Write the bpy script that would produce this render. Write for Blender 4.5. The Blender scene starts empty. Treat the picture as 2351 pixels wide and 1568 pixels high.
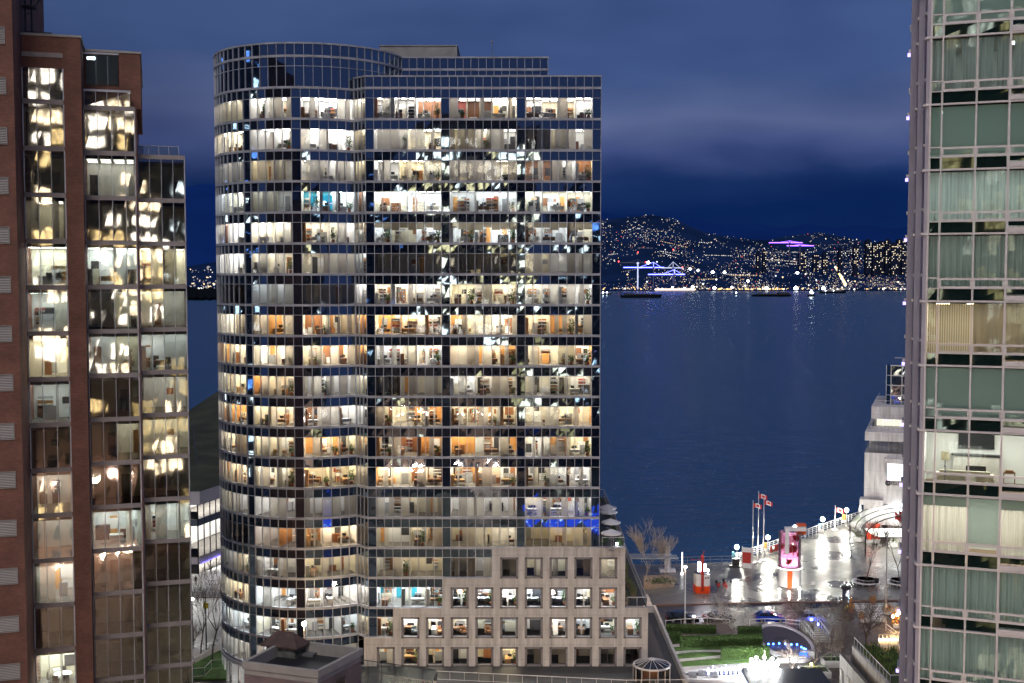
import bpy, math, random
from mathutils import Vector, Matrix
C = bpy.context.scene.collection
scene = bpy.context.scene
rnd = random.Random(7)
PI = math.pi

# ------------------------------------------------------------------ camera geometry (photo measured on a 2351 px wide copy)
F = 2700.0; CX, CY = 1175.5, 784.0; H = 53.0
PITCH = math.atan(154.0 / F)
CP, SP = math.cos(PITCH), math.sin(PITCH)
def ray(px, py):
    u = (px - CX) / F; v = (CY - py) / F
    return u, CP + v * SP, -SP + v * CP
def P(px, py, Y):                       # the point of a sight line at depth Y
    x, y, z = ray(px, py); s = Y / y
    return Vector((x * s, Y, H + z * s))
def G(px, py, z=0.0):                   # the point of a sight line at height z
    x, y, zz = ray(px, py); s = (z - H) / zz
    return Vector((x * s, y * s, z))

# ------------------------------------------------------------------ mesh helper
class MB:
    def __init__(self): self.v = []; self.f = []; self.m = []
    def face(self, pts, mi=0):
        n = len(self.v); self.v += [tuple(p) for p in pts]; self.f.append(tuple(range(n, n + len(pts)))); self.m.append(mi)
    def box(self, x0, x1, y0, y1, z0, z1, mi=0):
        n = len(self.v)
        self.v += [(x0,y0,z0),(x1,y0,z0),(x1,y1,z0),(x0,y1,z0),(x0,y0,z1),(x1,y0,z1),(x1,y1,z1),(x0,y1,z1)]
        for q in ((0,3,2,1),(4,5,6,7),(0,1,5,4),(1,2,6,5),(2,3,7,6),(3,0,4,7)):
            self.f.append(tuple(n + i for i in q)); self.m.append(mi)
    def obox(self, c, ax, hx, hy, z0, z1, mi=0):   # box turned about z: ax = direction of its x axis
        ux, uy = ax; n = len(self.v)
        for z in (z0, z1):
            for sx, sy in ((-1,-1),(1,-1),(1,1),(-1,1)):
                self.v.append((c[0]+ux*hx*sx-uy*hy*sy, c[1]+uy*hx*sx+ux*hy*sy, z))
        for q in ((0,3,2,1),(4,5,6,7),(0,1,5,4),(1,2,6,5),(2,3,7,6),(3,0,4,7)):
            self.f.append(tuple(n + i for i in q)); self.m.append(mi)
    def prism(self, poly, z0, z1, mi=0, mt=None):
        n = len(poly); b = len(self.v)
        self.v += [(p[0],p[1],z0) for p in poly] + [(p[0],p[1],z1) for p in poly]
        for i in range(n):
            j = (i+1) % n
            self.f.append((b+i,b+j,b+n+j,b+n+i)); self.m.append(mi)
        self.f.append(tuple(b+n+i for i in range(n))); self.m.append(mi if mt is None else mt)
        self.f.append(tuple(b+i for i in reversed(range(n)))); self.m.append(mi)
    def tube(self, p0, p1, r0, r1=None, n=6, mi=0, cap=True):
        r1 = r0 if r1 is None else r1
        p0 = Vector(p0); p1 = Vector(p1); d = p1 - p0
        if d.length < 1e-6: return
        d.normalize(); a = d.orthogonal().normalized(); b = d.cross(a); k = len(self.v)
        for p, r in ((p0,r0),(p1,r1)):
            for i in range(n):
                t = 2*PI*i/n; self.v.append(tuple(p + a*math.cos(t)*r + b*math.sin(t)*r))
        for i in range(n):
            j = (i+1) % n; self.f.append((k+i,k+j,k+n+j,k+n+i)); self.m.append(mi)
        if cap and n > 3:
            self.f.append(tuple(k+i for i in reversed(range(n)))); self.m.append(mi)
            self.f.append(tuple(k+n+i for i in range(n))); self.m.append(mi)
    def lathe(self, prof, c=(0,0,0), n=16, mi=0, sx=1, sy=1):
        k = len(self.v)
        for r, z in prof:
            for i in range(n):
                t = 2*PI*i/n; self.v.append((c[0]+r*sx*math.cos(t), c[1]+r*sy*math.sin(t), c[2]+z))
        for q in range(len(prof)-1):
            for i in range(n):
                j = (i+1) % n; self.f.append((k+q*n+i,k+q*n+j,k+(q+1)*n+j,k+(q+1)*n+i)); self.m.append(mi)
        for q, rev in ((0,True),(len(prof)-1,False)):
            if prof[q][0] > 1e-4:
                ids = [k+q*n+i for i in range(n)]
                self.f.append(tuple(reversed(ids)) if rev else tuple(ids)); self.m.append(mi)
    def ball(self, c, r, mi=0, n=10, m=6, sz=1):
        self.lathe([(max(1e-5, r*math.sin(PI*i/m)), -r*sz*math.cos(PI*i/m)) for i in range(m+1)], c, n, mi)
    def octa(self, c, r, mi=0, sz=1):
        k = len(self.v); x, y, z = c
        self.v += [(x+r,y,z),(x,y+r,z),(x-r,y,z),(x,y-r,z),(x,y,z+r*sz),(x,y,z-r*sz)]
        for q in ((0,1,4),(1,2,4),(2,3,4),(3,0,4),(1,0,5),(2,1,5),(3,2,5),(0,3,5)):
            self.f.append(tuple(k+i for i in q)); self.m.append(mi)
    def leaf(self, c, s, R, mi=0):
        a = Vector((R.gauss(0,1),R.gauss(0,1),R.gauss(0,1))).normalized(); b = a.orthogonal().normalized()
        b.rotate(Matrix.Rotation(R.random()*6.28, 3, a)); d = a.cross(b); c = Vector(c)
        self.face([c-b*s, c-d*s*.5, c+b*s, c+d*s*.5], mi)
    def build(self, name, mats, parent=None, smooth=False):
        me = bpy.data.meshes.new(name); me.from_pydata(self.v, [], self.f)
        if not isinstance(mats, (list, tuple)): mats = [mats]
        for m in mats: me.materials.append(m)
        me.polygons.foreach_set('material_index', self.m)
        if smooth: me.polygons.foreach_set('use_smooth', [True]*len(self.f))
        me.update()
        o = bpy.data.objects.new(name, me); C.objects.link(o)
        if parent is not None: o.parent = parent
        return o
def tag(o, label=None, cat=None, group=None, kind=None):
    if label: o['label'] = label
    if cat: o['category'] = cat
    if group: o['group'] = group
    if kind: o['kind'] = kind
    return o
def thing(name, label, cat, loc=(0,0,0), rz=0.0, group=None):
    o = bpy.data.objects.new(name, None); C.objects.link(o); o.empty_display_size = .5
    o.location = loc; o.rotation_euler = (0,0,rz)
    return tag(o, label, cat, group)
KIDS = {}
def copy_tree(o, parent=None):
    c = o.copy(); C.objects.link(c)
    if parent is not None: c.parent = parent
    for ch in [x for x in bpy.data.objects if x.parent == o]: copy_tree(ch, c)
    return c

# ------------------------------------------------------------------ materials
def newmat(name):
    m = bpy.data.materials.new(name); m.use_nodes = True; nt = m.node_tree; nt.nodes.clear()
    out = nt.nodes.new('ShaderNodeOutputMaterial'); return m, nt, out
def N(nt, t, **kw):
    n = nt.nodes.new(t)
    for k, v in kw.items():
        if k.startswith('i_'): n.inputs[k[2:].replace('_',' ')].default_value = v
        else: setattr(n, k, v)
    return n
def coords(nt, scale=(1,1,1), what='Object'):
    tc = N(nt, 'ShaderNodeTexCoord'); mp = N(nt, 'ShaderNodeMapping'); mp.inputs['Scale'].default_value = scale
    nt.links.new(tc.outputs[what], mp.inputs['Vector']); return mp.outputs['Vector']
def ramp(nt, fac, stops):
    r = N(nt, 'ShaderNodeValToRGB'); e = r.color_ramp.elements
    while len(e) < len(stops): e.new(.5)
    for el, (p, c) in zip(e, stops): el.position = p; el.color = (*c, 1) if len(c) == 3 else c
    nt.links.new(fac, r.inputs['Fac']); return r.outputs['Color']
def rgb4(c): return (c[0], c[1], c[2], 1)
def M(name, col, rough=.6, metal=0.0, var=0.0, vscale=1.0, bump=0.0, bscale=8.0, spec=.5, stretch=(1,1,1)):
    m, nt, out = newmat(name); b = N(nt, 'ShaderNodeBsdfPrincipled')
    b.inputs['Base Color'].default_value = rgb4(col); b.inputs['Roughness'].default_value = rough
    b.inputs['Metallic'].default_value = metal; b.inputs['Specular IOR Level'].default_value = spec
    if var:
        no = N(nt, 'ShaderNodeTexNoise'); no.inputs['Scale'].default_value = vscale; no.inputs['Detail'].default_value = 6
        nt.links.new(coords(nt, stretch), no.inputs['Vector'])
        lo = tuple(max(0, c*(1-var)) for c in col); hi = tuple(min(1, c*(1+var)) for c in col)
        nt.links.new(ramp(nt, no.outputs['Fac'], [(.3, lo), (.7, hi)]), b.inputs['Base Color'])
    if bump:
        nb = N(nt, 'ShaderNodeTexNoise'); nb.inputs['Scale'].default_value = bscale; nb.inputs['Detail'].default_value = 4
        nt.links.new(coords(nt, stretch), nb.inputs['Vector'])
        bu = N(nt, 'ShaderNodeBump'); bu.inputs['Strength'].default_value = 1; bu.inputs['Distance'].default_value = bump
        nt.links.new(nb.outputs['Fac'], bu.inputs['Height']); nt.links.new(bu.outputs['Normal'], b.inputs['Normal'])
    nt.links.new(b.outputs[0], out.inputs[0]); return m
def EM(name, col, s, sample=True):
    m, nt, out = newmat(name); e = N(nt, 'ShaderNodeEmission'); e.inputs[0].default_value = rgb4(col); e.inputs[1].default_value = s
    nt.links.new(e.outputs[0], out.inputs[0])
    m.cycles.emission_sampling = 'AUTO' if sample else 'NONE'
    return m
def wavy(nt, scale, dist, detail=1.0):
    no = N(nt, 'ShaderNodeTexNoise'); no.inputs['Scale'].default_value = scale; no.inputs['Detail'].default_value = detail
    nt.links.new(coords(nt), no.inputs['Vector'])
    bu = N(nt, 'ShaderNodeBump'); bu.inputs['Strength'].default_value = 1; bu.inputs['Distance'].default_value = dist
    nt.links.new(no.outputs['Fac'], bu.inputs['Height']); return bu.outputs['Normal']
def GLASS(name, tint, refl, scale=.7, dist=.012, rcol=(1,1,1), rough=0.0):
    m, nt, out = newmat(name)
    t = N(nt, 'ShaderNodeBsdfTransparent'); t.inputs[0].default_value = rgb4(tint)
    g = N(nt, 'ShaderNodeBsdfGlossy'); g.inputs['Color'].default_value = rgb4(rcol); g.inputs['Roughness'].default_value = rough
    nrm = wavy(nt, scale, dist); nt.links.new(nrm, g.inputs['Normal'])
    lw = N(nt, 'ShaderNodeFresnel'); lw.inputs['IOR'].default_value = 1.5
    mr = N(nt, 'ShaderNodeMapRange'); mr.inputs['From Min'].default_value = .04; mr.inputs['From Max'].default_value = 1
    mr.inputs['To Min'].default_value = refl; mr.inputs['To Max'].default_value = 1
    nt.links.new(lw.outputs[0], mr.inputs['Value'])
    mx = N(nt, 'ShaderNodeMixShader'); nt.links.new(mr.outputs[0], mx.inputs[0]); nt.links.new(t.outputs[0], mx.inputs[1]); nt.links.new(g.outputs[0], mx.inputs[2])
    nt.links.new(mx.outputs[0], out.inputs[0]); return m
def MIRRORGLASS(name, base, refl, scale=.7, dist=.012, rcol=(1,1,1)):
    m, nt, out = newmat(name)
    t = N(nt, 'ShaderNodeBsdfDiffuse'); t.inputs[0].default_value = rgb4(base)
    g = N(nt, 'ShaderNodeBsdfGlossy'); g.inputs['Color'].default_value = rgb4(rcol); g.inputs['Roughness'].default_value = .024
    nt.links.new(wavy(nt, scale, dist), g.inputs['Normal'])
    lw = N(nt, 'ShaderNodeFresnel'); lw.inputs['IOR'].default_value = 1.5
    mr = N(nt, 'ShaderNodeMapRange'); mr.inputs['From Min'].default_value = .04; mr.inputs['From Max'].default_value = 1
    mr.inputs['To Min'].default_value = refl; mr.inputs['To Max'].default_value = 1
    nt.links.new(lw.outputs[0], mr.inputs['Value'])
    mx = N(nt, 'ShaderNodeMixShader'); nt.links.new(mr.outputs[0], mx.inputs[0]); nt.links.new(t.outputs[0], mx.inputs[1]); nt.links.new(g.outputs[0], mx.inputs[2])
    nt.links.new(mx.outputs[0], out.inputs[0]); return m
def BRICK(name, c1, c2, mortar, sx=1.0):
    m, nt, out = newmat(name); b = N(nt, 'ShaderNodeBsdfPrincipled'); b.inputs['Roughness'].default_value = .85
    tc = N(nt, 'ShaderNodeTexCoord'); se = N(nt, 'ShaderNodeSeparateXYZ'); nt.links.new(tc.outputs['Object'], se.inputs[0])
    ad = N(nt, 'ShaderNodeMath', operation='ADD'); nt.links.new(se.outputs['X'], ad.inputs[0]); nt.links.new(se.outputs['Y'], ad.inputs[1])
    co = N(nt, 'ShaderNodeCombineXYZ'); nt.links.new(ad.outputs[0], co.inputs[0]); nt.links.new(se.outputs['Z'], co.inputs[1])
    br = N(nt, 'ShaderNodeTexBrick'); br.inputs['Color1'].default_value = rgb4(c1); br.inputs['Color2'].default_value = rgb4(c2); br.inputs['Mortar'].default_value = rgb4(mortar)
    br.inputs['Scale'].default_value = sx; br.inputs['Mortar Size'].default_value = .012; br.inputs['Brick Width'].default_value = .3; br.inputs['Row Height'].default_value = .09
    nt.links.new(co.outputs[0], br.inputs['Vector'])
    no = N(nt, 'ShaderNodeTexNoise'); no.inputs['Scale'].default_value = .5; no.inputs['Detail'].default_value = 7; nt.links.new(co.outputs[0], no.inputs['Vector'])
    mx = N(nt, 'ShaderNodeMixRGB', blend_type='MULTIPLY'); mx.inputs[0].default_value = 1
    nt.links.new(br.outputs['Color'], mx.inputs[1]); nt.links.new(ramp(nt, no.outputs['Fac'], [(.3,(.72,.7,.7)),(.7,(1.15,1.1,1.1))]), mx.inputs[2])
    nt.links.new(mx.outputs[0], b.inputs['Base Color'])
    bu = N(nt, 'ShaderNodeBump'); bu.inputs['Distance'].default_value = .01; nt.links.new(br.outputs['Fac'], bu.inputs['Height']); bu.invert = True
    nt.links.new(bu.outputs[0], b.inputs['Normal']); nt.links.new(b.outputs[0], out.inputs[0]); return m
def CLOTH(name, col, trans=.5, stripe=0.0, axis_scale=9.0):
    m, nt, out = newmat(name)
    d = N(nt, 'ShaderNodeBsdfDiffuse'); t = N(nt, 'ShaderNodeBsdfTranslucent')
    mx = N(nt, 'ShaderNodeMixShader'); mx.inputs[0].default_value = trans
    if stripe:
        tc = N(nt, 'ShaderNodeTexCoord'); se = N(nt, 'ShaderNodeSeparateXYZ'); nt.links.new(tc.outputs['Object'], se.inputs[0])
        ad = N(nt, 'ShaderNodeMath', operation='ADD'); nt.links.new(se.outputs['X'], ad.inputs[0]); nt.links.new(se.outputs['Y'], ad.inputs[1])
        co = N(nt, 'ShaderNodeCombineXYZ'); nt.links.new(ad.outputs[0], co.inputs[0])
        wv = N(nt, 'ShaderNodeTexWave'); wv.inputs['Scale'].default_value = axis_scale; wv.inputs['Distortion'].default_value = .6
        nt.links.new(co.outputs[0], wv.inputs['Vector'])
        lo = tuple(c*(1-stripe) for c in col)
        cr = ramp(nt, wv.outputs['Fac'], [(.15, lo), (.6, col)])
        nt.links.new(cr, d.inputs[0]); nt.links.new(cr, t.inputs[0])
    else:
        d.inputs[0].default_value = rgb4(col); t.inputs[0].default_value = rgb4(col)
    nt.links.new(d.outputs[0], mx.inputs[1]); nt.links.new(t.outputs[0], mx.inputs[2]); nt.links.new(mx.outputs[0], out.inputs[0]); return m

white_metal = M('white_metal', (.62,.6,.6), .35, .2, .08, .8)
grey_metal = M('grey_metal', (.3,.3,.32), .4, .5)
dark_metal = M('dark_metal', (.03,.03,.035), .4, .4)
band_metal = M('band_metal', (.40,.41,.45), .45, .1, .28, .5, 0, 8, .5, (1,1,4))
mull_metal = M('mullion_metal', (.46,.48,.53), .4, .2, .25, .35)
concrete = M('concrete', (.34,.33,.31), .85, 0, .22, .5, .01, 12)
stone = M('stone_cladding', (.47,.44,.42), .8, 0, .13, .35, 0, 8, .4, (1,1,.3))
stone_dark = M('stone_window_surround', (.2,.19,.2), .7, 0, .1, 2)
black_roof = M('tar_roof', (.016,.017,.02), .45, 0, .4, .8, .02, 2)
paver_dark = M('terrace_pavers', (.05,.05,.052), .6, 0, .25, 3)
GL_v = GLASS('vision_glass', (.92,.94,.95), .06, .8, .0024, (.9,.95,1), .022)
GL_sp = MIRRORGLASS('spandrel_glass', (.005,.009,.02), .33, .75, .0028, (.62,.82,1))
GL_clear = GLASS('clear_glass', (.9,.93,.93), .06, .5, .002)
GL_rail = GLASS('railing_glass', (.75,.82,.83), .08, .5, .002)
GL_left = GLASS('left_tower_glass', (.56,.6,.54), .3, .6, .0042, (1,.95,.88), .03)
GL_green = GLASS('green_glass', (.77,.88,.88), .018, .5, .004, (.85,1,.95))
GL_gsp = MIRRORGLASS('green_spandrel', (.006,.016,.015), .05, .4, .006, (.8,1,.95))
leaf_mats = [M('leaf_dark', (.03,.07,.015), .6, 0, .3, 6), M('leaf_mid', (.055,.12,.025), .6, 0, .3, 6), M('leaf_light', (.1,.16,.04), .6, 0, .3, 6)]
bark = M('bark', (.11,.085,.07), .9, 0, .3, 6)
pale_bark = M('pale_bark', (.36,.32,.29), .9, 0, .3, 6)
red_paint = M('red_paint', (.55,.03,.02), .35)
orange_paint = M('orange_paint', (.75,.12,.02), .35)
white_paint = M('white_paint', (.78,.77,.76), .4, 0, .06, 2)
black_plastic = M('black_plastic', (.012,.012,.014), .4)
rubber = M('rubber', (.012,.012,.012), .8)
wood_orange = M('orange_wood', (.6,.29,.09), .45, 0, .2, 2, 0, 8, .5, (1,1,.15))
wood_brown = M('brown_wood', (.22,.09,.035), .45, 0, .2, 2, 0, 8, .5, (1,1,.15))
terracotta = M('terracotta', (.35,.13,.06), .8, 0, .15, 5)
# ------------------------------------------------------------------ camera, sky, light
cam = bpy.data.cameras.new('camera'); camo = bpy.data.objects.new('camera', cam); C.objects.link(camo)
camo.location = (0,0,H); camo.rotation_euler = (PI/2 - PITCH, 0, 0)
cam.sensor_width = 36; cam.lens = F/2351*36; cam.clip_end = 40000; cam.clip_start = .5
scene.camera = camo
scene.view_settings.view_transform = 'Standard'; scene.view_settings.look = 'None'; scene.view_settings.exposure = 0; scene.view_settings.gamma = 1
cy = scene.cycles
cy.use_denoising = True
try: cy.denoiser = 'OPENIMAGEDENOISE'
except Exception: pass
cy.max_bounces = 7; cy.diffuse_bounces = 3; cy.glossy_bounces = 4; cy.transparent_max_bounces = 24; cy.transmission_bounces = 4
cy.sample_clamp_indirect = 4; cy.sample_clamp_direct = 0; cy.caustics_reflective = False; cy.caustics_refractive = False

w = bpy.data.worlds.new('World'); scene.world = w; w.use_nodes = True; nt = w.node_tree; nt.nodes.clear()
wo = N(nt, 'ShaderNodeOutputWorld'); bg = N(nt, 'ShaderNodeBackground'); nt.links.new(bg.outputs[0], wo.inputs[0])
tc = N(nt, 'ShaderNodeTexCoord'); se = N(nt, 'ShaderNodeSeparateXYZ'); nt.links.new(tc.outputs['Generated'], se.inputs[0])
# height above the horizon warped by soft noise: night sky over a dark bank of low cloud
mp = N(nt, 'ShaderNodeMapping'); mp.inputs['Scale'].default_value = (4.5, 4.5, 13); nt.links.new(tc.outputs['Generated'], mp.inputs['Vector'])
n1 = N(nt, 'ShaderNodeTexNoise'); n1.inputs['Scale'].default_value = 1.1; n1.inputs['Detail'].default_value = 5; n1.inputs['Roughness'].default_value = .45; nt.links.new(mp.outputs[0], n1.inputs['Vector'])
mm = N(nt, 'ShaderNodeMath', operation='MULTIPLY_ADD'); nt.links.new(n1.outputs['Fac'], mm.inputs[0]); mm.inputs[1].default_value = .075; nt.links.new(se.outputs['Z'], mm.inputs[2])
sub = N(nt, 'ShaderNodeMath', operation='SUBTRACT'); nt.links.new(mm.outputs[0], sub.inputs[0]); sub.inputs[1].default_value = .0375
base = ramp(nt, sub.outputs[0], [(0.0,(.0024,.013,.062)), (.058,(.0026,.0145,.080)), (.080,(.008,.026,.105)), (.100,(.044,.068,.190)), (.128,(.080,.108,.235)), (.17,(.041,.075,.2)), (.24,(.043,.079,.205)), (1.0,(.05,.07,.15))])
# cloud bank brighter to the right of the tower, dimmer at the left edge
n2 = N(nt, 'ShaderNodeTexNoise'); n2.inputs['Scale'].default_value = .8; n2.inputs['Detail'].default_value = 3; nt.links.new(mp.outputs[0], n2.inputs['Vector'])
var = ramp(nt, n2.outputs['Fac'], [(.34,(.74,.76,.82)), (.64,(1.3,1.26,1.18))])
mxa = N(nt, 'ShaderNodeMixRGB', blend_type='MULTIPLY'); mxa.inputs[0].default_value = 1; nt.links.new(base, mxa.inputs[1]); nt.links.new(var, mxa.inputs[2])
xr = N(nt, 'ShaderNodeMapRange'); xr.inputs['From Min'].default_value = -.42; xr.inputs['From Max'].default_value = .1; xr.inputs['To Min'].default_value = .72; xr.inputs['To Max'].default_value = 1.0
nt.links.new(se.outputs['X'], xr.inputs['Value'])
mxb = N(nt, 'ShaderNodeMixRGB', blend_type='MULTIPLY'); mxb.inputs[0].default_value = 1; nt.links.new(mxa.outputs[0], mxb.inputs[1]); nt.links.new(xr.outputs[0], mxb.inputs[2])
# behind the camera the low cloud over the lit city is warmer
yr = N(nt, 'ShaderNodeMapRange'); yr.inputs['From Min'].default_value = .2; yr.inputs['From Max'].default_value = -.6; nt.links.new(se.outputs['Y'], yr.inputs['Value'])
mxc = N(nt, 'ShaderNodeMixRGB'); nt.links.new(yr.outputs[0], mxc.inputs[0]); nt.links.new(mxb.outputs[0], mxc.inputs[1]); mxc.inputs[2].default_value = (.05,.07,.165,1)
nt.links.new(mxc.outputs[0], bg.inputs[0]); bg.inputs[1].default_value = 1.12

sun = bpy.data.lights.new('sun', 'SUN'); suno = bpy.data.objects.new('sun', sun); C.objects.link(suno)
sun.energy = 1.3; sun.angle = math.radians(25); sun.color = (1, .92, .88)
SUN_EL, SUN_AZ = math.radians(50), math.radians(189)     # the pale glow of the city clouds behind the camera
d = Vector((math.sin(SUN_AZ)*math.cos(SUN_EL), math.cos(SUN_AZ)*math.cos(SUN_EL), math.sin(SUN_EL)))
suno.rotation_euler = (-d).to_track_quat('-Z', 'Y').to_euler()

# ------------------------------------------------------------------ water
m, nt, out = newmat('sea_water'); b = N(nt, 'ShaderNodeBsdfPrincipled')
b.inputs['Base Color'].default_value = (.018,.060,.138,1); b.inputs['Roughness'].default_value = .26; b.inputs['IOR'].default_value = 1.33
v = coords(nt, (.05,.16,1)); no = N(nt, 'ShaderNodeTexNoise'); no.inputs['Scale'].default_value = 1.6; no.inputs['Detail'].default_value = 5; nt.links.new(v, no.inputs['Vector'])
no2 = N(nt, 'ShaderNodeTexNoise'); no2.inputs['Scale'].default_value = .16; no2.inputs['Detail'].default_value = 3; nt.links.new(v, no2.inputs['Vector'])
ad = N(nt, 'ShaderNodeMath', operation='ADD'); nt.links.new(no.outputs['Fac'], ad.inputs[0]); nt.links.new(no2.outputs['Fac'], ad.inputs[1])
bu = N(nt, 'ShaderNodeBump'); bu.inputs['Distance'].default_value = .6; nt.links.new(ad.outputs[0], bu.inputs['Height']); nt.links.new(bu.outputs[0], b.inputs['Normal'])
nt.links.new(b.outputs[0], out.inputs[0])
SEA = -8.0
mb = MB(); mb.face([(-9000,150,SEA),(9000,150,SEA),(9000,14000,SEA),(-9000,14000,SEA)]); tag(mb.build('water', m), kind='structure')

# ------------------------------------------------------------------ far shore
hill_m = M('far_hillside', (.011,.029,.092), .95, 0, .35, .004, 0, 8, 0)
mount_m = M('hazy_mountain', (.008,.038,.19), 1, 0, .12, .001, 0, 8, 0)  # blue distance haze is put into the mountain's base colour
def zat(px, py, Y): return P(px, py, Y).z
outline = [(380,612),(432,612),(470,606),(560,590),(900,540),(1300,520),(1380,505),(1440,500),(1500,494),(1545,503),(1585,520),(1620,536),(1700,548),(1760,552),(1820,541),(1885,534),(1950,548),(2000,556),(2080,562),(2200,560),(2400,570)]
def lerp(tab, x):
    if x <= tab[0][0]: return tab[0][1]
    for (a, b1), (c, d1) in zip(tab, tab[1:]):
        if x <= c: return b1 + (d1-b1)*(x-a)/(c-a)
    return tab[-1][1]
YS, YT = 4360.0, 6600.0
def hill_point(px, t):                       # t 0 at the shore, 1 at the crest
    Y = YS + (YT-YS)*t
    top = zat(px, lerp(outline, px), YT)
    z = SEA + 2 + (top-SEA)*(t**1.35)*(1 + .10*math.sin(px*.021+t*5)*t*(1-t)*4)
    x = P(px, 600, Y).x
    return Vector((x, Y, z))
mb = MB(); nx, ny = 90, 22
for j in range(ny+1):
    for i in range(nx+1):
        p = hill_point(360+2040*i/nx, j/ny); mb.v.append((p.x, p.y, p.z))
for j in range(ny):
    for i in range(nx):
        a = j*(nx+1)+i; mb.f.append((a,a+1,a+nx+2,a+nx+1)); mb.m.append(0)
mb.face([hill_point(360,0)+Vector((0,0,-3)), hill_point(2400,0)+Vector((0,0,-3)), hill_point(2400,0), hill_point(360,0)])
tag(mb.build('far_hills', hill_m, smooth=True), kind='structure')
ml = [(300,432),(440,428),(520,424),(700,405),(1000,400),(1200,450),(1380,486),(1500,500),(1640,512),(1800,520),(1900,518),(2000,520),(2100,522),(2400,520)]
mb = MB(); nx = 60
for j in range(9):
    t = j/8
    for i in range(nx+1):
        px = 280+2140*i/nx; Y = 6700+2600*t
        top = zat(px, lerp(ml, px)+5*math.sin(px*.05), 9300)
        q = P(px, 600, Y); mb.v.append((q.x, Y, 100+(top-100)*t**.8))
for j in range(8):
    for i in range(nx):
        a = j*(nx+1)+i; mb.f.append((a,a+1,a+nx+2,a+nx+1)); mb.m.append(0)
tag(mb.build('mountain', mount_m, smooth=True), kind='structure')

# town lights scattered over the far slope
LM = [EM('town_light_white',(1,.93,.82),2.2,False), EM('town_light_warm',(1,.72,.4),1.9,False), EM('town_light_cool',(.8,.9,1),2.2,False), EM('town_light_red',(1,.12,.08),2,False),
      EM('town_light_bright',(.92,.97,1),14,False), EM('town_light_dim',(.9,.82,.8),.6,False), EM('town_light_amber',(1,.55,.15),4,False)]
R = random.Random(11); mb = MB()
from mathutils import noise
def town(px, t, r, mi):
    p = hill_point(px, t); mb.octa((p.x, p.y-8, p.z+4), r, mi)
n = 0
while n < 4600:
    px = R.uniform(1290, 2390); t = R.random()**1.15
    nz = noise.noise(Vector((px*.018, t*6, 3.3)))
    dens = .42 + .9*nz
    if px > 1560 and t > .8: dens *= .35
    if 1380 < px < 1560 and .25 < t < .45: dens *= .25
    if px > 1900: dens += .12
    if R.random() > dens: continue
    q = R.random(); mi = 5 if q < .62 else 0 if q < .78 else 1 if q < .93 else 2 if q < .97 else 3
    town(px, t, R.uniform(.9,1.9)*(.8+.5*t)*(1.25 if R.random() < .08 else 1), mi); n += 1
for i in range(46): town(R.uniform(1385,2080), R.random()**2*.6, R.uniform(3,4.6), R.choice([0,0,1,2]))
for i in range(110): town(R.uniform(1382,2080), R.uniform(0,.05), R.uniform(1.2,2.5), R.choice([0,1,1,6,2]))
for i in range(60): town(R.uniform(1640,1800), R.uniform(0,.02), R.uniform(1.3,2.6), R.choice([6,6,1]))
for i in range(38): town(1925+13*(1-i/38)**.8*1.2+R.uniform(-2,2)-8*i/38, .12+.35*i/38, R.uniform(4,6), R.choice([1,0,6]))
for px, t, s in ((1513,.0,1),(1488,.36,8),(1636,.36,8),(1663,.36,7),(1602,.36,6),(1584,.36,6),(1760,.03,9),(1827,.03,9.5),(1830,.31,7),(1717,.2,6),(1545,.05,6),(1590,.06,6),(1640,.04,7),(1890,.03,8),(1680,.06,5),(1571,.02,6)):
    town(px, t, s, 4)
for q_ in range(26):                       # street lines along the slope
    px0, t0_ = R.uniform(1390,2040), R.uniform(.08,.85); ln = R.uniform(20,75); dt = R.uniform(-.03,.03); mi_ = R.choice([5,5,1,0])
    for i in range(int(ln/4)): town(px0+i*4+R.uniform(-.8,.8), max(.01,t0_+dt*i/10), R.uniform(1.2,2.1), mi_)
for i in range(70): town(R.uniform(436,500), R.random()**1.6*.8, R.uniform(2,4), R.choice([0,1,5,5,5]))
for i in range(12): town(R.uniform(440,498), .02+R.random()*.05, R.uniform(3.5,5), R.choice([0,2,2]))
tag(mb.build('town_lights', LM), 'countless small house and street lights scattered over the dark far hillside', 'town lights', kind='stuff')

# a low wooded point in the gap beside the brick tower
mb = MB(); R = random.Random(5)
for i in range(260):
    px = R.uniform(395, 520); q = G(px, R.uniform(672, 689), SEA); s = R.uniform(10, 17)
    mb.lathe([(s*.55,0),(s*.75,s*.4),(s*.3,s*1.0),(.3,s*1.35)], (q.x,q.y,SEA), 6, 0, R.uniform(.8,1.4), 1)
tag(mb.build('far_woods', M('far_forest', (.008,.012,.016), 1, 0, 0, 1, 0, 8, 0)), 'dark low band of trees along the far water between the two towers', 'woods', kind='stuff')

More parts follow.
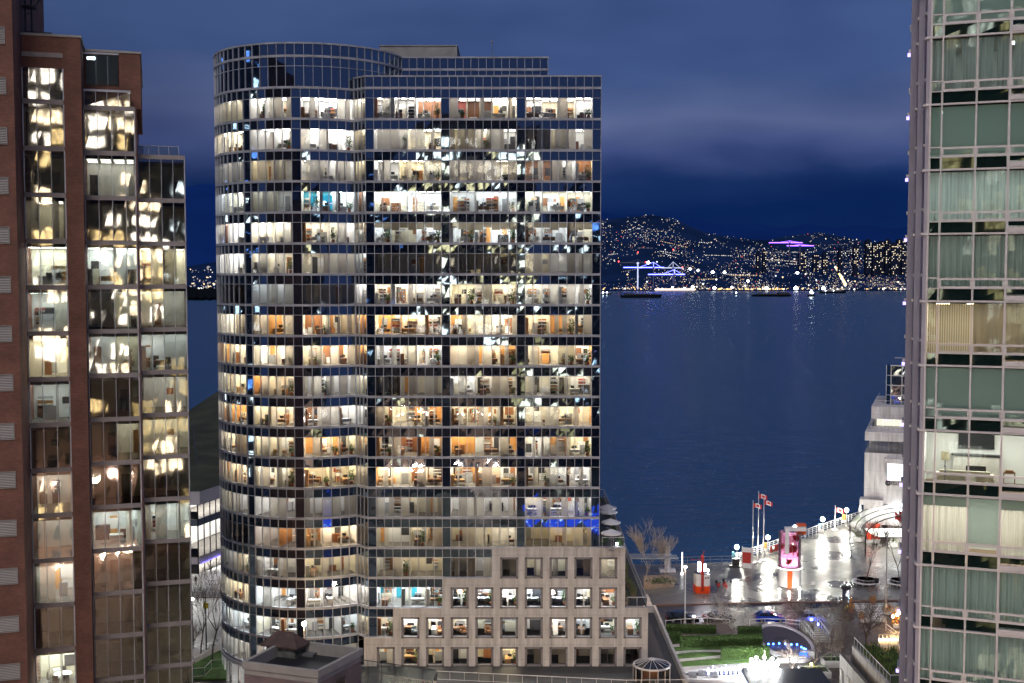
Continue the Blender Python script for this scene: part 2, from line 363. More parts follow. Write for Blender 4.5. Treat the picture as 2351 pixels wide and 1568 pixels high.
# apartment towers at the end of the far shore
wl = [EM('far_window_warm',(1,.8,.5),2.6,False), EM('far_window_pale',(1,.92,.78),2.2,False)]
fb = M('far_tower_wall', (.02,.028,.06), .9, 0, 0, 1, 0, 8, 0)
first = None; R = random.Random(21)
towers = [(1994,596,552,13),(2010,598,560,12),(2024,600,556,14),(2039,597,552,12),(2053,603,560,13),(2066,600,551,14),(2077,606,553,12),(1965,606,566,10),(1930,600,572,9),(1895,604,580,10),(1874,608,585,12),(1843,600,579,16),(1742,596,580,9),(1756,598,577,8)]
for i, (px, pb, pt, wpx) in enumerate(towers):
    Y = 5100 + R.uniform(-60, 60); b0 = P(px, pb, Y); t0 = P(px, pt, Y); wd = wpx*Y/F; hh = t0.z-b0.z
    th = thing('far_apartment_tower', 'distant lit apartment block, number %s from the apartment tower edge on the far shore' % ['one','two','three','four','five','six','seven','eight','nine','ten','eleven','twelve','thirteen','fourteen'][[6,5,4,3,2,1,0,7,8,9,10,11,13,12].index(i)], 'apartment tower', (b0.x,b0.y,b0.z-60), 0, 'apartment towers on the far shore')
    a = MB(); a.box(-wd/2,wd/2,0,22,0,hh+60); a.box(-wd*.3,wd*.3,4,16,hh+60,hh+66); a.build('wall', fb, th)
    a = MB(); nf = max(3, int((hh+50)/7)); nc = max(2, int(wd/6))
    for f in range(nf):
        for c in range(nc):
            if R.random() < .36*(.4+f/nf):
                x = -wd/2+wd*(c+.5)/nc; z = 10+(hh+50)*(f+.4)/nf
                a.box(x-1.4,x+1.4,-1.2,-.2,z-1.1,z+1.1,0 if R.random()<.6 else 1)
    a.build('lit_window', wl, th)

# tower cranes over the shipyard
blue_e = EM('crane_light_blue',(.12,.14,1),9,False); vio_e = EM('crane_light_violet',(.3,.12,1),5,False); pale_e = EM('crane_light_pale',(.62,.68,1),1.3,False); red_e = EM('crane_light_red',(1,.05,.05),12,False); wht_e = EM('crane_light_white',(.9,.95,1),9,False)
crane_steel = M('crane_steel', (.13,.14,.2), .6)
def crane(label, px, pbase, pjib, px0, px1, e, Y, mast_e=None, apex=14, rd=()):
    b0 = P(px, pbase, Y); zj = P(px, pjib, Y).z; th = thing('tower_crane', label, 'crane', (b0.x, Y, b0.z), 0, 'lit tower cranes on the far shore')
    hj = zj - b0.z; x0 = (px0-px)*Y/F; x1 = (px1-px)*Y/F; ap = apex*Y/F
    a = MB(); a.box(-2,2,-2,2,0,hj); a.box(-4,4,-3,3,hj-3,hj+3)
    for k in range(int(hj/9)): a.tube((-2.2,-2.2,k*9),(2.2,-2.2,k*9+9),.5,n=3)
    a.build('mast', mast_e or crane_steel, th)
    a = MB(); a.box(x0,x1,-1.6,1.6,hj,hj+3.4)
    for xx in (x0*.45, x1*.7): a.tube((xx,0,hj+3),(0,0,hj+ap),.9,n=4)
    a.tube((0,0,hj),(0,0,hj+ap),1.2,n=4); a.build('jib', e, th)
    a = MB(); cx = x0*.9 if abs(x0) < abs(x1) else x1*.9; a.box(cx-4,cx+4,-2,2,hj-6,hj); a.build('counterweight', crane_steel, th)
    if rd:
        a = MB()
        for x, z in rd: a.octa(((x-px)*Y/F, -2, hj+z), 2.6, 0)
        a.build('warning_light', red_e, th)
crane('tower crane with a tall pale lit mast and unlit jib, red lamps at its tips', 1464, 664, 604, 1419, 1483, crane_steel, 4420, pale_e, 8, ((1420,6),(1464,40),(1482,4)))
crane('tower crane with long blue lit jib, behind the tall pale mast', 1500, 664, 615, 1431, 1524, blue_e, 4480, None, 13, ())
crane('tower crane with short white and blue lit jib and red apex lamp', 1545, 664, 616, 1518, 1567, pale_e, 4440, None, 15, ((1545,70),(1566,4)))
crane('lower blue lit tower crane, its jib just above the shipyard', 1548, 664, 631, 1488, 1572, blue_e, 4400, None, 12, ())
crane('purple lit tower crane alone on the middle of the far hillside', 1812, 600, 558, 1765, 1842, vio_e, 5000, None, 5, ())
crane('lower purple lit tower crane on the middle of the far hillside', 1836, 606, 565, 1806, 1868, vio_e, 5050, None, 4, ())
# lit quay of the shipyard
mb = MB()
for i in range(34):
    q = P(1505+i*2.7, 664.5, 4340); mb.octa((q.x,q.y,q.z), 4.2, 0)
q0 = P(1500,666.5,4345); q1 = P(1600,666.5,4345)
mb.box(q0.x,q1.x,q0.y,q0.y+30,SEA,SEA+4,1)
tag(mb.build('shipyard_quay', [EM('quay_lamp',(1,.8,.7),2,False), crane_steel]), 'long shipyard quay with a row of lamps below the blue cranes', 'quay')

# vessels
hull_m = M('hull_dark', (.012,.013,.018), .6); deck_m = M('deck_cargo', (.05,.055,.07), .8); cab_m = M('white_deckhouse', (.35,.36,.4), .5)
def vessel(name, label, cat, px, py, Lpx, Hpx, house, lit=None, group=None, hm=None):
    q = G(px, py, SEA); s = q.y/F; L = Lpx*s; h = Hpx*s
    th = thing(name, label, cat, (q.x,q.y,SEA), 0, group)
    a = MB(); n = 8; Wd = L*.16
    prof = [(-.5,.75),(-.42,1),(.3,1),(.42,.75),(.5,.08)]
    top = [(L*x, Wd*y) for x, y in prof] + [(L*x, -Wd*y) for x, y in reversed(prof)]
    bot = [(x*.94, y*.8) for x, y in top]; k = len(top)
    a.v += [(x,y,-1) for x,y in bot] + [(x,y,h*(1+.35*max(0,x/L)*2)) for x,y in top]
    for i in range(k): j=(i+1)%k; a.f.append((i,j,k+j,k+i)); a.m.append(0)
    a.f.append(tuple(k+i for i in range(k))); a.m.append(0); a.build('hull', hm or hull_m, th)
    a = MB()
    for x0,x1,z in house: a.box(L*x0,L*x1,-Wd*.6,Wd*.6,h*.98,h+z*s,0)
    a.build('deckhouse', cab_m if lit else deck_m, th)
    if lit:
        a = MB()
        for x, z, r in lit: a.octa((L*x,-Wd*.7,h+z*s), r*s, 0)
        a.build('deck_light', lmat, th)
lmat = EM('ship_light', (.75,.87,1), 30, False)
vessel('barge', 'dark loaded barge moored nearest, below the blue lit cranes', 'barge', 1472, 683.5, 96, 6, [(-.4,-.2,4),(-.2,.35,3)], None, 'moored barges')
vessel('barge', 'long dark barge with a low cargo pile below the amber shore lights', 'barge', 1772, 680.5, 92, 4, [(-.35,.1,2.5),(.15,.42,5)], None, 'moored barges')
vessel('ferry', 'pale low passenger ferry lying off the far shore', 'ferry', 1912, 673, 62, 4, [(-.42,.3,4)], [(-.3,2,.9),(0,2,.9)])
vessel('tugboat', 'small brightly lit tugboat with blue white light on the water', 'tugboat', 1862, 681, 18, 4, [(-.2,.2,8)], [(-.1,7,2.2),(.15,5,2.2),(0,10,1.6)])
vessel('motor_boat', 'tiny motor boat with one white light near the amber lights', 'boat', 1690, 678, 8, 2, [(-.2,.2,3)], [(0,4,1.6)])
vessel('motor_boat', 'low white lit boat just clear of the glass tower edge', 'boat', 1390, 677, 28, 3, [(-.4,.4,3)], [(-.2,3,1.6),(.1,3,1.4)])

# ------------------------------------------------------------------ land
def WET(name, base, rough, bumpd, sx, sy, var=.3, lines=None):
    m, nt, out = newmat(name); b = N(nt, 'ShaderNodeBsdfPrincipled'); b.inputs['Roughness'].default_value = rough
    v = coords(nt, (sx, sy, 1)); no = N(nt, 'ShaderNodeTexNoise'); no.inputs['Scale'].default_value = 1; no.inputs['Detail'].default_value = 6; nt.links.new(v, no.inputs['Vector'])
    no2 = N(nt, 'ShaderNodeTexNoise'); no2.inputs['Scale'].default_value = .13; no2.inputs['Detail'].default_value = 4; nt.links.new(coords(nt), no2.inputs['Vector'])
    rr = N(nt, 'ShaderNodeMapRange'); rr.inputs['From Min'].default_value = .35; rr.inputs['From Max'].default_value = .65; rr.inputs['To Min'].default_value = rough*.55; rr.inputs['To Max'].default_value = rough*1.5
    nt.links.new(no2.outputs['Fac'], rr.inputs['Value']); nt.links.new(rr.outputs[0], b.inputs['Roughness'])
    lo = tuple(c*(1-var) for c in base); hi = tuple(c*(1+var) for c in base)
    col = ramp(nt, no2.outputs['Fac'], [(.3,lo),(.7,hi)])
    if lines:
        br = N(nt, 'ShaderNodeTexBrick'); br.inputs['Scale'].default_value = 1; br.inputs['Brick Width'].default_value = lines; br.inputs['Row Height'].default_value = lines; br.inputs['Mortar Size'].default_value = .03; br.offset = 0
        br.inputs['Color1'].default_value = (1,1,1,1); br.inputs['Color2'].default_value = (.8,.8,.8,1); br.inputs['Mortar'].default_value = (2.2,2.2,2.2,1)
        mpp = N(nt, 'ShaderNodeMapping'); mpp.inputs['Rotation'].default_value = (0,0,math.radians(52)); tcc = N(nt, 'ShaderNodeTexCoord'); nt.links.new(tcc.outputs['Object'], mpp.inputs[0]); nt.links.new(mpp.outputs[0], br.inputs['Vector'])
        mxx = N(nt, 'ShaderNodeMixRGB', blend_type='MULTIPLY'); mxx.inputs[0].default_value = 1; nt.links.new(col, mxx.inputs[1]); nt.links.new(br.outputs['Color'], mxx.inputs[2]); col = mxx.outputs[0]
    nt.links.new(col, b.inputs['Base Color'])
    bu = N(nt, 'ShaderNodeBump'); bu.inputs['Distance'].default_value = bumpd; nt.links.new(no.outputs['Fac'], bu.inputs['Height']); nt.links.new(bu.outputs[0], b.inputs['Normal'])
    nt.links.new(b.outputs[0], out.inputs[0]); return m
asphalt = WET('wet_asphalt', (.05,.046,.046), .32, .03, .5, 4)
plaza_m = WET('wet_plaza_paving', (.14,.136,.125), .31, .09, .5, 2.6, .3, 3.0)
walk_m = WET('wet_pavement', (.11,.10,.095), .4, .02, 2, 2, .25, 1.2)
kerb_m = M('kerb_stone', (.16,.09,.07), .7, 0, .2, 1)
paint_w = M('road_paint', (.8,.78,.74), .5, 0, .2, 2)
lawn_m = M('lawn', (.06,.13,.025), .9, 0, .4, 1.2, .05, 30)
E = [G(-50,1330), G(300,1302), G(1497,1296.5), G(1687,1290.8), G(1838,1236.5), G(1984,1186)]
land = [(-260,120),(-260,232),(E[0].x,232),(-40,232),(-40,E[2].y),(E[2].x,E[2].y),(E[3].x,E[3].y),(E[4].x,E[4].y),(E[5].x,E[5].y),(150,330),(260,330),(260,60),(260,-40),(-260,-40)]
mb = MB(); mb.prism([(x,y) for x,y in land], SEA-2, 0, 0); tag(mb.build('ground', asphalt), kind='structure')
kl = [G(1440,1396), G(1497,1390), G(1700,1384.5), G(1960,1380), G(2075,1378), G(2350,1372)]
pl = [(p.x,p.y) for p in kl] + [(200,300),(150,325),(E[5].x+.5,E[5].y-.2),(E[4].x,E[4].y-.3),(E[3].x,E[3].y-.3),(E[2].x,E[2].y-.3),(kl[0].x-8,E[2].y-.3)]
mb = MB(); mb.prism(pl, .004, .12); tag(mb.build('plaza_paving', plaza_m), kind='structure')
mb = MB()
for a0, b0 in zip(kl, kl[1:]):
    dv = (b0-a0); L = dv.length; dv.normalize(); c = (a0+b0)/2; mb.obox((c.x, c.y-.28), (dv.x,dv.y), L/2, .25, .006, .16)
tag(mb.build('plaza_kerb', kerb_m), kind='structure')
# ------------------------------------------------------------------ glass office tower
YT0 = 148.0; FH = 3.863; MOD = 1.05; FX0 = -18.30
tower = thing('office_tower', 'tall glass office tower with a rounded corner and many lit office floors', 'office tower', (0, YT0, 0))
def zb(k): return H + k*FH
DC = (-27.0, 12.13); DR = 12.7; A0 = math.radians(34.0); DA = math.radians(5.12)
def flat_node(i): return (FX0 + i*MOD, 0.0)
def drum_node(i, r=DR):
    a = A0 - i*DA; return (DC[0] + r*math.sin(a), DC[1] - r*math.cos(a))
CH0, CH1 = (-19.9, 1.6), (-18.3, 0.0)
def ch_node(i): t = i/3; return (CH0[0]+(CH1[0]-CH0[0])*t, CH0[1]+(CH1[1]-CH0[1])*t)
def norm_out(p, q):
    dx, dy = q[0]-p[0], q[1]-p[1]; l = math.hypot(dx, dy); return (dy/l, -dx/l)     # for left-to-right order (as seen) this faces the viewer
GR = random.Random(3)
def pane(mb, p, q, z0, z1, mi, inset=.05, tilt=.0016, g=.025):
    nx, ny = norm_out(p, q); ux, uy = -ny, nx
    p = (p[0]+ux*g-nx*inset, p[1]+uy*g-ny*inset); q = (q[0]-ux*g-nx*inset, q[1]-uy*g-ny*inset)
    a = GR.gauss(0, tilt); b = GR.gauss(0, tilt); c = GR.gauss(0, tilt*.6)
    pts = []
    for pt, z, s in ((p,z0,-a-b+c),(q,z0,a-b-c),(q,z1,a+b+c),(p,z1,-a+b-c)):
        pts.append((pt[0]+nx*s, pt[1]+ny*s, z))
    mb.face(pts, mi)
LV = [.05,.75,1.7,3.1,5.0,7.5]
TINT = {'w':(1,.96,.9),'y':(1,.89,.68),'o':(1,.82,.54),'c':(.88,.96,1)}
EMC = {}
def lamp_mat(lv, t, boost=1.0):
    if boost != 1.0:
        k = (lv,t,boost)
        if k not in EMC: EMC[k] = EM('brick_tower_light_%s_level_%d' % (t, lv), TINT[t], LV[lv]*9.5*boost)
        return EMC[k]
    if (lv,t) not in EMC: EMC[lv,t] = EM('ceiling_light_%s_level_%d' % ({'w':'white','y':'yellow','o':'orange','c':'cool'}[t], lv), TINT[t], LV[lv]*9.5)
    return EMC[lv,t]
W_white = M('office_wall_white', (.78,.77,.75), .7, 0, .05, 1); W_cream = M('office_wall_cream', (.7,.64,.5), .7, 0, .06, 1); W_grey = M('office_wall_grey', (.3,.3,.31), .7)
W_red = M('office_wall_red', (.33,.07,.045), .6); W_teal = M('office_wall_teal', (.03,.33,.42), .5); carpet = M('office_carpet', (.16,.145,.13), .9, 0, .3, 2); ceil_m = M('ceiling_tile', (.66,.64,.6), .8)
door_glass = M('dark_partition', (.04,.04,.045), .25)
WM = [W_white, W_cream, W_grey, W_red, W_teal, wood_orange, wood_brown, carpet, ceil_m, door_glass]
blind_v = CLOTH('vertical_blind', (.8,.76,.68), .55, .4, 3.2); blind_d = CLOTH('dense_blind', (.56,.51,.45), .45, .35, 3.2); blind_r = CLOTH('roller_blind', (.26,.21,.15), .3)
ORD = ['top','second','third','fourth','fifth','sixth','seventh','eighth','ninth','tenth','eleventh','twelfth','thirteenth','fourteenth','fifteenth','sixteenth','seventeenth','eighteenth','nineteenth']
NUM = ['first','second','third','fourth','fifth','sixth','seventh','eighth','ninth','tenth','eleventh','twelfth']

# furniture prototypes (one mesh each; a few pixels in the picture)
def proto(fn): return fn
desk_tops = [M('desk_walnut', (.2,.1,.05), .4), M('desk_white', (.7,.7,.68), .4), M('desk_oak', (.45,.27,.12), .4)]
def mk_desk(top):
    a = MB(); a.box(-.8,.8,-.4,.4,.71,.75,0); a.box(-.8,-.76,-.38,.38,0,.71,0); a.box(.76,.8,-.38,.38,0,.71,0); a.box(-.76,.76,.2,.23,.3,.71,0)
    o = a.build('desk', [top]); return o
def mk_chair():
    a = MB(); a.box(-.25,.25,-.25,.25,.44,.52); a.box(-.24,.24,.2,.27,.56,1.05); a.tube((0,0,.1),(0,0,.44),.03)
    a.tube((0,.22,.48),(0,.26,.7),.025)
    for i in range(5): a.tube((0,0,.1),(.3*math.cos(i*1.257),.3*math.sin(i*1.257),.05),.025,n=4)
    for s in (-1,1): a.box(s*.29-.03,s*.29+.03,-.15,.2,.66,.7); a.tube((s*.27,0,.48),(s*.29,0,.66),.015,n=4)
    return a.build('office_chair', black_plastic)
def mk_plant(seed, tall):
    R = random.Random(seed); a = MB(); a.lathe([(.14,0),(.2,.05),(.22,.42),(.19,.42)], n=10, mi=0)
    for i in range(14 if not tall else 22):
        an = R.random()*6.28; hh = R.uniform(.7,1.4 if not tall else 2.0); e = Vector((math.cos(an)*R.uniform(.15,.5), math.sin(an)*R.uniform(.15,.5), hh))
        a.tube((0,0,.4), e, .012, .006, 3, 2)
        for q in range(7): a.leaf(e*(1-.07*q)+Vector((R.gauss(0,.09),R.gauss(0,.09),R.gauss(0,.09))), R.uniform(.08,.16), R, R.choice([1,1,3]))
    return a.build('potted_plant', [terracotta, leaf_mats[1], bark, leaf_mats[2]])
def mk_monitor():
    a = MB(); a.box(-.27,.27,-.02,.02,.12,.45,0); a.box(-.03,.03,-.01,.03,.0,.14,0); a.box(-.12,.12,-.08,.08,0,.015,0); return a.build('computer_monitor', black_plastic)
def mk_shelf():
    a = MB(); R = random.Random(8)
    a.box(-.5,-.47,-.16,.16,0,1.9,0); a.box(.47,.5,-.16,.16,0,1.9,0); a.box(-.47,.47,.13,.16,0,1.9,0)
    for k in range(6):
        a.box(-.47,.47,-.16,.13,.02+k*.37,.05+k*.37,0)
        if k < 5:
            x = -.44
            while x < .38:
                wd = R.uniform(.03,.08)
                if R.random() < .8: a.box(x,x+wd,-.1,.1,.05+k*.37,.05+k*.37+R.uniform(.2,.3),R.choice([1,2,3,4]))
                x += wd+.008
    return a.build('bookshelf', [wood_orange, W_white, W_red, W_grey, W_teal])
PROTO = {'walnut desk':mk_desk(desk_tops[0]), 'white desk':mk_desk(desk_tops[1]), 'oak desk':mk_desk(desk_tops[2]), 'chair':mk_chair(), 'plant':mk_plant(1,False), 'tall plant':mk_plant(2,True), 'monitor':mk_monitor(), 'shelf':mk_shelf()}
USED = set(); CNT = {}
def place(kind, x, y, z, rz, where):
    n = CNT.get(kind, 0)
    if n >= 190: return None
    CNT[kind] = n+1; p = PROTO[kind]
    o = p if kind not in USED else p.copy()
    if kind in USED: C.objects.link(o)
    USED.add(kind)
    o.location = (x, y, z); o.rotation_euler = (0,0,rz)
    nm = {'chair':'black office chair','plant':'green potted plant','tall plant':'tall leafy potted plant','monitor':'dark computer monitor','shelf':'bookshelf full of books'}.get(kind, kind)
    cat = {'chair':'office chair','plant':'potted plant','tall plant':'potted plant','monitor':'computer monitor','shelf':'bookshelf'}.get(kind,'desk')
    tag(o, nm+where, cat, {'office chair':'office chairs behind the windows','potted plant':'plants behind the windows','computer monitor':'monitors behind the windows','bookshelf':'bookshelves behind the windows','desk':'desks behind the windows'}[cat])
    return o
SECNAME = {'D1':'outer drum bay','D2':'middle drum bay','D3':'inner drum bay','E':'angled corner bay','A':'first flat bay','B':'second flat bay','C':'third flat bay','S':'stone front'}

def rooms(sec, k, node, i0, i1, code, rs, maxdepth=5.5, z0=None, hgt=2.75, parent=None, offs=None):
    """offices behind panes i0..i1 of one bay; node(i) gives pane ends; returns nothing, makes an interior part with its lights and blinds"""
    R = random.Random(rs); lv = int(code[0]); t = code[1] if len(code) > 1 else 'w'; bl = int(code[2])/10 if len(code) > 2 else .3; fl = code[3:]
    z0 = zb(k)+.14 if z0 is None else z0; z1 = z0 + hgt
    parent = parent or tower
    def pt(i, dpt):
        fi = int(math.floor(i)); fr = i - fi; p = node(fi); q = node(fi+1)
        nx, ny = norm_out(p, q); return (p[0]+(q[0]-p[0])*fr - nx*dpt, p[1]+(q[1]-p[1])*fr - ny*dpt)
    mb = MB(); lights = {}; bd = MB(); i = i0
    cuts = [i0]
    while cuts[-1] < i1: cuts.append(min(i1, cuts[-1]+R.choice([2,2,3,3,4])))
    if len(cuts) > 2 and cuts[-1]-cuts[-2] < 2: cuts.pop(-2)
    for a, b in zip(cuts, cuts[1:]):
        dp = min(maxdepth, R.uniform(2.6, 5.2)); l = lv
        if lv >= 1 and R.random() < .3: l = max(0, lv-R.choice([1,1,2]))
        if lv in (2,3) and R.random() < .2: l += 1
        tt = t
        if t == 'w' and R.random() < .15: tt = 'y'
        wc = R.choice([0,0,1] if t in 'wc' else [0,1,1])
        bw = wc
        if 'o' in fl and R.random() < .4: bw = R.choice([5,5,6])
        if 'r' in fl and R.random() < .5: bw = R.choice([3,6,0])
        if 't' in fl: bw = 4 if R.random() < .6 else 0
        if 'd' in fl and R.random() < .5: bw = 2
        n = b - a
        for j in range(a, b):
            p0, p1, q1, q0 = pt(j, .12), pt(j+.999, .12), pt(j+.999, dp), pt(j, dp)
            mb.face([(*p0,z0),(*p1,z0),(*q1,z0),(*q0,z0)], 7); mb.face([(*p0,z1),(*p1,z1),(*q1,z1),(*q0,z1)], 8)
            mm = bw
            if bw in (5,3,4) and n > 2 and R.random() < .45: mm = wc
            mb.face([(*q0,z0),(*q1,z0),(*q1,z1),(*q0,z1)], mm)
            if mm in (0,1) and R.random() < .33:      # a door or a dark glazed opening or a picture
                e0, e1 = pt(j+.2, dp-.03), pt(j+.8, dp-.03); kind = R.choice([5,9,6,9,2]); 
                if R.random() < .6: mb.face([(*e0,z0),(*e1,z0),(*e1,z0+2.1),(*e0,z0+2.1)], kind)
                else: mb.face([(*e0,z0+1.2),(*e1,z0+1.2),(*e1,z0+1.8),(*e0,z0+1.8)], R.choice([2,9,3,6]))
            if l > 0:                                 # ceiling troffers
                for (u0,u1,d0,d1) in ((.12,.88,.8,1.05),(.12,.88,2.0,2.25)) if dp < 3.6 else ((.12,.88,.8,1.05),(.12,.88,2.2,2.45),(.12,.88,3.6,3.85)):
                    if d1 < dp: lights.setdefault((l,tt), MB()).face([(*pt(j+u0,d0),z1-.03),(*pt(j+u1,d0),z1-.03),(*pt(j+u1,d1),z1-.03),(*pt(j+u0,d1),z1-.03)])
        for e in (a, b-.001):                         # partitions
            p0, q0 = pt(e, .14), pt(e, dp); mi = wc if R.random() < .75 or 'o' not in fl else 5
            mb.face([(*p0,z0),(*q0,z0),(*q0,z1),(*p0,z1)], mi)
        if R.random() < .35 and l >= 3:               # a wood column or cupboard by the partition
            c0, c1 = pt(a+.02, .5), pt(a+.02, 1.3); c2, c3 = pt(a+.4, 1.3), pt(a+.4, .5)
            mb.prism([c0,c3,c2,c1], z0, z0+R.choice([1.4,2.2,2.7]), R.choice([5,5,6,2]) if 'o' in fl or t == 'o' else R.choice([2,6,0]))
        if n >= 2 and l >= 2:                         # low cupboards, half-height screens, shelves and boards on the back wall
            for q_ in range(R.choice([1,2,2,3])):
                u = R.uniform(a+.1, b-1.0); wd = R.uniform(.5,1.3); e0, e1 = pt(u,dp-.05), pt(min(b-.05,u+wd),dp-.05); f0, f1 = pt(u,dp-.5), pt(min(b-.05,u+wd),dp-.5); kq = R.random()
                if kq < .4: mb.prism([f0,f1,e1,e0], z0, z0+R.choice([.75,1.1,1.35]), R.choice([0,2,6,5] if t in 'yo' else [0,2,2,9]))
                elif kq < .62:
                    for s_ in range(4): mb.prism([f0,f1,e1,e0], z0+.35+s_*.42, z0+.39+s_*.42, R.choice([6,2,0])); mb.face([(*e0,z0+.4+s_*.42),(*e1,z0+.4+s_*.42),(*e1,z0+.64+s_*.42),(*e0,z0+.64+s_*.42)], R.choice([3,1,2,6,9,5]))
                elif kq < .8: mb.face([(*e0,z0+.9),(*e1,z0+.9),(*e1,z0+1.9),(*e0,z0+1.9)], R.choice([0,9,6,2]))
                else:
                    g0, g1 = pt(u,1.9), pt(min(b-.05,u+wd),1.9); h0, h1 = pt(u,1.95), pt(min(b-.05,u+wd),1.95); mb.prism([g0,g1,h1,h0], z0, z0+R.choice([1.2,1.4]), R.choice([2,2,6,1]))
        for j in range(a, b):                         # blinds drawn aside in narrow stacks
            if R.random() < .4 and 'h' not in fl:
                s_ = R.choice([.03,.8]); p, q = pt(j+s_,.18), pt(j+s_+R.uniform(.09,.2),.18); bd.face([(*p,z0+.05),(*q,z0+.05),(*q,z1),(*p,z1)], R.choice([0,1,1]))
        j = a
        while j < b:                                  # blinds
            if 'h' in fl:
                p, q = pt(j+.03,.2), pt(j+.97,.2); hh = R.choice([.9,1.1,1.2]); bd.face([(*p,z1-hh),(*q,z1-hh),(*q,z1),(*p,z1)], 2)
            elif R.random() < bl:
                w0 = R.choice([1,1,.5,.62]); s = 0 if R.random() < .5 else 1-w0
                p, q = pt(j+.02+s,.2), pt(j+s+w0-.02,.2); bd.face([(*p,z0+.05),(*q,z0+.05),(*q,z1),(*p,z1)], 1 if R.random() < .35 else 0)
            j += 1
        # furniture near the glass
        if l >= 3 and n >= 2 and parent is tower:
            wname = ', %s floor from roof, %s, %s pane'
            row = ORD[5-k] if 0 <= 5-k < len(ORD) else 'lowest'
            def where(j): return wname % (row, SECNAME[sec], NUM[min(11,max(0,j-i0))])
            ang = math.atan2(*(lambda v: (v[1], v[0]))((node(a+1)[0]-node(a)[0], node(a+1)[1]-node(a)[1])))
            ox, oy, oz = 0, YT0, 0
            jm = a + R.randrange(0, max(1,n-1)); dd = R.uniform(1.0, 1.9)
            if dp > 2.4:
                p = pt(jm+.9, dd); kd = R.choice(['oak desk','walnut desk'] if t in 'yo' else ['white desk','walnut desk','white desk'])
                place(kd, p[0], p[1]+oy, z0, ang+R.choice([0,0,PI/2]), where(jm))
                if R.random() < .75: c = pt(jm+.7, dd+.75); place('chair', c[0], c[1]+oy, z0, ang+R.uniform(-.6,.6)+PI*(R.random()<.5), where(jm))
                if R.random() < .7: c = pt(jm+1.05, dd); place('monitor', c[0], c[1]+oy, z0+.75, ang+R.uniform(-.5,.5), where(jm))
            if R.random() < .45: p = pt(b-.45, .6); place(R.choice(['plant','tall plant']), p[0], p[1]+oy, z0, R.random()*6, where(b-1))
            if R.random() < .2 and dp > 3: p = pt(a+.9, dp-.25); place('shelf', p[0], p[1]+oy, z0, ang, where(a))
    o = mb.build('office_interior', WM, parent)
    for (l, tt), a in lights.items(): a.build('ceiling_light', lamp_mat(l, tt, 2.0 if sec == 'L' else 1.8 if sec == 'S' else 1.0), o)
    if bd.f: bd.build('window_blind', [blind_v, blind_d, blind_r], o)
    return o

ROWS = {5:"4y2 3w5 3w4 4y5 4w2r 3w4r 4w2r", 4:"5y3 4w1o 4w6 3y8 3w4d 2w7 2w6", 3:"2w8 2w7 3w5 3y9 3w4r 3w6r 3w4r", 2:"3c3 2c3 5c0t 4c3 5c0 4c0 5c0",
 1:"5w1 5w1 5w1 5w5h 4c0h 4c0h 4c1h", 0:"4w4 3w3 2w7 2c4 0w3 0w3 1w5", -1:"0w3 1c2 0w4 5w3 4w2 4y3 4w2", -2:"4y6 4y5o 4y3o 4y3o 5y4o 5y5o 4y3o", -3:"4o4o 5y4o 5y4o 4o4o 5w3 5y4o 5y3o",
 -4:"4y2 4y3o 3w7 4w3 2w6 3w3 3w3", -5:"4y5o 4y3o 5w5o 4w5 5y2o 4y6o 4y4o", -6:"4y4o 4y4o 4y4o 4o4o 3y4o 4y3o 4w3o", -7:"5y6o 5y6 4o4o 3o4o 5y2o 5y2o 3w6",
 -8:"2w5 2w5 2w8 2w7 2w6 3w5 3w5", -9:"2o3o 2w3o 3o2o 2o3 2y3o 2y4 2o4", -10:"3w4 3w2 3y2 2w3 2y3 1w5 0w3", -11:"4w4 3c2 5w0 5w0 5c0t 5w0 0w0", -12:"5c4 4c1 3c1 2w4 4w1 0w0 0w0", -13:"4w8 3w5 1w5 0w5 0w0 0w0 0w0"}
SECS = ['D1','D2','D3','E','A','B','C']
FLEND = {-10:15, -11:9, -12:3, -13:0}                  # pane where the stone front takes over from the glass
VT, SPB = 2.6, 2.66
def seg(sec):
    return {'D1':(drum_node,13,24,-1),'D2':(drum_node,7,12,-1),'D3':(drum_node,0,6,-1),'E':(ch_node,0,3,1),'A':(flat_node,1,9,1),'B':(flat_node,10,18,1),'C':(flat_node,19,27,1)}[sec]
def rnode(f, i1): return lambda i: f(i1-i)            # reversed so that panes run left to right
nwin = 0; rest = MB()
for k in range(5,-14,-1):
    cs = ROWS[k].split(); fe = FLEND.get(k, 28)
    for sec, code in zip(SECS, cs):
        f, a, b, dr = seg(sec)
        if sec in 'ABC':
            if a >= fe: continue
            b = min(b, fe)
        if sec == 'E' and k <= -13: continue
        nf = f if dr == 1 else (lambda i, f=f, a=a, b=b: f(b-i))
        lo, hi = (a, b) if dr == 1 else (0, b-a)
        wmb = MB()
        for i in range(lo, hi): pane(wmb, nf(i), nf(i+1), zb(k)+.16, zb(k)+VT, 0)
        if nwin < 100 and k > -13:
            o = wmb.build('ribbon_window', GL_v, tower); nwin += 1
        else:
            off = len(rest.v); rest.v += wmb.v; rest.f += [tuple(off+i for i in q) for q in wmb.f]; rest.m += wmb.m
        if k < -12 and sec in 'ABC': continue
        rooms(sec, k, nf, lo, hi, code, 100*k+len(sec)*7+SECS.index(sec), 5.2 if sec != 'E' else 1.2)
if rest.f: tag(rest.build('ribbon_window', GL_v, tower), kind='stuff')

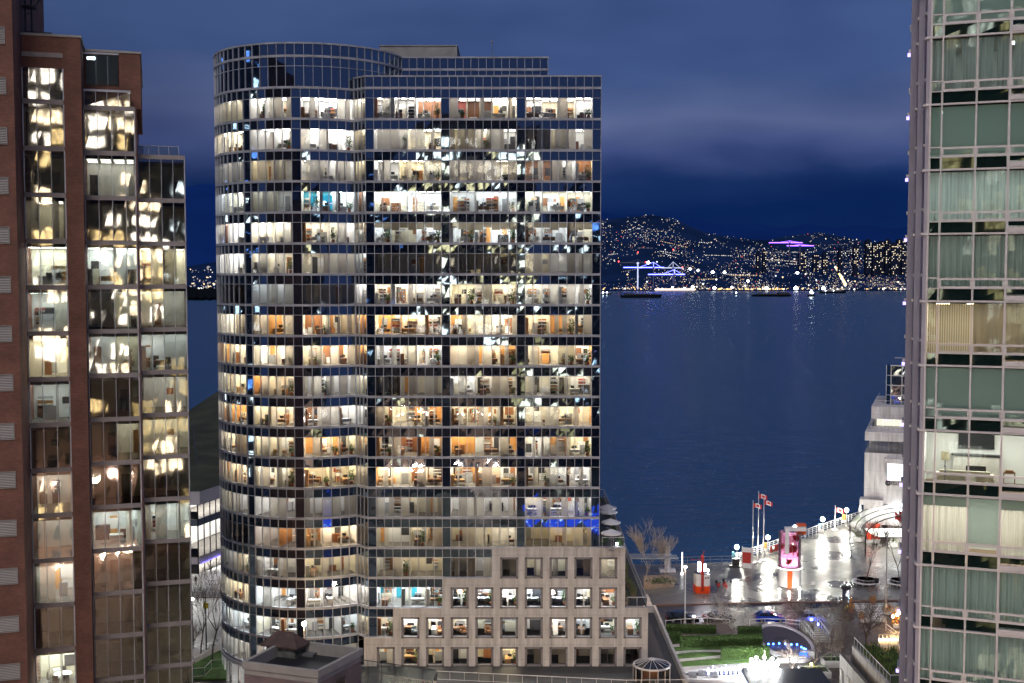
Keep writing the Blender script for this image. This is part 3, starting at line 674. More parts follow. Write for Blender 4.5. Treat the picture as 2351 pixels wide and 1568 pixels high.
# spandrel glass, dark column strips, bands, mullions
def run_flat(k): return (0, min(28, FLEND.get(k, 28)))
DK = {}
for k in range(5,-14,-1):
    s = MB(); a, b = run_flat(k)
    for i in range(a, b):
        pane(s, flat_node(i), flat_node(i+1), zb(k)+SPB, zb(k+1)-.15, 0)
        if i in (0,9,18,27): pane(s, flat_node(i), flat_node(i+1), zb(k)+.16, zb(k)+VT, 0)
    if k > -13:
        for i in range(3): pane(s, ch_node(i), ch_node(i+1), zb(k)+SPB, zb(k+1)-.15, 0, .05, .003)
    for i in range(0, 26):
        pane(s, drum_node(i+1), drum_node(i), zb(k)+SPB, zb(k+1)-.15, 0)
        if i in (6,12) or i >= 24: pane(s, drum_node(i+1), drum_node(i), zb(k)+.16, zb(k)+VT, 0)
    s.build('spandrel_glass', GL_sp, tower)
ROOFZ = H + 6.38*FH; CROWN = H + 7.41*FH
s = MB()                                               # roof parapet row and the drum's crown
for i in range(28): pane(s, flat_node(i), flat_node(i+1), zb(6)+.15, ROOFZ-.1, 0)
for i in range(3): pane(s, ch_node(i), ch_node(i+1), zb(6)+.15, ROOFZ-.1, 0)
def crown_node(i): a = math.radians(77.0)-i*DA; return (DC[0]+DR*math.sin(a), DC[1]-DR*math.cos(a))
for i in range(36):
    for z0, z1 in ((zb(6)+.15,zb(6)+2.6),(zb(6)+2.66,zb(7)-.15),(zb(7)+.15,CROWN-.1)): pane(s, crown_node(i+1), crown_node(i), z0, z1, 0)
BX0, BX1, BY = -14.6, 4.75, 9.3                        # set-back upper block
nb = 19; bm = (BX1-BX0)/nb
for i in range(nb):
    for z0, z1 in ((ROOFZ-.5,zb(7)-.15),(zb(7)+.15,CROWN-.1)): pane(s, (BX0+i*bm,BY), (BX0+(i+1)*bm,BY), z0, z1, 0)
s.build('roof_glass', GL_sp, tower)
def band_box(mb, p, q, z0, z1, out=.10, inn=.3, ext=0.0):
    nx, ny = norm_out(p, q); c = ((p[0]+q[0])/2+nx*(out-inn)/2, (p[1]+q[1])/2+ny*(out-inn)/2); L = math.hypot(q[0]-p[0], q[1]-p[1])
    mb.obox(c, ((q[0]-p[0])/L, (q[1]-p[1])/L), L/2+ext, (out+inn)/2, z0, z1)
def arc_band(mb, n0, n1, z0, z1, nodef=drum_node, out=.1, inn=.3):
    def off(pt, d):
        dx, dy = pt[0]-DC[0], pt[1]-DC[1]; l = math.hypot(dx,dy); return (pt[0]+dx/l*d, pt[1]+dy/l*d)
    k = len(mb.v); n = n1-n0
    for i in range(n0, n1+1):
        p = nodef(i); a, b = off(p, out), off(p, -inn); mb.v += [(*a,z0),(*a,z1),(*b,z1),(*b,z0)]
    for i in range(n):
        for j in range(4):
            m2 = (j+1) % 4; mb.f.append((k+i*4+j, k+(i+1)*4+j, k+(i+1)*4+m2, k+i*4+m2)); mb.m.append(0)
    mb.f.append((k,k+1,k+2,k+3)); mb.m.append(0); mb.f.append(tuple(k+n*4+j for j in (3,2,1,0))); mb.m.append(0)
for k in range(6,-14,-1):
    b = MB(); a0, a1 = run_flat(k) if k < 6 else (0,28)
    if k == -13: a1 = 0
    if a1 > 0: b.box(FX0+.01, FX0+a1*MOD, -.1, .3, zb(k)-.145, zb(k)+.145)
    if k > -13: band_box(b, CH0, CH1, zb(k)-.143, zb(k)+.143, .1, .25)
    arc_band(b, 0, 27, zb(k)-.145, zb(k)+.145)
    b.build('floor_band', band_metal, tower)
b = MB(); b.box(FX0, FX0+28*MOD+.05, -.12, .4, ROOFZ-.1, ROOFZ+.08); band_box(b, CH0, CH1, ROOFZ-.1, ROOFZ+.08, .12, .3)
arc_band(b, 0, 36, CROWN-.1, CROWN+.1, crown_node); arc_band(b, 0, 36, zb(7)-.145, zb(7)+.145, crown_node); arc_band(b, 0, 36, zb(6)-.1, zb(6)+.14, crown_node)
b.box(BX0+.1, BX1+.15, BY-.12, BY+.3, CROWN-.1, CROWN+.1); b.box(BX0+.1, BX1+.1, BY-.1, BY+.3, zb(7)-.145, zb(7)+.145)
b.build('roof_coping', band_metal, tower)
g = MB()
mw = .032
for i in range(29):
    lo = -9
    for kk, e in FLEND.items():
        if i <= e and e > 0: lo = min(lo, kk)
    x = FX0+i*MOD; g.box(x-mw, x+mw, -.085, .0, zb(lo)+.1, ROOFZ-.1)
for i in range(1,3): p = ch_node(i); g.obox(p, (.707,-.707), mw, .07, zb(-12), ROOFZ-.1)
g.obox(CH0, (.707,-.707), .05, .1, zb(-12), ROOFZ)
for i in range(0,27):
    p = drum_node(i); an = A0-i*DA; g.obox(p, (math.cos(an), math.sin(an)), mw, .085, zb(-13)+.1, zb(6))
for i in range(36):
    p = crown_node(i); an = math.radians(77)-i*DA; g.obox(p, (math.cos(an), math.sin(an)), mw, .085, zb(6)-.1, CROWN-.1)
for i in range(nb+1): x = BX0+i*bm; g.box(x-mw, x+mw, BY-.085, BY, ROOFZ-.5, CROWN-.1)
for k in range(5,-13,-1):                              # thin transoms above the windows
    a, b = run_flat(k)
    if b > 0: g.box(FX0+.03, FX0+b*MOD, -.05, .02, zb(k)+VT, zb(k)+SPB)
    for i in range(26):
        p, q = drum_node(i+1), drum_node(i); band_box(g, p, q, zb(k)+VT, zb(k)+SPB, .05, .02)
    band_box(g, CH0, CH1, zb(k)+VT, zb(k)+SPB, .05, .02)
arc_band(g, 0, 36, zb(6)+2.6, zb(6)+2.66, crown_node, .05, .02)
g.build('mullion_grid', mull_metal, tower)
# core, roofs and the sides the photograph barely shows
FX1 = FX0+28*MOD
c = MB()
c.box(FX0+1.2, FX1-.3, 5.6, 34, 3, ROOFZ-1.2); c.lathe([(6.4,3),(6.4,CROWN-1.2)], (DC[0],DC[1],0), 24)
c.box(FX0+.6, FX1-.3, .4, 5.6, ROOFZ-1.3, ROOFZ-.8)
c.box(FX0-6, BX1-.3, BY+.5, 30, ROOFZ-1, CROWN-.5)
c.lathe([(0.01,CROWN-1.1),(DR-.5,CROWN-1.1),(DR-.5,CROWN-.9),(0.01,CROWN-.9)], (DC[0],DC[1],0), 40)
for k in range(6,-14,-1):
    c.lathe([(6.3,zb(k)-.13),(DR-.4,zb(k)-.13),(DR-.4,zb(k)+.1),(6.3,zb(k)+.1)], (DC[0],DC[1],0), 40); c.box(FX0+1.2, FX1-.3, .35, 5.7, zb(k)-.13, zb(k)+.1)
    if k < 6: c.lathe([(DR-5.4,zb(k)+2.92),(DR-.12,zb(k)+2.92),(DR-.12,zb(k)+3.0),(DR-5.4,zb(k)+3.0)], (DC[0],DC[1],0), 40); c.box(FX0+.1, FX1-.3, .1, 5.7, zb(k)+2.92, zb(k)+3.0)
c.build('building_core', M('core_concrete', (.12,.12,.125), .9), tower)
c = MB()
for k in range(5,-14,-1):
    for j in range(32): 
        y0 = .15+j*1.06; c.face([(FX1,y0+.03,zb(k)+.15),(FX1,y0+1.03,zb(k)+.15),(FX1,y0+1.03,zb(k+1)-.15),(FX1,y0+.03,zb(k+1)-.15)],0)
    c.box(FX1-.05, FX1+.08, .31, 34, zb(k)-.14, zb(k)+.14, 1)
for j in range(33): c.box(FX1-.03,FX1+.06,.12+j*1.06,.18+j*1.06,zb(-13),ROOFZ,1)
c.box(FX1-.05,FX1+.1,.41,34,ROOFZ-.7,ROOFZ+.075,1)
c.build('side_curtain_wall', [GL_sp, mull_metal], tower)
c = MB(); pa = P(872,106,166); pb = P(1041,106,166); pz = P(950,106,166).z
c.box(pa.x, pb.x+.5, 18, 30, CROWN-.6, pz); c.box(pa.x-.1, pb.x+.6, 17.9, 30.1, pz, pz+.15)
c.build('roof_penthouse', concrete, tower)
q = P(1130,131,160); a = MB(); a.tube((q.x,12,CROWN-.2),(q.x,12,CROWN+2.9),.05); a.box(q.x-.12,q.x+.12,11.9,12.1,CROWN+2.5,CROWN+2.75); a.tube((q.x+.4,12,CROWN-.2),(q.x+.4,12,CROWN+1),.03)
a.build('roof_antenna', grey_metal, tower)
# louvred vents in the set-back block
a = MB()
for i in range(13,18):
    for j in range(5): a.box(BX0+i*bm+.06, BX0+(i+1)*bm-.06, BY-.12, BY-.02, ROOFZ+.35+j*.3, ROOFZ+.5+j*.3)
a.build('roof_louvre', grey_metal, tower)

# ---- teal lobby sign in the drum
p = P(742,461,149.3)
sg = MB(); sg.box(-1.65,1.65,0,.04,-.72,.38,0); sg.box(-1.65,1.65,-.012,0,-.5,-.2,1)
sg.lathe([(.02,0),(.24,0),(.24,.03),(.02,.03)], (0,0,0), 20, 2)
wl_o = thing('lobby_sign', 'teal wall sign with white disc and lettering in the drum, fourth floor from the roof', 'sign', (p.x,p.y+1.2,p.z))
sg = MB(); sg.box(-1.75,1.75,0,.05,-1.0,.75,0); sg.box(-1.15,1.75,-.015,0,-.42,-.08,1); sg.build('sign_panel', [EM('teal_backlit',(.05,.5,.75),.9), EM('blue_backlit',(.02,.09,.5),.8)], wl_o)
sg = MB(); k0 = len(sg.v)
for i in range(24): t = 2*PI*i/24; sg.v.append((.28*math.cos(t)-.02,-.04,-.22+.3*math.sin(t)))
sg.f.append(tuple(range(24))); sg.m.append(0); sg.build('sign_disc', EM('sign_white',(.8,.97,1),2.2), wl_o)
def text_mesh(name, s, size, mat, parent, loc, rot=(PI/2,0,0), ext=.01):
    cu = bpy.data.curves.new(name, 'FONT'); cu.body = s; cu.size = size; cu.align_x = 'CENTER'; cu.align_y = 'CENTER'; cu.extrude = ext
    tmp = bpy.data.objects.new(name, cu); C.objects.link(tmp); dg = bpy.context.evaluated_depsgraph_get(); me = bpy.data.meshes.new_from_object(tmp.evaluated_get(dg)); bpy.data.objects.remove(tmp)
    me.materials.clear(); me.materials.append(mat); o = bpy.data.objects.new(name, me); C.objects.link(o); o.parent = parent; o.location = loc; o.rotation_euler = rot; return o
swm = EM('sign_letter', (.75,.95,1), 2.2)
text_mesh('sign_lettering', 'mezhano', .34, swm, wl_o, (-.75,-.04,-.24)); text_mesh('sign_lettering', 'methan', .34, swm, wl_o, (.85,-.04,-.24))
# ------------------------------------------------------------------ stone lower storeys of the office tower
def PANELSTONE(name, c, w, h):
    m, nt, out = newmat(name); b = N(nt, 'ShaderNodeBsdfPrincipled'); b.inputs['Roughness'].default_value = .75
    tc = N(nt, 'ShaderNodeTexCoord'); se = N(nt, 'ShaderNodeSeparateXYZ'); nt.links.new(tc.outputs['Object'], se.inputs[0])
    ad = N(nt, 'ShaderNodeMath', operation='ADD'); nt.links.new(se.outputs['X'], ad.inputs[0]); nt.links.new(se.outputs['Y'], ad.inputs[1])
    co = N(nt, 'ShaderNodeCombineXYZ'); nt.links.new(ad.outputs[0], co.inputs[0]); nt.links.new(se.outputs['Z'], co.inputs[1])
    br = N(nt, 'ShaderNodeTexBrick'); br.offset = 0; br.inputs['Scale'].default_value = 1; br.inputs['Brick Width'].default_value = w; br.inputs['Row Height'].default_value = h; br.inputs['Mortar Size'].default_value = .014
    br.inputs['Color1'].default_value = rgb4(c); br.inputs['Color2'].default_value = rgb4(tuple(x*.93 for x in c)); br.inputs['Mortar'].default_value = rgb4(tuple(x*.4 for x in c))
    nt.links.new(co.outputs[0], br.inputs['Vector'])
    mp = N(nt, 'ShaderNodeMapping'); mp.inputs['Scale'].default_value = (1.6,.22,1); nt.links.new(co.outputs[0], mp.inputs[0])
    no = N(nt, 'ShaderNodeTexNoise'); no.inputs['Scale'].default_value = 1; no.inputs['Detail'].default_value = 7; nt.links.new(mp.outputs[0], no.inputs['Vector'])
    mx = N(nt, 'ShaderNodeMixRGB', blend_type='MULTIPLY'); mx.inputs[0].default_value = 1; nt.links.new(br.outputs['Color'], mx.inputs[1])
    nt.links.new(ramp(nt, no.outputs['Fac'], [(.3,(.72,.7,.68)),(.62,(1.06,1.05,1.05))]), mx.inputs[2]); nt.links.new(mx.outputs[0], b.inputs['Base Color']); nt.links.new(b.outputs[0], out.inputs[0]); return m
stone_p = PANELSTONE('stone_panels', (.56,.548,.535), 1.575, 1.9315)
XR1, XR2 = 14.4, 17.35; WC0 = -12.97; WP = 3.15; WW, WH = 1.16, 2.72      # half width, height of an opening
srows = {-10:(-2.55,XR1,4,8), -11:(-8.85,XR1,2,8), -12:(-15.15,XR2,0,9), -13:(-18.9,XR2,-1,9)}
sf = MB(); Y0, Y1 = -.32, .32
scodes = {-10:['1w6','1w3','1c2','1c2','2w9'], -11:['5c0','5c0','5w0','5c0','5c0','5w0','5w1'], -12:['5w0','5w0','5w0','4c1','3c9','4w2','5w1','4c1','4c1','4c1'], -13:['2y5','3y5','2y4','3y4','3o1','2o1','0w2','0c1','0w4','0w3','0c1']}
fr_m = M('bronze_window_frame', (.11,.105,.11), .4, .4)
wi = 0
for k, (x0, x1, j0, j1) in srows.items():
    zl = zb(k)-.14 if k > -13 else 3.0; zo0, zo1 = zb(k)+.02, zb(k)+.02+WH; zt = zb(k+1)-.14
    if k > -13: sf.box(x0, x1, Y0, Y1, zl, zo0)
    else: zo0 = 3.0
    xs = [x0]
    for j in range(j0, j1+1): xs += [WC0+j*WP-WW, WC0+j*WP+WW]
    xs.append(x1)
    if xs[1] < x0: xs = xs[2:]; xs.insert(0, x0); j0 += 1
    for a, b in zip(xs[::2], xs[1::2]): sf.box(a, b, Y0, Y1, zo0, zo1)
    top = zt
    sf.box(x0, x1, Y0, Y1, zo1, top)
    prev = srows.get(k+1)
    # coping where this storey steps out beyond the one above
    if prev is None: sf.box(x0, x1, Y0-.05, Y1, top, top+.26)
    else:
        if prev[0] > x0: sf.box(x0, prev[0]-.01, Y0-.05, Y1, top, top+.2)
        if prev[1] < x1: sf.box(prev[1]+.01, x1, Y0-.05, Y1, top, top+.2)
    for n, j in enumerate(range(j0, j1+1)):
        xc = WC0+j*WP
        f = MB(); t = .26
        f.box(xc-WW, xc-WW+t, Y0-.03, Y1-.1, zo0, zo1); f.box(xc+WW-t, xc+WW, Y0-.03, Y1-.1, zo0, zo1)
        f.box(xc-WW+t, xc+WW-t, Y0-.03, Y1-.1, zo1-t, zo1); f.box(xc-WW+t, xc+WW-t, Y0-.03, Y1-.1, zo0, zo0+.2)
        fo = f.build('square_window', stone_dark, tower)
        c = MB()
        for sx in (-1,1):
            for z in (zo0+.1, zo1-.13): c.box(xc+sx*(WW-.13)-.13, xc+sx*(WW-.13)+.13, Y0-.05, Y0-.031, z-.13, z+.13)
        x0g, x1g, z0g, z1g = xc-WW+t, xc+WW-t, zo0+.2, zo1-t
        c.box(x0g, x1g, .05, .1, z0g, z0g+.05); c.box(x0g, x1g, .05, .1, z1g-.05, z1g); c.box(x0g, x0g+.05, .05, .1, z0g+.05, z1g-.05); c.box(x1g-.05, x1g, .05, .1, z0g+.05, z1g-.05)
        if k == -13 and n in (0,3,9,10): c.box(xc-.025, xc+.025, .05, .1, z0g+.05, z1g-.05)
        c.build('window_frame', fr_m, fo)
        g = MB(); pane(g, (xc-WW+t+.03,.08), (xc+WW-t-.03,.08), z0g+.03, z1g-.03, 0, 0, .003); g.build('window_pane', GL_v, fo)
        cl = scodes[k]; code = cl[min(n, len(cl)-1)]
        rooms('S', k, lambda i, xc=xc: (xc-1.5+i*1.5, .34), 0, 2, code, 9000+k*40+n, 4.6, zb(k)+.1, 2.7)
        wi += 1
sf.build('stone_front', stone_p, tower)
# cafe chairs and tables in the bright storey: countable things behind the square windows
cafe_t = M('cafe_table', (.55,.55,.56), .3); 
def mk_cafe():
    a = MB(); a.lathe([(.01,.72),(.38,.72),(.38,.75),(.01,.75)], n=14); a.tube((0,0,0),(0,0,.72),.03); a.lathe([(.22,0),(.22,.02),(.01,.03)], n=12); return a.build('cafe_table', grey_metal)
def mk_cafe_chair():
    a = MB(); a.box(-.22,.22,-.22,.22,.43,.46); a.lathe([(.25,.46),(.28,.8),(.26,.8),(.23,.46)], n=12)
    for sx in (-1,1):
        for sy in (-1,1): a.tube((sx*.18,sy*.18,.43),(sx*.22,sy*.22,0),.015,n=4)
    return a.build('cafe_chair', black_plastic)
ct = mk_cafe(); cc = mk_cafe_chair(); used_t = False
for n, j in enumerate(range(2, 8)):
    xc = WC0+j*WP; z = zb(-11)+.1; wn = NUM[n]
    o = ct if n == 0 else ct.copy()
    if n: C.objects.link(o)
    o.location = (xc+.1, YT0+1.5, z); tag(o, 'round cafe table behind the %s square window of the bright stone storey' % wn, 'cafe table', 'cafe tables in the bright stone storey')
    for s in (-1,1):
        o = cc if (n == 0 and s == -1) else cc.copy()
        if not (n == 0 and s == -1): C.objects.link(o)
        o.location = (xc+.1+s*.62, YT0+1.5, z); o.rotation_euler = (0,0,s*PI/2); tag(o, 'black shell chair on the %s side of the cafe table, %s square window' % ('near drum' if s < 0 else 'terrace', wn), 'cafe chair', 'cafe chairs in the bright stone storey')
arm_m = M('tan_leather', (.4,.19,.09), .45); grey_f = M('grey_fabric', (.12,.14,.15), .8)
for n, (j, mm, nm) in enumerate(((0,grey_f,'grey'),(1,arm_m,'first tan'),(2,arm_m,'second tan'),(3,arm_m,'third tan'))):
    a = MB(); a.box(-.35,.35,-.35,.35,.2,.45); a.box(-.35,.35,.25,.4,.45,.95); a.box(-.42,-.3,-.35,.3,.2,.62); a.box(.3,.42,-.35,.3,.2,.62)
    for sx in (-1,1):
        for sy in (-1,1): a.tube((sx*.3,sy*.3,0),(sx*.3,sy*.3,.2),.025,n=4)
    o = a.build('armchair', mm); o.location = (WC0+j*WP+.45, YT0+1.2, zb(-12)+.1); o.rotation_euler = (0,0,.5)
    tag(o, '%s armchair in a white lit room, lower row of square stone windows' % nm, 'armchair', 'armchairs behind the stone windows')

# podium mass, terraces and their rails
pm = MB()
pm.box(FX1+.12, XR1, 5.4, 34, 3.0, zb(-9)-.02); pm.box(XR1+.005, XR2, 5.4, 32, 3.0, zb(-11)-.02); pm.box(FX1+.12, XR1, .33, 5.39, zb(-9)-.35, zb(-9)-.02); pm.box(XR1-.3, XR1, .33, 5.39, zb(-11), zb(-9)-.36); pm.box(XR1+.005, XR2, .33, 5.39, zb(-11)-.35, zb(-11)-.02); pm.box(XR2-.3, XR2, .33, 5.39, 3.0, zb(-11)-.36)
pm.box(-40, 21.3, 24.05, 34, -.5, 2.9); pm.box(XR2+.02, 21.3, -8.6, 24, -.5, 2.9); pm.box(-19.5, XR2, -6.5, .3, -.5, 2.9)
pm.box(FX0+.2, FX1-.3, 5.7, 24, 0, zb(-9))
pm.build('podium_block', stone_p, tower)
tf = MB(); tf.box(FX1+.12, XR1-.1, .4, 33.8, zb(-9)-.02, zb(-9)+.08); tf.box(XR1+.02, XR2-.1, .4, 31.8, zb(-11)-.02, zb(-11)+.08); tf.box(-19.4, 21.2, -6.4, -.34, 2.9, 3.0); tf.box(XR2+.02, 21.2, -.33, 23.9, 2.9, 3.0)
tf.build('terrace_floor', paver_dark, tower)
def glass_rail(name, label, pts, h=1.1, posts=1.6, parent=None, pm_=white_metal, gm=GL_rail, loc=(0,0,0)):
    f = MB(); g = MB()
    for a, b in zip(pts, pts[1:]):
        a, b = Vector(a), Vector(b); L = (b-a).length; n = max(1, int(round(L/posts)))
        for i in range(n+1): q = a+(b-a)*i/n; f.tube(q, q+Vector((0,0,h)), .03, n=5)
        f.tube(a+Vector((0,0,h)), b+Vector((0,0,h)), .04, n=5); f.tube(a+Vector((0,0,.1)), b+Vector((0,0,.1)), .025, n=4)
        for i in range(n):
            p, q = a+(b-a)*(i+.04)/n, a+(b-a)*(i+.96)/n
            g.face([p+Vector((0,0,.14)), q+Vector((0,0,.14)), q+Vector((0,0,h-.06)), p+Vector((0,0,h-.06))])
    if parent is None: parent = thing(name, label, 'railing', loc)
    f.build('rail_frame', pm_, parent)
    if gm: g.build('glass_panel', gm, parent)
    return parent
z = zb(-9)+.08
glass_rail('terrace_railing', 'glass railing round the umbrella terrace beside the office tower', [(FX1+.4,YT0+.1,z),(XR1-.12,YT0+.1,z),(XR1-.12,YT0+33.6,z),(FX1+.4,YT0+33.6,z)], 1.25)
z2 = zb(-11)+.08
glass_rail('terrace_railing', 'glass railing of the narrow planted terrace one level below the umbrellas', [(XR1+.3,YT0+.1,z2),(XR2-.12,YT0+.1,z2),(XR2-.12,YT0+31.6,z2),(XR1+.3,YT0+31.6,z2)], 1.25)
glass_rail('podium_railing', 'grey railing along the street edge of the dark podium roof', [tuple(G(1000,1560.5,3.0)), tuple(G(1438,1582,3.0)), (20.9,139.6,3)], 1.1, 1.75, None, white_metal, None)
par = MB(); par.box(20.95,21.3,139.4,172,2.9,4.0); par.box(17.6,21.3,171.6,172,2.905,3.99); tag(par.build('podium_parapet', stone_p), 'stone parapet along the side of the dark podium roof above the garden', 'parapet')
umb_f = M('umbrella_cloth', (.68,.67,.68), .8)
def umbrella(n, px, py):
    q = G(px, py, z+2.4); th = thing('terrace_umbrella', '%s white umbrella from the front edge of the upper terrace' % NUM[n], 'umbrella', (q.x,q.y,z), 0, 'white umbrellas on the upper terrace')
    a = MB(); a.lathe([(1.25,2.15),(1.28,2.12),(1.3,2.3),(.6,2.55),(.02,2.78)], n=8); a.build('canopy', umb_f, th)
    a = MB(); a.tube((0,0,0),(0,0,2.8),.03); a.lathe([(.35,0),(.35,.08),(.05,.12)], n=12); a.build('pole', grey_metal, th)
for n, (px, py) in enumerate(((1403.5,1221),(1402,1196.5),(1396,1173),(1394.5,1163.5))): umbrella(n, px, py)
def shrub(name, label, c, r, h, n, seed, mats=leaf_mats, group=None, pot=None, cat='shrub', pw=(1,2,1)):
    R = random.Random(seed); th = thing(name, label, cat, c, 0, group); a = MB()
    z0 = 0
    if pot: p = MB(); p.lathe([(pot*.75,0),(pot,.1),(pot*1.05,pot*1.1),(pot*.9,pot*1.1),(pot*.9,pot)], n=14); p.build('pot', white_paint if pot > .5 else terracotta, th); z0 = pot
    for i in range(n):
        while True:
            v = Vector((R.uniform(-1,1),R.uniform(-1,1),R.uniform(0,1)))
            if v.length < 1 and R.random() < .35+.65*v.length: break
        v = Vector((v.x*r, v.y*r, z0+v.z*h)); a.leaf(v, R.uniform(.07,.16)*(1+r*.2), R, R.choices([0,1,2], pw)[0])
    a.build('foliage', mats, th); 
    b = MB()
    for i in range(5): b.tube((0,0,z0*.9),(R.uniform(-.5,.5)*r,R.uniform(-.5,.5)*r,z0+h*.6),.025,.01,4)
    b.build('stem', bark, th); return th
for i, (x, y) in enumerate(((13.8,1.5),(13.5,8),(13.9,14),(13.7,20),(12,27),(13.3,30),(11.9,2.2),(12.2,32))):
    shrub('terrace_shrub', 'dark leafy shrub on the upper terrace, %s counted from its front corner' % NUM[i], (x,YT0+y,z), .55, 1.0, 110, 300+i, group='shrubs on the umbrella terrace')
box_m = M('boxwood_tub', (.2,.15,.09), .8)
for i in range(14):
    x, y = (15.9+.25*math.sin(i), 4.2+i*1.75) if i < 10 else (14.75, 1.2+(i-10)*1.6)
    th = thing('planter_tub', 'small shrub in a tan tub, %s of the %s of the narrow terrace' % ((NUM[i] if i < 10 else NUM[i-10]), 'row' if i < 10 else 'wall side row'), 'planter', (x,YT0+y,z2), 0, 'planter tubs on the narrow terrace')
    a = MB(); a.box(-.35,.35,-.45,.45,0,.6); a.build('tub', box_m, th)
    a = MB(); R = random.Random(i)
    for q in range(80): a.leaf((R.uniform(-.4,.4),R.uniform(-.5,.5),R.uniform(.55,1.15)), R.uniform(.07,.14), R, R.choice([3,1,2,3]))
    a.build('foliage', leaf_mats+[M('yellow_leaf_%d' % i, (.2,.18,.06), .7)], th)
lam = EM('flood_lamp', (.9,.95,1), 60)
def small_lamp(name, label, p, r, m, cat='lamp', stem_h=.3):
    th = thing(name, label, cat, p); a = MB(); a.ball((0,0,stem_h), r, 0, 8, 5); a.build('bulb', m, th); a = MB(); a.tube((0,0,0),(0,0,stem_h-r*.6),.03); a.lathe([(r*.8,stem_h-r*1.1),(r*.5,stem_h-r*.7)],n=8); a.build('lamp_stem', dark_metal, th); return th
small_lamp('terrace_lamp', 'small white lamp at the front corner of the umbrella terrace', (XR1-1.0, YT0+.6, z), .16, lam)

# drum lobby under the lowest glass
lb = MB()
lob_e = EM('lobby_ceiling_light', (1,.98,.94), 7)
arc_band(lb, 3, 27, 2.2, zb(-13)-.15, drum_node, .25, .5)
lb.build('lobby_fascia', white_paint, tower)
lb = MB(); lb.lathe([(DR-4,0),(DR-4,2.1)], (DC[0],DC[1],0), 40); lb.lathe([(DR-4,2.15),(DR-.1,2.15),(DR-.1,2.18),(DR-4,2.18)], (DC[0],DC[1],0), 40); lb.build('lobby_wall', W_white, tower)
lb = MB()
for i in range(20): t = i*2*PI/20; lb.obox((DC[0]+(DR-1.6)*math.cos(t), DC[1]+(DR-1.6)*math.sin(t)), (math.cos(t),math.sin(t)), 1.0, .5, 2.08, 2.12)
lb.build('lobby_light', lob_e, tower)
lb = MB()
for i in range(3,26,2): p = drum_node(i); an = A0-i*DA; lb.obox(p,(math.cos(an),math.sin(an)),.12,.12,0,2.2)
lb.build('lobby_pier', white_paint, tower)

# ------------------------------------------------------------------ brick tower at the edge of the picture
BA = math.radians(17.0); BO = Vector((-39.65, 100, 0)); Z0 = 55.8; BF = 3.91
bt = thing('brick_tower', 'red brick office tower with three tall stepped bays of reflecting windows', 'brick building', BO, BA)
brick = BRICK('red_brick', (.27,.112,.072), (.19,.076,.05), (.19,.13,.10))
def zf(k): return Z0 + BF*k
bays = [(-1.44,1.77,0.0,3,3,-12), (3.22,7.44,2.5,4,2,-12), (7.62,11.68,4.8,4,1,-12)]   # a0,a1,depth,panes,top floor,low floor
w_ = MB()
w_.box(-9,-1.5,-6,24,0,86)                       # corner block with the vents
w_.box(-1.5,-1.44,0,24,0,73.0); w_.box(-1.44,1.77,.02,24,70.35,73); w_.box(1.77,3.2,0,24,0,73.0)
w_.box(3.2,8.0,3.9,24,zf(3)+.2,72.6)
w_.box(3.205,3.22,2.5,24,0,zf(3)); w_.box(7.44,7.6,2.5,24,0,zf(3)+.15); w_.box(7.6,7.62,4.82,24,0,zf(2))
w_.box(-1.44,1.77,5.2,24,0,70.3); w_.box(3.22,7.44,7.6,24,0,zf(3)); w_.box(7.62,11.68,9.8,24,0,zf(2)); w_.box(11.68,11.75,7.5,24,0,zf(2))
w_.build('brick_wall', brick, bt)
cp = MB(); cp.box(-1.49,3.3,-.08,24,73.003,73.2); cp.box(3.31,8.1,3.82,24,72.603,72.8); cp.build('roof_coping', concrete, bt)
bandm = M('bay_band', (.3,.27,.26), .55, .1, .15, 1.2)
LCODE = {0:{3:'0w0',2:'0w0',1:'1w0',0:'1w2',-1:'4c1',-2:'3c3',-3:'3y2',-4:'2c1',-5:'2c2',-6:'1w0',-7:'1w0',-8:'3c6',-9:'0w0',-10:'5c0',-11:'2y1',-12:'2y1'},
         1:{2:'0w0',1:'1w0',0:'0w0',-1:'4c1',-2:'1c0',-3:'1c0',-4:'0w0',-5:'1w0',-6:'0w0',-7:'4c2',-8:'0w0',-9:'1c1',-10:'0o0',-11:'0w0',-12:'0w0'},
         2:{1:'0w0',0:'0w0',-1:'3y2',-2:'1w0',-3:'2c0',-4:'1w0',-5:'1w0',-6:'1w0',-7:'3c8',-8:'0w0',-9:'0w0',-10:'0w0',-11:'0w0',-12:'0w0'}}
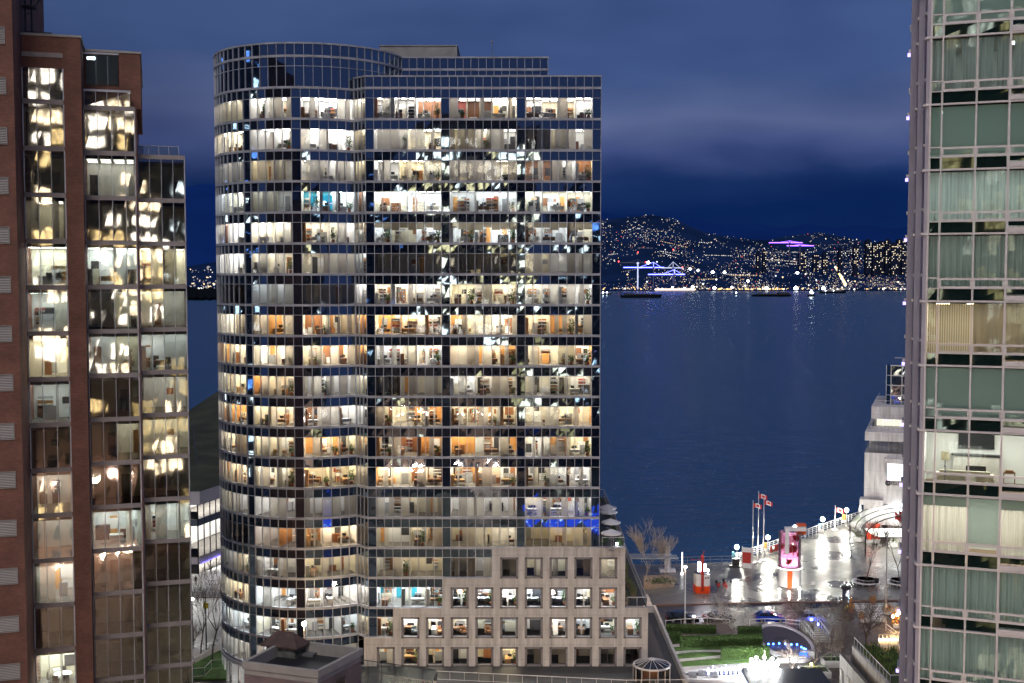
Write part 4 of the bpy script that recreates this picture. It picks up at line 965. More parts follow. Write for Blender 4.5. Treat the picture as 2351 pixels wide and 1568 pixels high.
for bi, (a0, a1, dp, npan, kt, kl_) in enumerate(bays):
    for k in range(kt+1, kl_-1, -1):
        zt = zf(k); bands = MB()
        bands.box(a0-(0 if bi < 2 else .05), a1+(.0 if bi == 0 else .06), dp-.06, dp+.3, zt-.2, zt+.2)
        bands.build('floor_band', bandm, bt)
    xs = [a0+(a1-a0)*i/npan for i in range(npan+1)]
    if bi == 1: xs = [a0, a0+1.13, a0+2.26, a0+3.39, a1]
    for k in range(kt, kl_-1, -1):
        ztop = zf(k+1)-.2 if not (bi == 0 and k == kt) else 70.33
        g = MB(); f = MB()
        for i in range(len(xs)-1): pane(g, (xs[i],dp), (xs[i+1],dp), zf(k)+.2, ztop, 0, 0, .0018, .015)
        wo_ = g.build('bay_window', GL_left, bt)
        for i, x in enumerate(xs): f.box(x-(.025 if 0 < i < len(xs)-1 else .05), x+(.025 if 0 < i < len(xs)-1 else .05), dp-.05, dp+.03, zf(k)+.2, ztop)
        f.build('window_frame', mull_metal, wo_)
        code = LCODE[bi].get(k, '0w0')
        rooms('L', k, lambda i, xs=xs, dp=dp: (xs[i], dp+.06), 0, len(xs)-1, code, 500+bi*50+k, 4.6, zf(k)+.22, ztop-zf(k)-.5, bt)
    if bi == 0:
        e = MB(); e.box(a0,a1,dp+.05,dp+4,70.33,70.34); e.build('window_head', bandm, bt)
# glass returns of the stepped bays
g = MB(); 
for k in range(2,-13,-1): g.face([(7.605,2.55,zf(k)+.2),(7.605,4.75,zf(k)+.2),(7.605,4.75,zf(k+1)-.2),(7.605,2.55,zf(k+1)-.2)])
for k in range(1,-13,-1): g.face([(11.76,4.9,zf(k)+.2),(11.76,7.4,zf(k)+.2),(11.76,7.4,zf(k+1)-.2),(11.76,4.9,zf(k+1)-.2)])
g.build('return_glass', MIRRORGLASS('return_glass', (.01,.01,.012), .3, .6, .02), bt)
# stepped head of the middle bay and the sloping glass cap of the outer bay
g = MB(); pane(g,(3.25,3.1),(7.1,3.1),zf(3)+.2,zf(3)+1.5,0,0,.004); g.build('stepped_glass', GL_left, bt); g = MB()
g.face([(7.7,4.8,zf(2)+.2),(11.3,4.8,zf(2)+.2),(11.1,6.4,zf(2)+1.15),(7.7,6.4,zf(2)+1.15)],0)
g.build('sloping_glass', GL_left, bt)
f = MB(); f.box(3.22,7.15,3.05,3.3,zf(3)+1.5,zf(3)+1.68); f.box(3.22,6.2,3.8,3.9,zf(4)+.95,zf(4)+1.1)
for i in range(5): f.box(3.25+i*.94,3.3+i*.94,3.06,3.12,zf(3)+.2,zf(3)+1.5)
for i in range(5): x=7.7+i*.88; f.tube((x,4.8,zf(2)+.2),(x,6.4,zf(2)+1.2),.03,n=4)
f.tube((7.7,6.4,zf(2)+1.15),(11.15,6.4,zf(2)+1.15),.04,n=4); f.build('stepped_frame', mull_metal, bt)
g = MB()
for i in range(3): pane(g,(3.3+i*.98,3.86),(4.24+i*.98,3.86),zf(3)+2.15,zf(4)+.95,0,0,.003)
g.build('attic_window', GL_clear, bt)
g = MB(); g.box(3.4,6.1,3.875,3.89,zf(3)+2.2,zf(4)+.9,0); g.build('attic_room', M('attic_wall',(.12,.16,.18),.7), bt)
g = MB(); g.box(3.55,4.2,3.83,3.85,zf(4)+.45,zf(4)+.7); g.build('attic_lamp', EM('attic_lamp',(.75,.97,1),9), bt)
# vents
for i in range(-12, 8):
    zc = 55.1 + i*3.91 + 1.0
    if not (20 < zc < 84): continue
    f = MB(); f.box(-5.6,-2.04,-6.08,-5.99,zc-.68,zc-.6); f.box(-5.6,-2.04,-6.08,-5.99,zc+.6,zc+.68); f.box(-2.12,-2.04,-6.08,-5.99,zc-.6,zc+.6)
    for q in range(9): zz = zc-.55+q*.13; f.face([(-5.6,-6.05,zz),(-2.12,-6.05,zz),(-2.12,-6.0,zz+.1),(-5.6,-6.0,zz+.1)])
    f.build('wall_vent', [M('vent_metal_%d' % i, (.27,.25,.24), .5, .2)], bt)
    f = MB(); f.box(-5.6,-2.12,-6.012,-6.005,zc-.6,zc+.6); f.build('vent_recess', dark_metal, bt)
# roof mast beside the corner block
f = MB()
for x,y in ((-.9,1),(-.4,1),(-.9,1.5),(-.4,1.5)): f.tube((x-.3,y,73.2),(x-.3,y,80),.05,n=5)
for zz in (75,76.6,78,79.4): f.tube((-1.25,1,zz),(-.6,1,zz),.04,n=4)
f.box(-1.4,-.3,.6,1.9,75.5,75.62); f.tube((-.3,.6,75.6),(.2,.5,76.4),.05,n=4); f.box(-1.3,.9,1.5,1.9,73.2,73.6); f.build('roof_mast', dark_metal, bt)

# things seen inside the brick tower's lit windows
def rot(a, b): return BO + Vector((a*math.cos(BA)-b*math.sin(BA), a*math.sin(BA)+b*math.cos(BA), 0))
zc = zf(-10)+.22
tb = MB(); tb.lathe([(.01,.72),(.75,.72),(.75,.76),(.01,.76)], n=24); tb.tube((0,0,0),(0,0,.72),.05); tb.lathe([(.35,0),(.3,.04),(.05,.06)],n=12)
o = tb.build('meeting_table', W_white); q = rot(.55,2.4); o.location=(q.x,q.y,zc); tag(o,'round white meeting table in the bright lowest room of the brick tower','table')
for n,(a,b,r) in enumerate(((-.5,2.2,PI/2),(.0,1.3,PI),(.9,1.3,PI),(.5,3.4,0))):
    c = PROTO['chair'].copy(); C.objects.link(c); q = rot(a,b); c.location=(q.x,q.y,zc); c.rotation_euler=(0,0,r+BA)
    tag(c,['black chair at the drum-less window side of the round white table','black chair in front of the round white table, nearest the brick pier corner','black chair in front of the round white table, beside its middle','black chair behind the round white table'][n],'office chair','chairs round the white meeting table')
for n,(bi,k,a,b,kind,lab) in enumerate(((0,-1,.2,1.6,'chair','mesh office chair in the first lit room of the narrow brick bay'),(0,-1,1.0,1.5,'chair','second mesh office chair in the same blue white brick tower room'),(0,-2,.9,1.4,'plant','bushy plant by the white cupboards, narrow brick tower bay'),
   (1,-3,6.6,4.0,'tall plant','green spiky plant in the dark middle bay of the brick tower'),(1,-7,4.2,4.2,'chair','swivel chair at the long desk, middle brick tower bay'),(1,-7,6.1,4.2,'chair','swivel chair under the monitors, middle brick tower bay'),(1,-7,5.4,4.6,'white desk','long pale desk in the bright middle bay of the brick tower'),(1,-7,5.8,4.6,'monitor','monitor on the long pale desk, middle brick tower bay'),
   (2,-3,9.0,6.6,'walnut desk','dark desk cluttered with monitors, outer brick tower bay'),(2,-3,8.9,6.6,'monitor','monitor on the dark desk, outer brick tower bay'),(2,-3,10,6.5,'chair','black chair at the dark desk, outer brick tower bay'),(1,-1,5,4.3,'oak desk','desk along the lit glass room, middle brick tower bay'))):
    c = PROTO[kind].copy(); C.objects.link(c); q = rot(a,b); c.location=(q.x,q.y,zf(k)+.22+(.75 if kind=='monitor' else 0)); c.rotation_euler=(0,0,BA+(PI if kind=='chair' else 0)); tag(c,lab,{'chair':'office chair','plant':'potted plant','tall plant':'potted plant','monitor':'computer monitor'}.get(kind,'desk'))

# ------------------------------------------------------------------ pale glass apartment tower at the other edge
RA = -math.radians(21.0); RO = Vector((18.64, 53, 0))
rt = thing('apartment_tower', 'apartment tower of green glass with pale metal frames and curtained windows', 'apartment tower', RO, RA)
pale = M('pale_frame', (.6,.57,.59), .4, .15, .06, 1)
ZBR = [13.4+2.95, 13.4, 10.5, 7.55, 4.65, 1.81, -1.2, -4.09, -7.03, -9.94, -13.2, -16.1, -19.05, -22.0]
ZBR = [H+z_ for z_ in ZBR]
cols = [(.06,.49),(.55,1.915),(1.975,3.25),(3.33,4.7),(4.76,6.1)]
curt = CLOTH('curtain', (.78,.8,.79), .5, .3, 6.0); curt_w = CLOTH('warm_curtain', (.8,.76,.7), .6, .2, 7.0); rollb = CLOTH('grey_roller_blind', (.56,.66,.63), .3)
slat = M('pale_wood_slat', (.62,.47,.3), .6)
def curtain(mb, x0, x1, y, z0, z1, R, mi=0, amp=.05):
    n = max(6, int((x1-x0)/.05)); pts = []
    ph = R.random()*6
    for i in range(n+1):
        x = x0+(x1-x0)*i/n; pts.append((x, y+amp*math.sin(i*1.15+ph+.6*math.sin(i*.31))))
    for (xa,ya),(xb,yb) in zip(pts,pts[1:]): mb.face([(xa,ya,z0),(xb,yb,z0),(xb,yb,z1),(xa,ya,z1)],mi)
fr = MB(); R = random.Random(77)
for i in range(len(ZBR)-1):
    zt, zl = ZBR[i], ZBR[i+1]; hh = zt-zl
    z1 = zt-.06; za = zl+hh*.345; zw = zl+hh*.2; zs0 = zl+.05
    if i == 9: za += .0
    for ci, (a, b) in enumerate(cols):
        g = MB(); pane(g,(a,0),(b,0),za+.03,z1,0,.03,.002); w1 = g.build('apartment_window', GL_green, rt)
        g = MB(); e = .0 if ci == 0 else .07; pane(g,(a+e,0),(b-e,0),zw+e,za-.03-e*.6,0,.03-e*.5,.003); g.build('awning_pane', GL_green, w1)
        f = MB()
        if ci > 0: 
            f.box(a,a+.07,-.04,.03,zw,za); f.box(b-.07,b,-.04,.03,zw,za); f.box(a+.07,b-.07,-.04,.03,zw,zw+.07); f.box(a+.07,b-.07,-.04,.03,za-.09,za)
        else: f.box(a,b,-.03,.03,za-.03,za+.03)
        f.box(a,b,-.05,.03,zw-.045,zw-.002); f.build('window_frame', pale, w1)
        g = MB()
        if ci >= 3: 
            pane(g,(a,0),(b,0),zs0+.28,zw-.05,0,.03,.004); fr.box(a,b,-.12,.02,zs0,zs0+.22)
        else: pane(g,(a,0),(b,0),zs0,zw-.05,0,.03,.004)
        g.build('spandrel_glass', GL_gsp, rt)
    fr.box(-.0,6.2,-.09,.06,zl-.04,zl+.04)
zlo, zhi = ZBR[-1], ZBR[0]
for x, wd in ((.03,.07),(.52,.05),(1.945,.06),(3.29,.08),(4.73,.06),(6.15,.1)): fr.box(x-wd/2-.005,x+wd/2+.005,-.11,.0,zlo,zhi)
fr.build('frame_grid', pale, rt)
# corner pier and the receding corner faces
c = MB()
faces = [((0,0),(-.16,.05)),((-.16,.05),(-.27,.75)),((-.27,.75),(-.55,1.0)),((-.55,1.0),(-.62,2.3)),((-.62,2.3),(-.95,2.6)),((-.95,2.6),(-1.0,4.2))]
c.prism([(0,-.06),(-.16,-.01),(-.27,.75),(-.55,1.0),(-.62,2.3),(-.95,2.6),(-1.0,4.4),(2,4.6),(2,3.9),(.02,3.9),(.02,.08)], zlo, zhi); c.build('corner_pier', M('corner_metal',(.45,.43,.5),.4,.15,.1,1), rt)
c = MB(); v = MB(); l = MB()
vio = M('blue_grey_panel', (.22,.21,.34), .35, .2)
for i in range(len(ZBR)-1):
    zl, zt = ZBR[i+1], ZBR[i]; hh = zt-zl
    for (p,q) in (faces[1],faces[3],faces[5]):
        d0 = (p[0]+(q[0]-p[0])*.12, p[1]+(q[1]-p[1])*.12); d1 = (p[0]+(q[0]-p[0])*.88, p[1]+(q[1]-p[1])*.88)
        pane(v, d1, d0, zl+.12, zl+hh*.36, 0, -.03, .002); pane(v, d1, d0, zl+hh*.42, zt-.12, 0, -.03, .002)
        band_box(c, d1, d0, zl+hh*.37, zl+hh*.41, .06, .02); band_box(c, d1, d0, zl-.05, zl+.06, .1, .02)
    c.box(-.22,.03,-.12,-.0,zl-.05,zl+.05)
    l.box(-1.11,-.98,2.9,3.03,zl-.25,zl-.1); 
v.build('corner_window', MIRRORGLASS('corner_glass',(.05,.05,.1),.2,.5,.01,(.8,.8,1)), rt); c.build('corner_frame', pale, rt); l.build('corner_lamp', EM('violet_lamp',(.45,.35,1),3), rt)  # the pale pieces are frame bars of the corner windows
# rooms
RM = [W_white, M('room_dark',(.05,.06,.06),.8), M('room_floor',(.2,.14,.09),.5), ceil_m, M('marble',(.55,.52,.48),.3,0,.2,2), dark_metal, W_grey]
def rroom(i, code, lights):
    zt, zl = ZBR[i]-.1, ZBR[i+1]; r = MB(); wm = 0 if lights else 1
    r.box(.1,6.1,.12,.14,zl+.0,zl+.06,wm)
    r.face([(.05,.1,zl+.07),(6.1,.1,zl+.07),(6.1,4,zl+.07),(.05,4,zl+.07)],2); r.face([(.05,.1,zt),(6.1,.1,zt),(6.1,4,zt),(.05,4,zt)],3)
    r.face([(.05,3.8,zl),(6.1,3.8,zl),(6.1,3.8,zt),(.05,3.8,zt)],0 if lights else 6); r.face([(.06,.1,zl),(.06,3.8,zl),(.06,3.8,zt),(.06,.1,zt)],wm); r.face([(6.1,.1,zl),(6.1,3.8,zl),(6.1,3.8,zt),(6.1,.1,zt)],wm)
    o = r.build('apartment_room', RM, rt)
    if lights:
        a = MB()
        for x in (.7,2.0,3.4,5): a.box(x-.3,x+.3,1.5,2.1,zt-.05,zt-.02)
        a.build('ceiling_light', EM('room_or_fill_light_%d' % i, lights[0], lights[1]), o)
    cm = MB(); za = zl+.09
    if code == 'curt':
        for (a,b) in cols: curtain(cm, a-.02, b+.03, .3, za, zt, R, 0)
    elif code == 'open':
        for a,b in ((.02,.5),(.5,1.05),(1.3,1.95),(1.95,2.6),(2.75,3.3),(3.45,5),(5,6)): curtain(cm, a, b, .3, za, zt, R, 0)
    elif code == 'roll':
        for (a,b) in cols: cm.face([(a,.2,za+.6),(b,.2,za+.6),(b,.2,zt),(a,.2,zt)],2)
    elif code == 'half':
        for ci,(a,b) in enumerate(cols):
            dz = zt-.45 if ci != 2 else zl+.95
            cm.face([(a,.2,dz),(b,.2,dz),(b,.2,zt),(a,.2,zt)],2)
            if ci != 2: curtain(cm, a, b, .4, za, zt, R, 1, .03)
    elif code == 'slat':
        for q in range(60): x=.1+q*.1; cm.box(x,x+.05,.55,.6,za,zt,3)
        curtain(cm, 2.0, 6.0, .35, za, zt, R, 1, .02)
    if cm.f: cm.build('window_curtain', [curt, curt_w, rollb, slat], o)
for i, (code, li) in enumerate((('curt',((.88,1,.97),.35)),('roll',((.88,1,.97),.55)),('open',((.88,1,.97),.35)),('roll',((.8,1,.9),.5)),('curt',((.85,1,.93),3.0)),('curt',((.8,1,.9),.35)),('slat',((1,.78,.5),5)),('roll',((.88,1,.97),.4)),('live',((1,.93,.82),7)),('half',((1,.88,.74),8)),('curt',((.8,1,.9),.45)),('curt',((.8,1,.9),.4)),('curt',((.8,1,.9),.4)))):
    rroom(i, code, (li[0], li[1]*(15 if li[1] < 1 else 6)) if li else None)  # weak ceiling lights are added to unlit rooms, brightening their curtains
def rr(a, b, z_): 
    return (RO.x+a*math.cos(RA)-b*math.sin(RA), RO.y+a*math.sin(RA)+b*math.cos(RA), z_)
zl = ZBR[9]+.07
th = thing('floor_lamp','tall floor lamp with white drum shade in the lit living room','lamp',rr(.95,1.2,zl),RA)
a = MB(); a.lathe([(.2,1.35),(.16,1.72),(.155,1.72),(.195,1.35)],n=16); a.build('lamp_shade', CLOTH('lamp_shade',(.8,.76,.66),.6), th)
a = MB(); a.ball((0,0,1.5),.07,0,8,5); a.build('bulb', EM('lamp_bulb',(1,.85,.6),30), th)
a = MB(); a.tube((0,0,0),(0,0,1.4),.025); a.ball((0,0,.8),.06); a.ball((0,0,1.05),.05); a.lathe([(.15,0),(.14,.03),(.02,.05)],n=12); a.build('stand', grey_metal, th)
th = thing('fireplace','pale stone fireplace with dark firebox on the living room wall','fireplace',rr(2.3,3.5,zl),RA)
a = MB(); a.box(-1.0,-.45,-.1,.25,0,1.25,0); a.box(.45,1.0,-.1,.25,0,1.25,0); a.box(-.45,.45,-.1,.25,.8,1.25,0); a.box(-1.1,1.1,-.16,.25,1.25,1.33,1); a.build('surround', [RM[4], dark_metal], th)
a = MB(); a.box(-.45,.45,.0,.2,.1,.8); a.build('firebox', dark_metal, th); a = MB(); a.box(-.8,.8,.15,.25,1.6,2.35); a.build('wall_screen', M('dark_screen',(.02,.02,.024),.2), th)
th = thing('sofa','long pale sofa in front of the fireplace','sofa',rr(1.8,2.2,zl),RA)
a = MB(); a.box(-1.1,1.1,-.4,.4,.1,.42); a.box(-.9,-.02,-.3,.38,.42,.54); a.box(.02,.9,-.3,.38,.42,.54); a.build('seat', W_cream, th)
a = MB(); a.box(-1.1,1.1,-.55,-.4,.1,.8); a.box(-1.25,-1.1,-.5,.4,.1,.6); a.box(1.1,1.25,-.5,.4,.1,.6); a.build('backrest', W_cream, th)
th = thing('side_table','thin legged side table with books beside the white wall','table',rr(3.7,1.6,zl),RA)
a = MB(); a.box(-.25,.25,-.2,.2,.82,.86); 
for sx in (-1,1):
    for sy in (-1,1): a.box(sx*.23-.015,sx*.23+.015,sy*.18-.015,sy*.18+.015,0,.82)
a.build('table_frame', wood_brown, th)
o = MB(); o.box(-.18,.18,-.14,.14,0,.05); o.box(-.16,.17,-.13,.12,.05,.1); o = o.build('book_stack', wood_brown); o.location = rr(3.7,1.6,zl+.86); o.rotation_euler=(0,0,RA); tag(o,'small stack of brown books on the thin side table','books')
a = MB(); a.box(.1,6.0,4.4,5,zlo,zhi); a.box(0.1,6.0,4.0,4.4,zlo,zhi); a.build('tower_core', M('inner_core',(.1,.1,.1),.9), rt)
for i in range(1,len(ZBR)): pass
# ------------------------------------------------------------------ city blocks behind the camera, seen mirrored in the glass
SEEDS = 0
def city_block(name, label, x0, x1, y0, y1, z1, wallm, floor_h, mod, lit, mats, ww=.62, wh=.6, z0=6, seed=1, clus=.12, cat='building', loc=None, rz=0.0, strips=False):
    R = random.Random(seed); th = thing(name, label, cat, loc or ((x0+x1)/2, y1, 0), rz); cx = (x0+x1)/2
    a = MB(); a.box(x0-cx, x1-cx, y0-y1, 0, 0, z1); a.box(x0-cx+3, x1-cx-4, y0-y1+2, -3, z1, z1+4); a.build('wall', wallm, th)
    g = MB(); nf = int((z1-z0)/floor_h); nc = int((x1-x0)/mod)
    for f in range(nf):
        fl = R.random(); m0 = R.randrange(len(mats)-1)
        for c in range(nc):
            xc = x0-cx+(c+.5)*mod; zc = z0+f*floor_h+floor_h*.5
            nz = noise.noise(Vector((c*clus*mod/3, f*.35, seed*3.1)))
            on = R.random() < lit*(.55+1.5*nz+.5*(fl>.6))
            mi = (m0 if R.random() < .75 else R.randrange(len(mats)-1)) if on else len(mats)-1
            w2, h2 = mod*ww/2, floor_h*wh/2
            if mi == len(mats)-1 or (strips and R.random() < .6):
                g.box(xc-w2, xc+w2, .01, .06, zc-h2, zc+h2, len(mats)-1)
                if mi != len(mats)-1:
                    for q in range(R.choice([1,2,2])): zq = zc+h2-.25-q*.5; g.box(xc-w2*.9, xc+w2*.9, .07, .1, zq-.09, zq+.09, mi)
            else:
                ncol = max(2, int(w2*2/.85)); pw = w2*2/ncol; top = mi
                for q in range(ncol):
                    xa = xc-w2+q*pw; m1 = mi if R.random() < .88 else len(mats)-1
                    g.box(xa+.05, xa+pw-.05, .01, .06, zc-h2, zc+h2*.35, m1); g.box(xa+.05, xa+pw-.05, .01, .06, zc+h2*.35+.1, zc+h2, m1 if R.random() < .8 else len(mats)-1)
    tag(g.build('lit_window', mats, th), kind='stuff'); return th
dkw = MIRRORGLASS('dark_city_window', (.01,.012,.02), .1)
def lw(n, c, s):
    m = EM(n, c, s, False); nt = m.node_tree; e = nt.nodes['Emission']; no = N(nt,'ShaderNodeTexNoise'); no.inputs['Scale'].default_value = .9; no.inputs['Detail'].default_value = 3
    nt.links.new(coords(nt,(2.2,1,.7)), no.inputs['Vector']); mr = N(nt,'ShaderNodeMapRange'); mr.inputs['From Min'].default_value = .3; mr.inputs['From Max'].default_value = .7; mr.inputs['To Min'].default_value = s*.12; mr.inputs['To Max'].default_value = s*1.5
    nt.links.new(no.outputs['Fac'], mr.inputs['Value']); nt.links.new(mr.outputs[0], e.inputs[1]); return m
wa, wb_, wc_ = lw('city_window_gold',(1,.75,.36),5), lw('city_window_cream',(1,.85,.6),8), lw('city_window_pale',(1,.95,.85),9)
ca, cb_ = lw('city_window_cool',(.75,.9,1),7), lw('city_window_blue',(.2,.4,1),5)
bwall = M('city_brown_wall', (.3,.2,.14), .8, 0, .2, .2); gwall = M('city_grey_wall', (.09,.1,.13), .7, 0, .2, .2); swall = M('city_stone_wall', (.3,.2,.15), .8, 0, .2, .3)
city_block('city_block', 'brown block with gold lit windows behind the viewer, mirrored in the brick tower glass', -26, 6, -40, -14, 92, bwall, 3.5, 3.2, 1.0, [wa,wb_,wc_,dkw], .7, .66, 30, 4, .2)
city_block('city_block', 'dark glass block with scattered cool white windows behind the viewer, mirrored in the drum', -110, -29, -70, -40, 84, gwall, 3.9, 3.0, .34, [ca,wc_,cb_,dkw], .8, .5, 8, 9, .3, strips=True)
city_block('city_block', 'long dark block of cool strip lights across the side street, mirrored in the drum', 0, 150, -30, 0, 125, gwall, 3.9, 3.0, .3, [ca,wc_,cb_,dkw], .8, .5, 8, 23, .3, loc=(-135,150,0), rz=-PI/2, strips=True)
city_block('city_block', 'grey block with a few pale windows behind the viewer, mirrored in the flat facade', 12, 52, -60, -30, 74, gwall, 3.8, 3.0, .32, [wc_,ca,cb_,dkw], .8, .5, 4, 12, .3, strips=True)
city_block('city_block', 'old stone block with warm arched windows behind the viewer, mirrored low in the brick tower', -34, -3, -12, -5, 34, swall, 4.2, 3.4, .22, [wa,wb_,dkw], .4, .55, 2, 15, .3)
city_block('city_block', 'block of yellow lit windows behind the viewer, mirrored in the outer brick tower bay', 0, 18, -13, -6, 40, bwall, 3.6, 2.6, .75, [lw('city_window_yellow',(1,.76,.34),1.7),wb_,dkw], .78, .7, 1, 17, .3)
fl_ = thing('facade_floodlights', 'warm floodlights along the foot of the old stone block behind the viewer', 'floodlight', (-18,-3.4,0)); a_ = MB()
for i_ in range(8): a_.box(-14+i_*3.8,-13+i_*3.8,0,.3,3,3.2); a_.box(-14+i_*3.8,-13.4+i_*3.8,-.9,-.7,17,17.15)
a_.build('flood_panel', EM('facade_flood',(1,.72,.55),800), fl_)

# ------------------------------------------------------------------ white terraced hotel on the pier
hp = PANELSTONE('hotel_panels', (.7,.68,.68), 2.4, 3.6)
hq = G(1988, 1247, .12); HX, HY = hq.x, hq.y
HA = -math.radians(20)
ho = thing('pier_hotel', 'white stepped hotel on the pier with a glass crown and a bright screen', 'hotel', (HX, HY, 0), HA)
def hz(py, Y=None): return P(1990, py, Y or HY).z
def hx(px):
    m = (px-CX)/F/.99; return (m*HY-HX)/(math.cos(HA)-m*math.sin(HA))
h = MB(); zt1, zt2, zt3, zt4 = hz(993), hz(938), hz(1108), hz(1150)
XW = 30
h.box(hx(1982), XW, 1, 26, hz(1190), hz(1041)); h.box(hx(1982), XW, 1, 26, hz(1013), zt1); h.box(hx(1994), XW, 4, 26, zt1+.01, hz(990)+.4); h.box(hx(1994), XW, 4, 26, hz(966), zt2)
h.box(hx(1982)+.8, XW, 2.2, 26, hz(1041), hz(1013)); h.box(hx(1994)+.5, XW, 5.2, 26, hz(990)+.4, hz(966))
h.box(hx(2020), XW, 1.01, 26, 3.8, hz(1190)-.01); h.box(hx(2036), XW, 3.0, 26, .1, 3.79)
h.box(hx(1990), hx(2022), 6, 26, .1, hz(1190)-.01)
h.build('wall', hp, ho)
h = MB(); z0c = .12
h.box(-.1, 2.5, 0, 2, z0c, hz(1168)); h.box(-.5,2.9,-.3,2.2,hz(1168),hz(1158)); h.box(-1.3,3.1,-.6,2.4,hz(1158),hz(1146)); h.build('column', hp, ho)
for (pa, pb_, x0, y) in ((1041,1013,hx(1982),1.2),(990,966,hx(1994),4.2)):
    n = 7; g = MB()
    for i in range(n): w0 = x0+.1+i*(XW-x0)/14; g.box(w0+.08, w0+(XW-x0)/14-.08, y, y+.05, hz(pa)+.45, hz(pb_))
    g.build('strip_window', GL_v, ho)
g = MB(); g.box(hx(1994)+1, XW, 5.05, 5.1, hz(990)+.6, hz(966)-.1); g.build('strip_interior', EM('hotel_room_glow',(1,.93,.75),1.3), ho)
# glass crown
g = MB(); f = MB(); cx0 = hx(2025); zc0, zc1 = zt2, hz(845)
for j in range(4):
    za, zb_ = zc0+(zc1-zc0)*j/4, zc0+(zc1-zc0)*(j+1)/4
    for i in range(8): pane(g,(cx0+.9+i*2.1,8),(cx0+3.0+i*2.1,8),za,zb_,0,0,.02); 
    g.face([(cx0,9,za),(cx0+.9,8,za),(cx0+.9,8,zb_),(cx0,9,zb_)]); g.face([(cx0,9,za),(cx0,24,za),(cx0,24,zb_),(cx0,9,zb_)])
    f.box(cx0+.8,cx0+18,7.9,8.05,za-.1,za+.1); f.tube((cx0,9,za),(cx0+.9,8,za),.1,n=4)
for i in range(9): f.box(cx0+.85+i*2.1,cx0+1.0+i*2.1,7.88,8.02,zc0,zc1)
f.box(cx0-.06,cx0+.06,8.95,9.1,zc0,zc1); f.box(cx0+.8,cx0+18,7.9,8.05,zc1-.1,zc1+.12)
for i in range(6): f.tube((cx0+3+i*2.1,9.5,zc1),(cx0+3+i*2.1,9.5,zc1+1.5),.06,n=4)
f.tube((cx0+1.5,9.5,zc1+1.5),(cx0+16,9.5,zc1+1.5),.08,n=4)
g.build('crown_glass', MIRRORGLASS('hotel_crown_glass',(.01,.03,.06),.25,.3,.05,(.8,.9,1)), ho); f.build('crown_frame', white_metal, ho)
f = MB()
for (px0, y, zz) in ((1994, 4.1, zt1+.05), (2003, 5.4, zt2)):
    x0 = hx(px0); y = 1.2 if px0 == 1994 else y
    f.tube((x0,y,zz+1.1),(XW,y,zz+1.1),.05,n=4); f.tube((x0,y,zz+1.1),(x0,y+15,zz+1.1),.05,n=4)
    for i in range(12): f.tube((x0+i*1.8,y,zz),(x0+i*1.8,y,zz+1.1),.04,n=4)
f.build('balcony_rail', white_metal, ho)
# bright screen, its hood, lettering, glowing emblem
sx0 = hx(2033); s = MB(); s.box(sx0, sx0+9, .72, .98, hz(1102), hz(1062), 0); s.build('screen_case', dark_metal, ho)
m_, nt_, out_ = newmat('screen_picture'); e_ = N(nt_, 'ShaderNodeEmission'); no_ = N(nt_, 'ShaderNodeTexNoise'); no_.inputs['Scale'].default_value = .7; nt_.links.new(coords(nt_), no_.inputs['Vector'])
nt_.links.new(ramp(nt_, no_.outputs['Fac'], [(.42,(.55,.8,.9)),(.52,(1,.95,1)),(.8,(1,.6,1))]), e_.inputs[0]); e_.inputs[1].default_value = 3.2; nt_.links.new(e_.outputs[0], out_.inputs[0])
s = MB(); s.face([(sx0+.12,.7,hz(1101)),(sx0+8.9,.7,hz(1101)),(sx0+8.9,.7,hz(1063)),(sx0+.12,.7,hz(1063))]); s.build('screen', m_, ho)
s = MB(); s.box(sx0-.4, sx0+9, -.6, .98, hz(1057), hz(1050)); s.box(sx0-.1, sx0+9, .2, .98, hz(1062)+.02, hz(1057)); s.build('screen_hood', hp, ho)
text_mesh('sign_lettering', 'eattal', 1.15, dark_metal, ho, (hx(2046.5), .95, hz(1108)))
s = MB()
for i in range(24):
    t = i*PI/12
    if 1 < i: s.tube((hx(2037)+.42*math.cos(t), .93, hz(1108)+.42*math.sin(t)), (hx(2037)+.42*math.cos(t+.27), .93, hz(1108)+.42*math.sin(t+.27)), .13, n=4)
s.build('sign_emblem', dark_metal, ho)
s = MB()
for zc, rr_ in ((hz(1165),.85),(hz(1176),.75)):
    for i in range(18):
        t = i*PI/9; s.tube((hx(2066)+rr_*math.cos(t), .8, zc+rr_*math.sin(t)), (hx(2066)+rr_*math.cos(t+.36), .8, zc+rr_*math.sin(t+.36)), .3, n=5)
s.build('glowing_emblem', EM('emblem_glow',(.85,.97,1),8), ho)
# lit porch behind the column and the open loggia above
s = MB(); s.box(2.6, hx(2022)-.1, 5.8, 5.95, .3, 7.2); s.build('porch_wall', W_white, ho)
s = MB(); s.box(2.8, hx(2022)-.4, 2.5, 5.5, 7.3, 7.35); s.build('porch_light', EM('porch_light',(1,.98,.9),14), ho)
s = MB(); l0 = hx(2001); l1 = hx(2019); s.box(l0,l1,.9,.99,hz(1178),hz(1149)); s.build('loggia_opening', M('loggia_shade',(.25,.24,.23),.8), ho)
s = MB(); s.ball((l0+1.6,.5,hz(1168)),.42,0,10,6); s.build('loggia_lamp', EM('loggia_lamp',(1,.98,.9),60), ho)
s = MB(); s.box(l0+.4,l0+1.1,.6,.85,hz(1175),hz(1153)); s.box(l0-.5,l0,.3,.95,hz(1180),hz(1146)); s.box(l1,l1+.4,.5,.95,hz(1180),hz(1146)); s.box(l0,l1,.4,.95,hz(1149),hz(1146)); s.build('loggia_frame', hp, ho)
s = MB(); s.box(-.16,2.56,-.06,2.06,.9,4.2); s.build('column_wrap', M('red_wrap',(.7,.06,.02),.5), ho)
